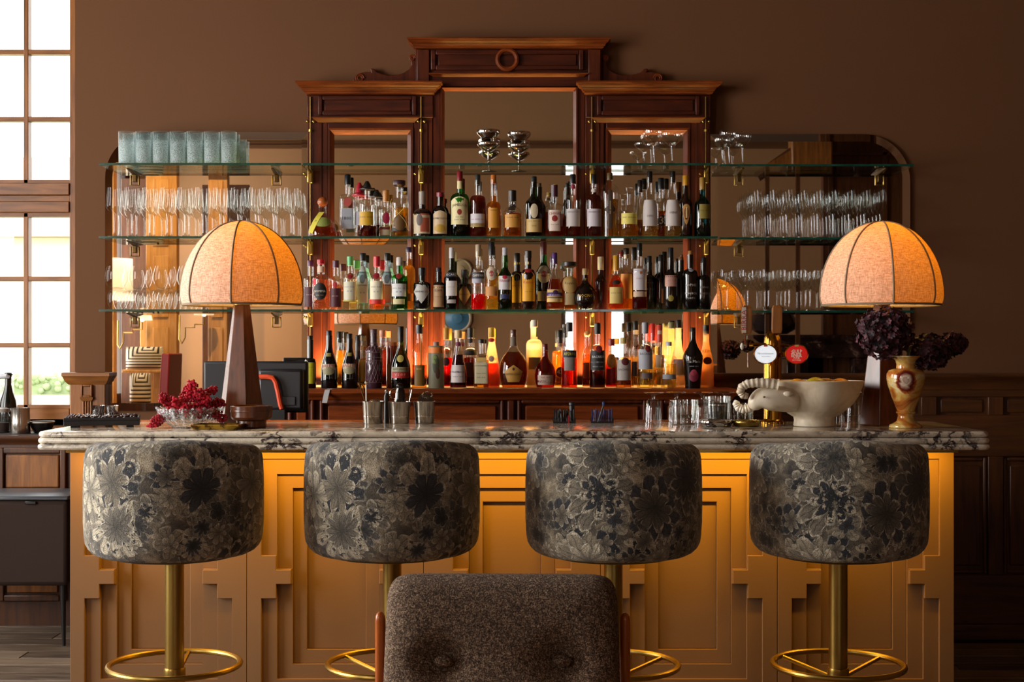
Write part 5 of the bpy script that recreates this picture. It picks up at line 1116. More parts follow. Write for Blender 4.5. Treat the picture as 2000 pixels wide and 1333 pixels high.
bottle(1353, 40, 640, FC, z, 'shoulder', 'glossy black coffee liqueur bottle broad at the shoulders', glass='#0b0809', cap=('#1c1014', 16, 11), patches=[('oval', 0, .20, .5, .09, '#7a1c34'), ('oval', 0, .26, .3, .05, '#a83a4a')], texts=[('Tia Maria', .44, .85, '#d0ccc8'), ('=== ==', .36, .55, '#9a9490')])
bottle(1379, 30, 635, 6.44, z, 'slope', 'frosted amber almond liqueur bottle with black stopper at the right end', glass=frosted('#f0d4ae', .6), liq='#f0cc98', fill=.8, dens=.3, cap=('#14100e', 20, 12, 'flare'), patches=[('oval', .1, .43, .6, .06, '#8a3a24')], texts=[('KEIN', .58, .7, '#6a3a24')])
# ---------------------------------------------------------------- glassware
def frostglass():
    t = NT('hammered_glass'); v = t.coord('Object'); vo = t.n('ShaderNodeTexVoronoi'); t.l(v, vo.inputs[0]); vo.inputs['Scale'].default_value = 230
    sx_ = t.n('ShaderNodeSeparateXYZ'); t.l(v, sx_.inputs[0])
    low = t.ramp(t.math('MULTIPLY', sx_.outputs[2], 7.0), [(0.05, (1, 1, 1)), (0.62, (0.55,)*3), (0.86, (0.12,)*3)])
    tr = t.n('ShaderNodeBsdfTransparent'); tr.inputs[0].default_value = (0.93, 0.97, 0.97, 1)
    t.set(Base_Color=lin('#d9e4e4'), Roughness=0.12)
    tl = t.n('ShaderNodeBsdfTranslucent'); tl.inputs[0].default_value = (0.84, 0.90, 0.90, 1)
    m0 = t.n('ShaderNodeMixShader'); m0.inputs[0].default_value = 0.5; t.l(t.b.outputs[0], m0.inputs[1]); t.l(tl.outputs[0], m0.inputs[2])
    t.bump(vo.outputs[0], 0.8, 0.003)
    lw = t.n('ShaderNodeLayerWeight'); lw.inputs[0].default_value = 0.5
    f = t.math('MULTIPLY', low, t.ramp(vo.outputs[0], [(0.0, (0.02,)*3), (0.32, (0.16,)*3), (0.55, (0.8,)*3)]))
    f = t.math('MAXIMUM', f, t.math('MULTIPLY', t.math('POWER', lw.outputs['Facing'], 3.0), 0.6))
    mx = t.n('ShaderNodeMixShader'); t.l(f, mx.inputs[0]); t.l(tr.outputs[0], mx.inputs[1]); t.l(m0.outputs[0], mx.inputs[2]); t.l(mx.outputs[0], t.out.inputs[0]); return t.m
M_HAM = frostglass()
M_STEM = glassmat((0.93, 0.94, 0.93), 0.8, 0.09)
MS = 433.0
def grid(proto_fn, cols, rows, zb, name, labfn, grp, jit=0.002):
    first = None
    for r, D in enumerate(rows):
        for c, px in enumerate(cols):
            xx = X(px, rows[0]) + RND.uniform(-jit, jit); loc = (xx, D + RND.uniform(-jit, jit), zb)
            lab = labfn(r, c)
            if first is None: first = proto_fn(lab, grp); first.location = loc
            else: dup(first, loc, RND.uniform(0, 6), lab)
ROWN = ['front row', 'second row', 'third row', 'back row']
# tumblers on the top shelf at left
def tumbler(lab, grp):
    o = thing('tumbler', lab, 'glass', group=grp)
    MB().lathe([(0.031, 0.0), (0.034, 0.003), (0.0355, 0.075), (0.036, 0.146), (0.0345, 0.1465), (0.034, 0.075), (0.032, 0.012), (0.005, 0.010)], 24, cap1=True).build('bowl', M_HAM, o, smooth=0.9); return o
grid(tumbler, [247 + 33.3*i for i in range(7)], [6.452, 6.525], 2.1857, 'tumbler', lambda r, c: 'hammered tumbler, %s from the left in the %s on the top shelf' % (ORD[c+1], ROWN[r]), 'hammered tumblers on the top shelf', .0004)
# wine glasses on the middle shelf at left
def stemware(bowl, zbowl, rf, rs=0.0038, mat=None, nm='wine_glass'):
    def fn(lab, grp):
        o = thing(nm, lab, 'glass', group=grp); m = mat or M_GLASSE; m2 = mat or M_STEM
        MB().lathe(bowl, 24, cap0=False, cap1=False).build('bowl', m, o, smooth=1.2)
        MB().lathe([(rf, 0), (rf, 0.0012), (rf*0.55, 0.0035), (rs*1.6, 0.009), (rs, 0.02), (rs*0.9, zbowl*0.6), (rs*1.1, zbowl*0.93), (bowl[0][0] + 0.001, zbowl + 0.001)], 20, cap1=False).build('stem', m2, o, smooth=1.2); return o
    return fn
wine = [(0.005, 0.103), (0.018, 0.112), (0.032, 0.128), (0.0385, 0.139), (0.0382, 0.148), (0.0350, 0.180), (0.0315, 0.222)]
grid(stemware(wine, 0.103, 0.034), [223 + 34.6*i for i in range(11)], [6.452, 6.532], 1.8558, 'wine_glass', lambda r, c: 'clear wine glass, %s from the left in the %s on the middle shelf' % (ORD[c+1], ROWN[r]), 'wine glasses on the middle shelf', .0006)
# stacked balloon tumblers on the lowest shelf at left
def balloon(lab, grp):
    o = thing('balloon_glass', lab, 'glass', group=grp)
    MB().lathe([(0.022, 0), (0.030, 0.004), (0.044, 0.022), (0.0525, 0.045), (0.0535, 0.062), (0.049, 0.088), (0.043, 0.108)], 26, cap1=False).build('bowl', M_GLASSE, o, smooth=1.2)
    MB().lathe([(0.018, 0.004), (0.030, 0.010), (0.02, 0.012), (0.004, 0.010)], 20).build('base', M_GLASSE, o, smooth=1.0); return o
def balloon_low(lab, grp):
    o = thing('balloon_glass', lab, 'glass', group=grp)
    MB().lathe([(0.030, 0), (0.041, 0.018), (0.0465, 0.045), (0.045, 0.066), (0.039, 0.083), (0.030, 0.0875), (0.005, 0.088)], 26, cap0=False).build('bowl', M_GLASSE, o, smooth=1.2); return o
grid(balloon_low, [230 + 43.5*i for i in range(4)], [6.458, 6.552], 1.5258, 'balloon_glass', lambda r, c: 'upturned balloon glass, %s from the left in the %s of the lower tier' % (ORD[c+1], ['front', 'rear'][r]), 'balloon glasses, lower tier', 0)
grid(balloon, [228 + 47.0*i for i in range(4)], [6.462], 1.6142, 'balloon_glass', lambda r, c: 'balloon glass stacked in the upper tier, %s from the left' % ORD[c+1], 'balloon glasses, upper tier', 0)
# tulip glasses on the middle shelf at right
tulip = [(0.004, 0.105), (0.010, 0.110), (0.021, 0.126), (0.0285, 0.150), (0.0312, 0.170), (0.0305, 0.190), (0.0262, 0.218)]
grid(stemware(tulip, 0.105, 0.029, nm='tulip_glass'), [1474 + 30.6*i for i in range(9)], [6.441, 6.506, 6.570], 1.8518, 'tulip_glass', lambda r, c: 'tulip glass, %s from the left in the %s above the right lamp' % (ORD[c+1], ROWN[r]), 'tulip glasses on the right shelf', .001)
# coupes on the lowest shelf at right
coupe = [(0.005, 0.098), (0.022, 0.104), (0.038, 0.122), (0.0455, 0.145), (0.0465, 0.165), (0.044, 0.186)]
grid(stemware(coupe, 0.098, 0.034, 0.0042, nm='stem_glass'), [1420 + 40.5*i for i in range(6)], [6.458, 6.553], 1.5218, 'coupe_glass', lambda r, c: 'round stem glass, %s from the left in the %s beside right lamp' % (ORD[c+1], ROWN[r]), 'stem glasses on the right lowest shelf', 0)
# single coupes on the top shelf
cut = [(0.004, 0.105), (0.014, 0.110), (0.034, 0.132), (0.049, 0.155), (0.053, 0.170), (0.051, 0.186)]
M_CUP = glassmat((0.92, 0.93, 0.92), 0.95, 0.11)
def one(px, D, zb, h, w_, lab, grp, mat=M_CUP):
    sh = [(r*w_/0.106, z*h/0.186) for r, z in cut]; o = stemware(sh, 0.105*h/0.186, 0.036, 0.0038, mat, 'coupe')(lab, grp); o.location = (X(px, D), D, zb); return o
for px, yt, wd, D, lab in ((1277, 253, 44, 6.53, 'cut glass coupe, tallest of the three in front of the right mirror bay'), (1312, 259, 46, 6.45, 'plain glass coupe at the right of the three in the right mirror bay'), (1257, 279, 36, 6.45, 'small cut glass coupe, lowest of the three in the right mirror bay')):
    one(px, D, 2.1853, Z(yt, D) - 2.1853, wd/F*D, lab, 'coupes on the top shelf')
for px, yt, wd, D, lab in ((1403, 270, 34, 6.46, 'glass coupe, leftmost of the trio beside the cabinet'), (1424, 257, 44, 6.54, 'broad glass coupe, middle of the trio beside the cabinet'), (1450, 262, 36, 6.46, 'cut glass coupe, right one of the trio beside the cabinet')):
    zz = 2.1853 if px < 1410 and 0 else 2.1813
    one(px + (8 if px == 1403 else 0), D, zz, Z(yt, D) - zz, wd/F*D, lab, 'coupes on the top shelf')
for px, lo, hi in ((954, 279, 252), (1014, 283, 257)):
    side = 'left' if px < 1000 else 'right'; D = 6.46; zb = 2.1853
    h = Z(lo, D) - zb; w_ = 46/F*D
    one(px, D, zb, h, w_*.96, 'polished silver coupe, lower one of the %s stack' % side, 'silver coupes in two stacks', M_CHROME)
    o = thing('coupe', 'polished silver coupe, upper one nested in the %s stack' % side, 'glass', (X(px, D), D, zb + h - 0.004), 0, 'silver coupes in two stacks')
    s2_ = (w_/0.106)
    MB().lathe([(0.010, 0.004), (0.018, 0.0), (0.028, 0.004)] + [(r*s2_, 0.010 + (z - 0.105)*.62) for r, z in cut[2:]], 28, cap1=False).build('bowl', M_CHROME, o, smooth=1.2)
# ---------------------------------------------------------------- things standing on the marble
def ctr(px, D): return (X(px, D), D, ZT)
# slate tray with beans and two steel cups
tr = thing('slate_tray', 'dark slate tray holding dark beans at the left end of the bar', 'tray', (X(201, 4.60), 4.60, ZT), math.radians(0))
Mt = Matrix.Rotation(math.radians(14), 4, 'Z')
MB().box(-0.116, 0.116, -0.10, 0.10, 0.006, 0.022, Mt).build('board', plain('#1d1a1c', 0.6), tr, smooth=0, bevel=0.002)
rim = MB()
for (a, b, c_, d) in ((-0.116, 0.116, -0.10, -0.093), (-0.116, 0.116, 0.093, 0.10), (-0.116, -0.109, -0.093, 0.093), (0.109, 0.116, -0.093, 0.093)): rim.box(a, b, c_, d, 0.022, 0.031, Mt)
rim.build('rim', plain('#1d1a1c', 0.6), tr, smooth=0, bevel=0.0015)
for sx_ in (-0.085, 0.085):
    for sy_ in (-0.08, 0.08): MB().box(sx_ - .01, sx_ + .01, sy_ - .01, sy_ + .01, 0, 0.006, Mt).build('foot', M_BLACK, tr)
bm_ = MB()
for i in range(580): bm_.ball((RND.uniform(-.103, .103), RND.uniform(-.088, .088), RND.uniform(0.0255, 0.035)), RND.uniform(.0042, .006), RND.uniform(.003, .0042), .003, 6, 4, Mt @ Matrix.Rotation(0, 4, 'Z'))
tag(bm_.build('beans', plain('#4a3634', 0.25, 0, .4), None, loc=tr.location), 'loose dark glossy beans filling the slate tray', 'beans', kind='stuff')
for px, lab in ((192, 'small steel cup standing in the beans, left of two'), (219, 'small steel cup standing in the beans, right of two')):
    o = thing('steel_cup', lab, 'cup', (X(px, 4.63), 4.63, ZT + 0.031), 0, 'steel cups in the bean tray')
    MB().lathe([(0.0165, 0), (0.0175, 0.001), (0.0215, 0.034), (0.0205, 0.034), (0.0165, 0.003)], 24).build('body', M_CHROME, o)
    MB().lathe([(0.016, 0.002), (0.0163, 0.004)], 20).build('inside', M_STEEL, o)
# cut glass bowl with red berry sprigs
gb_ = thing('cut_glass_bowl', 'cut crystal bowl heaped with red berries beside the left lamp', 'bowl', ctr(372, 4.50))
def cutglass():
    t = NT('cut_crystal'); v = t.coord('Object', (60, 60, 60)); vo = t.n('ShaderNodeTexVoronoi', feature='F1'); t.l(v, vo.inputs[0]); vo.inputs['Scale'].default_value = 1.5
    t.set(Base_Color=lin('#dfe4e6'), Roughness=0.06, Metallic=0.25); t.bump(vo.outputs[0], 1.0, 0.006)
    tr_ = t.n('ShaderNodeBsdfTransparent'); tr_.inputs[0].default_value = (.95, .97, .97, 1)
    lw = t.n('ShaderNodeLayerWeight'); lw.inputs[0].default_value = 0.5
    f = t.math('ADD', t.math('MULTIPLY', t.math('POWER', lw.outputs['Facing'], 2.0), 0.5), t.ramp(vo.outputs[0], [(0.1, (0.6,)*3), (0.5, (0.08,)*3)]), clamp=True)
    mx = t.n('ShaderNodeMixShader'); t.l(f, mx.inputs[0]); t.l(tr_.outputs[0], mx.inputs[1]); t.l(t.b.outputs[0], mx.inputs[2]); t.l(mx.outputs[0], t.out.inputs[0]); return t.m
M_CUT = cutglass()
L = []
for (r, z) in ((0.052, 0), (0.058, 0.006), (0.078, 0.020), (0.096, 0.042), (0.106, 0.064), (0.103, 0.064), (0.092, 0.042), (0.072, 0.024), (0.02, 0.014)):
    L.append([(r*(1 + .035*math.cos(i*PI))*math.cos(2*PI*i/40), r*(1 + .035*math.cos(i*PI))*math.sin(2*PI*i/40), z + (.004*math.cos(i*PI) if .05 < z < .07 else 0)) for i in range(40)])
MB().loops(L).build('bowl', M_CUT, gb_, smooth=0.2)
M_BERRY = plain('#9c1024', 0.3, 0, .2); M_BERRY2 = plain('#b81c30', 0.3, 0, .2)
bme = MB().ball((0, 0, 0), 0.0047, seg=6, rings=4)
sprigs = [(-0.05, 0.0, .095, -.14, -.02, .0), (-0.03, -0.05, .09, -.12, -.06, .03), (0.0, -0.06, .10, 0.0, -.09, .06), (0.05, -0.03, .11, .10, -.05, .05), (0.04, 0.03, .11, .08, .03, .14), (-0.02, 0.04, .11, -.03, .03, .135), (0.0, 0.0, .11, .01, -.01, .165), (-0.06, 0.03, .09, -.11, .03, .105), (0.07, 0.0, .09, .125, -.02, .03), (0.03, -0.05, .10, .06, -.085, .05), (-0.06, -0.03, .085, -.135, -.055, .005), (-0.08, 0.0, .085, -.10, -.03, .11), (0.06, -.02, .10, .07, -.04, .11), (0.08, .02, .09, .12, .0, .09), (-.02, -.03, .1, -.045, -.07, .10), (.03, 0, .1, .045, -.05, .13)]
for k, (x0, y0, z0, x1, y1, z1) in enumerate([(a*.85, b*.85, c*.85, d*.85, e*.85, f*.85) for a, b, c, d, e, f in sprigs]):
    words = ['drooping far left', 'drooping at the left front', 'hanging over the front rim', 'leaning right over the rim', 'rising at the right rear', 'rising at the rear', 'topmost, standing up in the middle', 'arching left at the rear', 'drooping at the right end', 'spilling over the right front', 'lowest at left, touching the marble', 'arching above the left rim', 'right of the middle, upper', 'outermost at the right', 'left of the middle, front', 'centre right, upper front'][k]
    o = thing('berry_sprig', 'sprig of red pepper berries in the crystal bowl, ' + words, 'berries', (gb_.location[0], gb_.location[1], ZT), 0, 'red berry sprigs')
    p0, p1 = Vector((x0*.6, y0*.6, .03)), Vector((x1, y1, z1)); pm_ = Vector((x0, y0, max(z0, z1*.7 + .03)))
    path = [(1-t)**2*p0 + 2*t*(1-t)*pm_ + t*t*p1 for t in [i/8 for i in range(9)]]
    MB().tube(path, 0.0012, 5).build('twig', plain('#4a2a1a', 0.8), o)
    b = MB()
    for i in range(115):
        t = RND.uniform(0.35, 1.0); c_ = (1-t)**2*p0 + 2*t*(1-t)*pm_ + t*t*p1; sp = 0.014*(1.15 - .5*t) + .006
        q = c_ + Vector((RND.gauss(0, 1), RND.gauss(0, 1), RND.gauss(0, 1))).normalized()*sp*1.05*RND.random()**.4; q.z = max(q.z, 0.006)
        b.add(bme.v, bme.f, Matrix.Translation(q) @ Matrix.Scale(RND.uniform(.75, 1.15), 4))
    tag(b.build('berries', M_BERRY if k % 2 else M_BERRY2, o), None, None, kind='stuff')
# gilt tray and wooden pot
gt = thing('gilt_tray', 'small gilded wooden tray in front of the crystal bowl', 'tray', ctr(427, 4.42), math.radians(-3))
def gilt():
    t = NT('worn_gilding'); n = t.noise(t.coord('Object'), 60, 4); t.set(Base_Color=t.ramp(n.outputs[0], [(0.42, '#5a3a14'), (0.52, '#a8842a')]), Roughness=0.35, Metallic=0.5); return t.m
M_GILT = gilt()
MB().loops([[(sx_*w_, sy_*d_, z) for sx_, sy_ in ((-1, -1), (1, -1), (1, 1), (-1, 1))] for w_, d_, z in ((.068, .045, 0), (.076, .053, .014), (.074, .051, .0165), (.070, .047, .0165), (.066, .043, .008))]).build('dish', M_GILT, gt, smooth=0, bevel=0.0015)
MB().box(-.063, .063, -.040, .040, .0082, .0092).build('lining', M_WALNUT, gt)
wp_ = thing('wooden_pot', 'turned walnut pot on a narrower foot beside the left lamp', 'pot', ctr(491, 4.50))
MB().lathe([(0.046, 0), (0.048, 0.004), (0.047, 0.022), (0.060, 0.027), (0.0645, 0.034), (0.0655, 0.068), (0.063, 0.070), (0.058, 0.068), (0.055, 0.04), (0.02, 0.035)], 36).build('body', M_WALNUT, wp_, smooth=0.5)
MB().lathe([(0.0662, 0.050), (0.0668, 0.053), (0.0662, 0.056)], 36, cap0=False, cap1=False).build('turned_ring', M_WALNUT, wp_)
# till screen seen from behind
ti = thing('till_screen', 'black till screen seen from behind with an orange cable, behind the left lamp', 'monitor', (X(500, 5.62), 5.62, 0.95), math.radians(-4))
zm0 = Z(806, 5.62) - 0.95; zm1 = Z(706, 5.62) - 0.95; hw = 0.208
MB().box(-hw, hw, -0.012, 0.020, zm0, zm1).build('screen_back', plain('#121216', 0.5), ti, bevel=0.008)
MB().box(0.02, hw - 0.01, -0.05, -0.012, zm0 + 0.01, zm1 - 0.03).build('rear_housing', plain('#16161a', 0.45), ti, bevel=0.012)
MB().box(0.12, 0.17, -0.055, -0.05, zm0 + 0.03, zm0 + 0.065).build('port_cover', plain('#26262a', 0.4), ti, bevel=0.004)
MB().box(0.06, 0.13, -0.045, -0.01, 0.03, zm0 + 0.06).build('stand_arm', plain('#0e0e10', 0.4), ti, bevel=0.006)
MB().box(0.0, 0.2, -0.10, 0.08, 0, 0.03).build('stand_base', plain('#0e0e10', 0.4), ti, bevel=0.006)
zz = zm1
MB().tube([(0.0, -0.058, zz - .060), (0.06, -0.064, zz - .060), (0.083, -0.066, zz - .064), (0.094, -0.066, zz - .080), (0.104, -0.066, zz - .12), (0.112, -0.064, zz - .165), (0.118, -0.062, zz - .185)], [.0098]*7, 8).build('orange_cable', plain('#d8481a', 0.5), ti)
# steel caddies with bar tools
def caddy(px, D, r, h, lab):
    o = thing('bar_caddy', lab, 'caddy', ctr(px, D), 0, 'steel bar tool caddies')
    MB().lathe([(r*.84, 0), (r*.86, .002), (r*.97, h*.9), (r, h*.93), (r*1.02, h), (r*.97, h), (r*.93, h*.9), (r*.82, .006), (.003, .005)], 30).build('cup', M_STEEL, o)
    MB().lathe([(r*.9, h*.30), (r*.915, h*.33), (r*.92, h*.36)], 30, cap0=False, cap1=False).build('rolled_band', M_CHROME, o); return o
caddy(729, 4.76, .0375, .074, 'steel caddy holding bar spoons, left of three'); caddy(780, 4.75, .0385, .073, 'steel caddy holding the muddler and black tool, middle of three'); caddy(829, 4.76, .037, .074, 'steel caddy holding a strainer, right of three')
def tool(name, lab, px, D, pts, r, m, extra=None):
    o = thing(name, lab, 'bar tool', ctr(px, D)); MB().tube(pts, r, 7).build('shaft', m, o)
    if extra: extra(o)
    return o
tool('bar_spoon', 'twisted steel bar spoon standing in the left caddy', 716, 4.76, [(0, 0, .008), (-.001, 0, .13)], .0022, M_CHROME, lambda o: MB().ball((-.001, 0, .136), .006, .004, .009, 8, 6).build('spoon_end', M_CHROME, o))
tool('cocktail_tongs', 'bronze tongs leaning left out of the left caddy', 722, 4.77, [(0.006, 0, .008), (-.036, 0, .137)], .0022, M_BRONZE, lambda o: MB().tube([(0.012, 0.004, .008), (-.022, 0.004, .125), (-.036, 0.003, .137)], .002, 6).build('second_arm', M_BRONZE, o))
tool('jigger', 'small rounded steel scoop lying in the left caddy', 732, 4.755, [(0, 0, .01), (0.0, 0, .05)], .004, M_STEEL, lambda o: MB().ball((0, 0, .066), .022, .020, .016, 14, 8).build('scoop', M_STEEL, o))
tool('muddler', 'black tool with blunt tip rising left of the middle caddy', 755, 4.80, [(0, 0, 0.0), (0, 0, .09), (0, 0, .10)], [.009, .0085, .004], M_BLACK, lambda o: MB().ball((0, 0, .104), .006, .006, .009, 8, 6).build('tip', M_STEEL, o))
tool('corkscrew', 'black winged corkscrew upright in the middle caddy', 783, 4.745, [(0, 0, .01), (0.0, 0, .07), (-.002, 0, .11), (-.003, 0, .128)], [.008, .018, .015, .006], M_BLACKG, lambda o: (MB().ball((-.003, -.004, .125), .012, .008, .010, 10, 8).build('grip', M_BLACKG, o), MB().tube([(-.016, -.004, .07 + .0), (-.014, -.004, .10), (-.004, -.004, .118)], .003, 6).build('wing', M_CHROME, o)))
tool('strainer', 'round steel strainer standing in the middle caddy behind the corkscrew', 772, 4.76, [(0, 0, .01), (0, 0, .085)], .003, M_STEEL, lambda o: MB().tube([(.018*math.cos(a), 0, .098 + .018*math.sin(a)) for a in [2*PI*i/20 for i in range(20)]], .0025, 6, closed=True).build('ring', M_CHROME, o))
tool('cocktail_tongs', 'steel tongs leaning right out of the middle caddy', 792, 4.76, [(0, 0, .008), (.022, 0, .112)], .0022, M_CHROME, lambda o: MB().tube([(0.004, .005, .008), (.014, .005, .115), (.022, .003, .112)], .002, 6).build('second_arm', M_CHROME, o))
tool('strainer', 'coil edged hawthorn strainer tilted in the right caddy', 826, 4.757, [(0, 0, .01), (0.004, 0, .078)], .004, M_STEEL, lambda o: (MB().lathe([(.027, 0), (.028, .002), (.004, .004)], 24, M=Matrix.Translation((.010, 0, .075)) @ Matrix.Rotation(math.radians(62), 4, 'X') @ Matrix.Rotation(math.radians(25), 4, 'Y')).build('disc', M_STEEL, o), MB().tube([(.015 + (.016 + .003*math.cos(i*1.7))*math.cos(i*.2), -.002 - .002*math.sin(i*1.7), .096 + (.011)*math.sin(i*.2)) for i in range(32)], .0016, 5).build('coil', M_CHROME, o)))
# straws
def straws(px, D, lab, c, n, tall, hh=.05):
    o = thing('straw_holder', lab, 'straw holder', ctr(px, D))
    MB().box(-.038, .038, -.016, .016, 0, .004).frame(-.038, .038, 0.004, .018, .002, -.016, -.014).frame(-.038, .038, .004, .018, .002, .014, .016).build('box', M_BLACK, o)
    b = MB()
    for i in range(n):
        x = -.033 + .066*i/(n - 1); b.tube([(x + .0, RND.uniform(-.01, .01), .005), (x + RND.uniform(-.003, .001) + (0 if not tall else .0), RND.uniform(-.01, .01), hh*RND.uniform(.88, 1.05))], .0022, 6)
    tag(b.build('straws', plain(c, .4), o), None, None, kind='stuff'); return o
s1 = straws(1102, 4.78, 'rack of black drinking straws at the back of the bar', '#0e0e10', 18, 0, .046)
MB().lathe([(.0085, .004), (.0085, .058), (.0105, .060), (.0105, .068), (.008, .07)], 14, c=(.026, .002, 0)).build('tube', M_BLACK, s1); MB().box(.012, .017, -.021, -.017, 0, .026).build('red_clip', plain('#a8141c', .4), s1)
straws(1176, 4.78, 'rack of blue drinking straws at the back of the bar', '#16286a', 14, 1, .048)
o = thing('bar_spoon', 'dark steel spoon leaning among the blue straws', 'bar tool', ctr(1176, 4.755)); MB().tube([(-.014, 0, .004), (.004, 0, .06)], .003, 6).build('shaft', plain('#2a2c34', .3), o); MB().ball((.005, 0, .066), .005, .004, .008, 8, 6).build('spoon_end', plain('#22407a', .3), o)
# upturned footed goblets, tumbler and mixing glasses at right
M_GLB = glassmat((0.91, 0.92, 0.91), 0.95, 0.10)
def goblet(px, D, lab, h=.102):
    o = thing('goblet', lab, 'glass', ctr(px, D), 0, 'upturned footed goblets')
    MB().lathe([(0.029, 0), (0.0285, 0.012), (0.0265, 0.045), (0.0235, 0.072), (0.016, 0.079), (0.004, 0.080)], 24, cap0=False).build('bowl', M_GLB, o, smooth=1.2)
    MB().lathe([(0.006, 0.080), (0.0055, 0.088), (0.010, 0.094), (0.034, h - .002), (0.0345, h), (0.004, h)], 24).build('foot', M_GLB, o, smooth=1.0); return o
for p, D, lab in ((1276, 4.80, 'upturned footed goblet at the back of the bar, leftmost'), (1321, 4.84, 'upturned footed goblet behind the cut tumbler'), (1372, 4.82, 'upturned footed goblet between tumbler and mixing glass'), (1414, 4.84, 'upturned footed goblet behind the mixing glass'), (1632, 4.78, 'upturned footed goblet half hidden by the ram bowl, left'), (1668, 4.84, 'upturned footed goblet at the right edge of the ram bowl')): goblet(p, D, lab)
def vessel(name, px, D, r0, r1, h, lab, flutes=0):
    o = thing(name, lab, 'glass', ctr(px, D)); n = 36; L = []
    for (r, z) in ((r0*.9, 0), (r0, .003), (r0 + (r1 - r0)*.5, h*.5), (r1, h*.7), (r1, h), (r1*.96, h), (r1*.93, h*.7), (r0*.9, .012), (.003, .011)):
        L.append([((r + (flutes*(abs(math.sin(i*PI/3)) - .5) if h*.05 < z < h*.72 else 0))*math.cos(2*PI*i/n), (r + (flutes*(abs(math.sin(i*PI/3)) - .5) if h*.05 < z < h*.72 else 0))*math.sin(2*PI*i/n), z) for i in range(n)])
    MB().loops(L).build('bowl', M_GLB, o, smooth=0.5 if flutes else 1.0); return o
vessel('cut_tumbler', 1336, 4.70, .044, .0475, .080, 'wide ribbed tumbler standing upright with brown spice inside', .0022)
o = thing('spice_bundle', 'brown spice bundle lying inside the wide ribbed tumbler', 'spice', (X(1336, 4.70), 4.70, ZT + .0125))
for k in range(5): MB().tube([(-.024, -.012 + .006*k, .012 + .004*(k % 2)), (.024, -.012 + .006*k, .013 + .004*((k+1) % 2))], .0045, 6).build('stick', plain('#5a3a1c', .7), o)
vessel('mixing_glass', 1400, 4.70, .043, .0465, .092, 'tall mixing glass holding a dark canister')
o = thing('canister', 'dark grey canister standing inside the mixing glass', 'canister', (X(1402, 4.70), 4.70, ZT + .0125)); MB().lathe([(.030, 0), (.031, .001), (.032, .058), (.030, .059)], 24).build('body', plain('#22252a', .3), o); MB().lathe([(.0325, .050), (.0325, .054)], 24, cap0=False, cap1=False).build('rim', M_STEEL, o)
vessel('ribbed_tumbler', 1452, 4.68, .030, .034, .070, 'small ribbed tumbler half hidden behind the ram head', .002)
def coaster(px, D, r, m, lab):
    o = thing('coaster', lab, 'coaster', ctr(px, D)); MB().lathe([(r*.82, 0), (r*.9, .003), (r, .013), (r*.97, .019), (r*.9, .015), (r*.8, .005)], 30).build('dish', m, o)
    MB().tube([(r*.985*math.cos(2*PI*i/40), r*.985*math.sin(2*PI*i/40), .019 + .0012*math.cos(i*PI)) for i in range(40)], .0016, 5, closed=True).build('beaded_rim', m, o)
coaster(1400, 4.585, .053, M_CHROME, 'silver beaded coaster in front of the mixing glass'); coaster(1458, 4.575, .045, M_BRASS, 'gilded beaded coaster under the ram horn')
# ---------------------------------------------------------------- ram head bowl
def alabaster():
    t = NT('alabaster'); n = t.noise(t.coord('Object'), 9, 5, .6, .6)
    t.set(Base_Color=t.ramp(n.outputs[0], [(0.35, '#c6b397'), (0.55, '#e6dac4'), (0.75, '#efe6d6')]), Roughness=0.3, Subsurface_Weight=0.12, Subsurface_Radius=(.02, .012, .006)); return t.m
M_ALA = alabaster()
DB = 4.58; sB = F/DB
rb = thing('ram_head_bowl', 'carved pale stone bowl with a ram head at its left end', 'bowl', (X(1590, DB), DB, ZT + 0.0006), math.radians(0))
def bp(px, py, y=0.0): return ((px - 1590)/sB, y, Z(py, DB) - ZT)
n = 48; L = []
for (rx_, r, z) in ((.064, .060, 0), (.066, .062, .003), (.064, .060, .020), (.066, .060, .030), (.088, .072, .042), (.118, .096, .070), (.136, .116, .100), (.147, .126, .130), (.151, .130, .1455), (.146, .125, .147), (.138, .117, .130), (.118, .10, .09), (.06, .06, .06), (.004, .004, .055)):
    row = []
    for i in range(n):
        a = 2*PI*i/n; ca, sa = math.cos(a), math.sin(a)
        lob = 1 + (0.055*math.cos(5*a + .9) if .03 < z else 0)*min(1, z/.1)
        row.append((rx_*lob*ca, r*lob*sa, z))
    L.append(row)
MB().loops(L).build('bowl', M_ALA, rb, smooth=1.0)
def skinmesh(name, nodes, edges, radii, m, parent, sub=2):
    me = bpy.data.meshes.new(name); me.from_pydata(nodes, edges, []); o = bpy.data.objects.new(name, me); C.objects.link(o)
    sk = o.modifiers.new('skin', 'SKIN'); sk.use_smooth_shade = True
    for i, r in enumerate(radii):
        rr = r if isinstance(r, tuple) else (r, r); me.skin_vertices[0].data[i].radius = rr
    me.skin_vertices[0].data[0].use_root = True
    ss = o.modifiers.new('sub', 'SUBSURF'); ss.levels = sub; ss.render_levels = sub
    dg = bpy.context.evaluated_depsgraph_get(); m2 = bpy.data.meshes.new_from_object(o.evaluated_get(dg)); bpy.data.objects.remove(o)
    m2.materials.clear(); m2.materials.append(m); m2.polygons.foreach_set('use_smooth', [True]*len(m2.polygons)); return place(name, m2, parent)
yh = -.045
hp = [bp(1553, 778, -.055), bp(1527, 778, yh - .02), bp(1500, 778, yh - .03), bp(1478, 776, yh - .03), bp(1466, 786, yh - .03), bp(1462, 800, yh - .03)]
skinmesh('ram_head', hp, [(i, i+1) for i in range(5)], [.052, .046, .044, .041, .030, .017], M_ALA, rb)
MB().ball(bp(1527, 768, yh - .062), .016, .008, .009, 10, 8).build('ear', M_ALA, rb)
MB().ball(bp(1480, 774, yh - .071), .0045, .003, .0035, 8, 6).build('eye', plain('#8f7a5c', .4), rb)
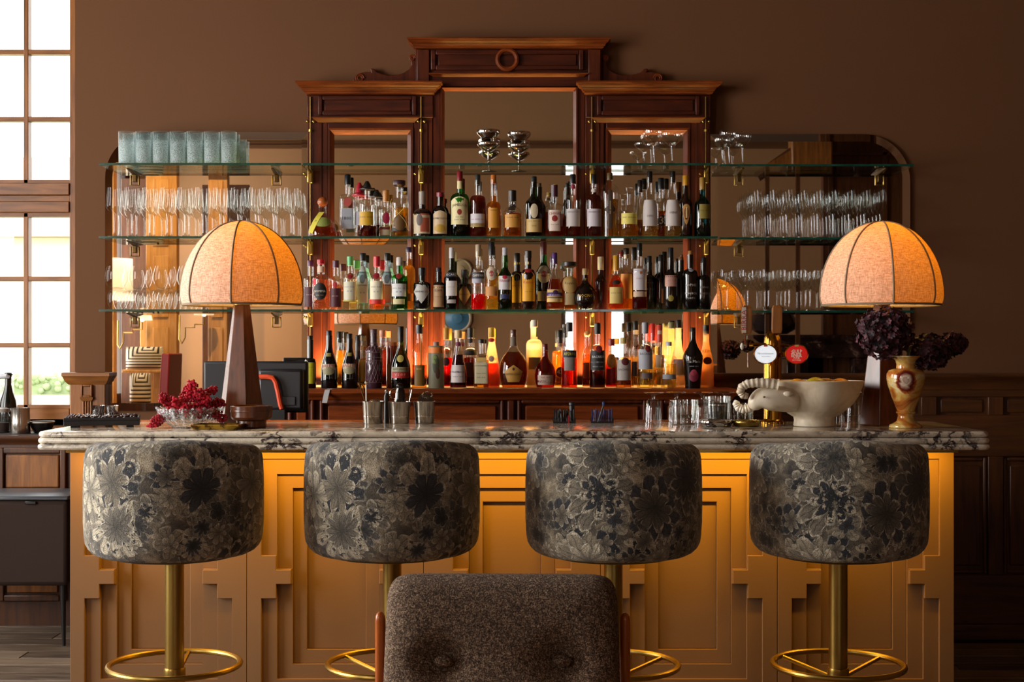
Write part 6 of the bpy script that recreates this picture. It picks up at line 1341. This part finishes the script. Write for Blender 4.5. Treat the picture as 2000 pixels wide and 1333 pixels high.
for ysgn, nm in ((-.060, 'horn'), (.0, 'horn')):
    pts = []; rr = []
    ctrl = [(1492, 752), (1478, 746), (1462, 744), (1447, 746), (1437, 752), (1436, 760), (1444, 764), (1456, 765)]
    if ysgn == -.060:
        ctrl = [(1508, 750), (1488, 747), (1468, 747), (1450, 749), (1439, 755), (1436, 764), (1441, 771), (1452, 773)]
    else: ctrl = [(1468, 790), (1458, 797), (1447, 799), (1438, 796), (1434, 789), (1437, 783)]
    fine = []
    for a, b in zip(ctrl, ctrl[1:]):
        for k in range(8): fine.append((a[0] + (b[0]-a[0])*k/8, a[1] + (b[1]-a[1])*k/8))
    for k, (px, py) in enumerate(fine):
        t = k/len(fine); pts.append(bp(px, py, yh + ysgn + .01*t)); rr.append((.0125*(1 - .55*t) + .004)*(1 + .10*math.cos(k*2*PI/4)))
    MB().tube(pts, rr, 10).build(nm, M_ALA, rb, smooth=1.0)
def fruit(px, py, y, r, c, lab, name='lemon', st=(1.25, 1, .95)):
    o = thing(name, lab, 'fruit', (X(px, DB), DB + y, Z(py, DB)), RND.uniform(-.6, .6)); t = NT('peel'); nz = t.noise(t.coord('Object'), 120, 2)
    t.set(Base_Color=t.mix(nz.outputs[0], col(c), tuple(x*.8 for x in col(c)[:3]) + (1,)), Roughness=.4); t.bump(nz.outputs[0], .3, .002)
    b = MB(); b.ball((0, 0, 0), r*st[0], r*st[1], r*st[2], 18, 12); b.build('flesh', t.m, o, smooth=1.2)
    MB().ball((r*st[0]*.98, 0, 0), r*.22, r*.22, r*.22, 8, 6).build('tip', t.m, o); return o
fruit(1555, 756, -.02, .028, '#d89018', 'orange yellow lemon at the left of the ram bowl'); fruit(1588, 754, -.04, .030, '#b8a020', 'greenish yellow lemon in the middle of the ram bowl'); fruit(1640, 755, -.01, .028, '#c8781c', 'orange fruit at the right of the ram bowl')
fruit(1575, 772, .03, .034, '#d89a20', 'lemon lower down inside the ram bowl'); fruit(1615, 775, .02, .034, '#c9841c', 'orange lower down inside the ram bowl', 'orange', (1, 1, 1)); fruit(1625, 772, -.05, .030, '#c9901c', 'lemon at the front inside of the ram bowl')
gi = thing('ginger_root', 'knobbly pale ginger root on top of the fruit', 'ginger', (X(1612, DB), DB - .02, Z(749, DB)))
skinmesh('root', [(-.025, 0, .004), (0, 0, .006), (.022, .004, -.002), (.042, 0, -.006), (.006, -.012, .012), (.03, .014, .004)], [(0, 1), (1, 2), (2, 3), (1, 4), (2, 5)], [.012, .015, .012, .008, .008, .007], plain('#b98a52', .7), gi, 1)
# ---------------------------------------------------------------- beer tap
DT = 4.76; sT = F/DT
tp = thing('beer_tap', 'brass beer tap column with two wooden handles and two oval badges', 'beer tap', ctr(1509, DT))
def tpz(py): return Z(py, DT) - ZT
M_BR2 = plain('#c08a30', 0.12, 1.0)
MB().lathe([(.042, 0), (.042, .006), (.034, .010), (.0300, .016), (.0295, tpz(672)), (.028, tpz(660)), (.022, tpz(652)), (.010, tpz(648)), (.002, tpz(647))], 32).build('column', M_BR2, tp)
def tx(px): return (px - 1509)/sT
MB().tube([(tx(1463), -.004, tpz(674)), (tx(1490), -.012, tpz(674)), (0, -.012, tpz(674)), (tx(1540), -.01, tpz(676))], .0065, 10).build('cross_pipe', M_BR2, tp)
MB().ball((tx(1449), -.006, tpz(677)), .0065, .006, .012, 10, 8).build('end_knob', plain('#d0cabc', .25), tp)
for (px, tilt, lab, zt_, zb_) in ((1456, -.004, 'l', 598, 653), (1515, 0, 'r', 597, 652)):
    x = tx(px)
    MB().tube([(x, -.010, tpz(676)), (x, -.016, tpz(664)), (x, -.018, tpz(655))], [.005, .0045, .006], 10).build('lever', M_CHROME, tp)
    w0, w1 = .0155, .0165
    L = [[(x + sx_*w_ + sh, -.018 + sy_*d_, z) for sx_, sy_ in ((-1, -1), (1, -1), (1, 1), (-1, 1))] for w_, d_, z, sh in ((w0*.9, .011, tpz(zb_), 0), (w1, .013, tpz(zb_) + .012, 0), (w1*.98, .013, tpz(zt_) - .01, .001), (w1*.7, .009, tpz(zt_), .001))]
    h_ = MB().loops(L).build('tap_handle', M_OAK, tp, smooth=0, bevel=.002)
    if lab == 'l':
        MB().loops([[(x - .0165 + a, -.0316, z) for a in (0, .0135)] + [(x - .0165 + a, -.0310, z) for a in (.0135, 0)] for z in (tpz(zb_) + .004, tpz(zt_) - .005)]).build('white_face', plain('#cfc4b8', .4), h_)
        vs, fs, wd, mid = text_geo('BIRRA'); sc = .066/wd
        MB().add([(x - .0098 - v[1]*sc*.95, -.0320, (tpz(zb_) + tpz(zt_))/2 + (v[0] - mid)*sc) for v in vs], fs).build('lettering', plain('#a8242c', .5), h_, smooth=0)
MB().tube([(tx(1460), -.012, tpz(690)), (tx(1460), -.014, tpz(718))], [.003, .0035], 8).build('spout', M_CHROME, tp)
for (px, c, lines) in ((1490, '#dfe6ee', [('Noordoever', .002, .052, '#5a6478'), ('BROUWERIJ', -.008, .026, '#8a90a0')]), (1550, '#c01a18', [('GULP', .008, .036, '#f0e4d4'), ('ENER', -.004, .036, '#f0e4d4'), ('PUUR', -.0135, .02, '#f0e4d4'), ('NATUURLIJK', -.020, .030, '#f0d8c4')])):
    x, zc = tx(px), tpz(692); Mx = Matrix.Translation((x, -.043, zc)) @ Matrix.Rotation(PI/2, 4, 'X') @ Matrix.Diagonal((1, .84, 1, 1))
    bd = MB().lathe([(.0395, 0), (.0405, .004), (.0395, .009), (.0365, .010), (.0360, .007)], 36, M=Mx).build('badge', M_BR2, tp)
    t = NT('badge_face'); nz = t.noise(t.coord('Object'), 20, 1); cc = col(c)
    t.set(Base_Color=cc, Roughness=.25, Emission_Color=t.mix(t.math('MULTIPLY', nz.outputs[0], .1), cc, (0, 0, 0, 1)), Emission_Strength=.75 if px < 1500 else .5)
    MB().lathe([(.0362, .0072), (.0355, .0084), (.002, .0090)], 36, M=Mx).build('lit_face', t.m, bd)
    for (body, dz, wdt, cc2) in lines:
        vs, fs, wd, mid = text_geo(body, 0.035 if px > 1500 else 0.0); sc = wdt/wd
        MB().add([(x + (v[0] - mid)*sc, -.0528, zc + dz + v[1]*sc*(1.2 if len(body) == 4 else 1)) for v in vs], fs).build('lettering', plain(cc2, .5), bd, smooth=0)
    MB().box(x - .006, x + .006, -.054, -.05, zc + .025, zc + .031).build('mark', plain('#b8401c' if px < 1500 else '#b8a05a', .4), bd)
    MB().tube([(x, -.036, zc), (tx(1509) + .02*(1 if px > 1509 else -1), 0, zc)], .008, 8).build('badge_mount', M_BR2, tp)
# ---------------------------------------------------------------- onyx vase with hydrangeas
DV = 4.50; sV = F/DV
def onyx():
    t = NT('onyx'); v = t.coord('Object', (1, 1, 1.6)); a = t.noise(v, 9, 4, .55, 1.2); b = t.noise(v, 5, 2)
    c = t.ramp(a.outputs[0], [(0.30, '#6a2414'), (0.42, '#b8702a'), (0.52, '#c9a456'), (0.60, '#d8c896'), (0.70, '#a8672a')])
    s_ = t.n('ShaderNodeSeparateXYZ'); t.l(t.coord('Object'), s_.inputs[0])
    # a rust and cream eye in the stone on the front
    d = t.vmath('DISTANCE', t.coord('Object'), (-.014, -.055, .145))
    dn = t.math('ADD', d, t.math('MULTIPLY', t.math('SUBTRACT', a.outputs[0], .5), .07))
    eye = t.ramp(t.math('MULTIPLY', dn, 20.0), [(0.0, '#b9a590'), (0.2, '#9a7a6a'), (0.3, '#c0ae98'), (0.42, '#8a5a4a'), (0.5, '#4a1410'), (0.62, '#7a2a18'), (0.72, '#b8702a')])
    fac = t.math('LESS_THAN', dn, .036)
    t.set(Base_Color=t.mix(fac, c, eye), Roughness=.12, Coat_Weight=.3, Subsurface_Weight=.08); return t.m
M_ONYX = onyx()
va = thing('onyx_vase', 'banded amber onyx vase on a round foot at the right end of the bar', 'vase', ctr(1769, DV))
VZ = lambda py: (Z(py, DV) - ZT)
MB().lathe([(.050, 0), (.052, .003), (.050, .009), (.040, .014), (.028, .022), (.0245, .036), (.026, .044), (.030, .046), (.031, .050), (.027, .053)], 36).build('foot', M_ONYX, va, smooth=1.0)
MB().lathe([(.027, .053), (.033, .068), (.045, .100), (.056, .135), (.0595, .155), (.059, .170), (.053, .181), (.040, .186), (.030, .188), (.0285, .200), (.032, .212), (.042, .222), (.047, .2245), (.047, .227), (.043, .2275), (.030, .214), (.024, .19), (.02, .17), (.002, .165)], 36).build('body', M_ONYX, va, smooth=1.0)
def petal_mat():
    t = NT('hydrangea_petals'); n = t.noise(t.coord('Object'), 55, 2); t.set(Base_Color=t.ramp(n.outputs[0], [(0.35, '#160910'), (0.5, '#3c1220'), (0.66, '#663038')]), Roughness=.7); return t.m
M_PET = petal_mat()
def hydrangea(px, py, rpx, D, lab, n, seed, sq=(1, 1, .86)):
    rn = random.Random(seed); o = thing('hydrangea', lab, 'flower', (X(1769, DV), DV, ZT + .20)); c_ = Vector((X(px, D) - X(1769, DV), D - DV, Z(py, D) - ZT - .20)); r = rpx/F*D
    b = MB()
    for i in range(n):
        d = Vector((rn.gauss(0, 1), rn.gauss(0, 1), rn.gauss(0, 1))).normalized(); rad = r*rn.uniform(.72, 1.05)
        p = c_ + Vector((d.x*sq[0], d.y*sq[1], d.z*sq[2]))*rad
        q = d.to_track_quat('Z', 'Y').to_matrix().to_4x4(); Mx = Matrix.Translation(p) @ q @ Matrix.Rotation(rn.uniform(-.7, .7), 4, 'X') @ Matrix.Rotation(rn.uniform(-.7, .7), 4, 'Y') @ Matrix.Rotation(rn.uniform(0, 6), 4, 'Z')
        s_ = rn.uniform(.0078, .0112)
        for k in range(4):
            a = k*PI/2; ca, sa = math.cos(a), math.sin(a); pr = lambda u, v, w_: (s_*(u*ca - v*sa), s_*(u*sa + v*ca), s_*w_)
            b.add([pr(0, 0, 0), pr(.5, -.45, .12), pr(1.0, -.25, .3), pr(1.05, .25, .25), pr(.5, .45, .15), pr(.6, 0, .02)], [(0, 1, 5), (1, 2, 5), (2, 3, 5), (3, 4, 5), (4, 0, 5)], Mx)
    b.build('petals', M_PET, o, smooth=0.9)
    MB().ball(tuple(c_), r*.74*sq[0], r*.74*sq[1], r*.74*sq[2], 14, 10).build('core', plain('#1a0d14', .9), o)
    MB().tube([(0, 0, -.02), tuple(Vector((c_.x*.35, c_.y*.35, .03))), tuple(c_)], .003, 6).build('stem', plain('#3f4a22', .7), o); return o
hydrangea(1727, 650, 54, 4.49, 'dark purple dried hydrangea head, largest, in front of the right lamp base', 640, 3, (1.0, 1, .92))
hydrangea(1814, 688, 40, 4.53, 'dark purple dried hydrangea head drooping at the right of the vase', 400, 5)
hydrangea(1862, 672, 25, 4.60, 'small dark purple hydrangea head at the far right of the vase', 240, 8)
lf = thing('leaf', 'pale green leaf showing at the mouth of the onyx vase', 'leaf', (X(1769, DV), DV, ZT + .22))
MB().add([(0, 0, 0), (.012, -.004, .012), (.02, 0, .04), (.008, .004, .03)], [(0, 1, 2, 3)]).build('blade', plain('#5a6434', .6), lf)
# ---------------------------------------------------------------- sideboard, its things and the bin at the far left
sd = thing('sideboard', 'dark oak sideboard with panelled front under the bay window', 'sideboard', (0, 0, 0))
DS = 6.90; ZSB = Z(851, DS)
sx0, sx1 = -3.7, -2.05
MB().rectloft(sx0, sx1, DS + .01, 7.36, [(0, ZSB - .045), (.006, ZSB - .03), (.018, ZSB - .02), (.022, ZSB - .012), (.022, ZSB)]).build('top', M_OAKDH, sd)
MB().box(sx0 + .02, sx1 - .005, DS + .02, 7.36, 0.0, ZSB - .045).build('body', M_OAKD, sd)
k = 0; xx = X(136, DS) - .02
while xx > sx0 + .2:
    MB().frame(xx - .33, xx, ZSB - .29, ZSB - .06, .028, DS + .0, DS + .021).build('drawer_frame', M_OAKD, sd, bevel=.005); MB().box(xx - .295, xx - .035, DS + .008, DS + .021, ZSB - .255, ZSB - .095).build('drawer_panel', M_OAK, sd, bevel=.006)
    MB().frame(xx - .33, xx, .12, ZSB - .31, .03, DS + .0, DS + .021).build('door_frame', M_OAKD, sd, bevel=.005); MB().box(xx - .29, xx - .04, DS + .008, DS + .021, .16, ZSB - .35).build('door_panel', M_OAK, sd, bevel=.006); xx -= .35
def onsb(px, D): return (X(px, D), D, ZSB)
mt = thing('service_mat', 'dark flat mat lying along the edge of the sideboard', 'mat', onsb(40, 7.0)); MB().box(-.2, .22, -.07, .12, 0, .004).build('mat', plain('#2a1c18', .6), mt)
jg = thing('steel_jug', 'brushed steel jug standing on the sideboard below the window', 'jug', (X(40, 6.99), 6.99, ZSB + .004)); sJ = F/6.99
MB().lathe([(.047, 0), (.048, .002), (.045, .06), (.044, .120), (.0455, .126), (.043, .126), (.041, .06), (.044, .006), (.003, .005)], 30).build('body', M_STEEL, jg)
MB().tube([(0, .045, .10), (0, .075, .095), (0, .078, .05), (0, .046, .03)], .005, 8).build('handle', M_STEEL, jg); MB().box(.02, .04, -.012, .012, .120, .128).build('spout', M_STEEL, jg)
jr = thing('glass_jar', 'glass jar with clamp lid at the left edge of the sideboard', 'jar', (X(1, 7.06), 7.06, ZSB + .004))
MB().lathe([(.042, 0), (.046, .006), (.048, .08), (.040, .096), (.038, .10)], 26, cap1=False).build('jar_body', M_GLASSE, jr, smooth=1.0); MB().lathe([(.042, .102), (.043, .118), (.03, .124)], 26).build('lid', plain('#c9c4bc', .3), jr); MB().lathe([(.040, .006), (.044, .05)], 22).build('contents', plain('#3a2c28', .7), jr); MB().tube([(.043, 0, .08), (.058, 0, .095), (.045, 0, .12)], .0025, 6).build('clamp', M_STEEL, jr)
pb = thing('champagne_bottle', 'dark bottle with white napkin round its neck against the window', 'bottle', (X(16, 7.15), 7.15, ZSB))
MB().lathe([(.040, 0), (.044, .01), (.044, .13), (.040, .16), (.024, .205), (.0165, .24), (.0165, .28), (.018, .282), (.018, .298), (.012, .302)], 26).build('glass_body', plain('#0e120c', .2, 0, .4), pb); MB().tube([(-.06, -.01, .272), (-.03, -.02, .282), (0, -.022, .282), (.012, -.016, .278)], [.014, .013, .012, .008], 8).build('napkin', plain('#d0d4da', .8), pb)
MB().tube([(.019*math.cos(a), .019*math.sin(a), .29) for a in [2*PI*i/20 for i in range(20)]], .004, 6, closed=True).build('ring', M_BLACK, pb)
bo = thing('dark_bowl', 'dark bowl with pale rim on the sideboard beside the steel jug', 'bowl', onsb(82, 7.05))
MB().lathe([(.034, 0), (.036, .003), (.052, .03), (.060, .058), (.057, .058), (.048, .03), (.003, .012)], 30).build('body', plain('#17130f', .35), bo); MB().lathe([(.0602, .054), (.0615, .058), (.0605, .061), (.057, .06)], 30, cap0=False, cap1=False).build('rim', plain('#cfc8bc', .4), bo)
nk = thing('napkin', 'crumpled pale napkin on the sideboard beside the dark bowl', 'napkin', onsb(103, 6.98)); skinmesh('cloth', [(0, 0, .008), (.03, .01, .010), (-.02, .015, .012), (.01, .02, .024)], [(0, 1), (0, 2), (0, 3)], [.010, .008, .009, .008], plain('#c9cdd4', .8), nk, 1)
# pedal free bin on legs
DBN = 6.42
bn = thing('bin', 'brown rectangular bin with grey lid on slim legs at the left edge', 'bin', (X(30, DBN), DBN + .15, 0))
bw = X(132, DBN) - X(30, DBN); zt_, zb_ = Z(976, DBN), Z(1146, DBN)
MB().box(-bw*1.6, bw, -.15, .14, zb_, zt_ - .005).build('body', plain('#2c180c', .9), bn, bevel=.02)
MB().loops([[(-bw*1.6 - p, -.152 - p, z), (bw + p, -.152 - p, z), (bw + p, .142 + p, z), (-bw*1.6 - p, .142 + p, z)] for p, z in ((0, zt_ - .005), (.003, zt_), (.003, zt_ + .012), (-.03, zt_ + .024))]).build('lid', plain('#5a5e64', .3, .4), bn, bevel=.006)
MB().box(.045, .095, -.158, -.149, zt_ - .022, zt_ - .008).build('catch', M_BLACK, bn, bevel=.003)
for sx_ in (-bw*1.5, bw - .03):
    for sy_ in (-.12, .11): MB().tube([(sx_, sy_, zb_ + .02), (sx_ + .004, sy_, 0)], [.014, .008], 10).build('leg', M_BLACK, bn)
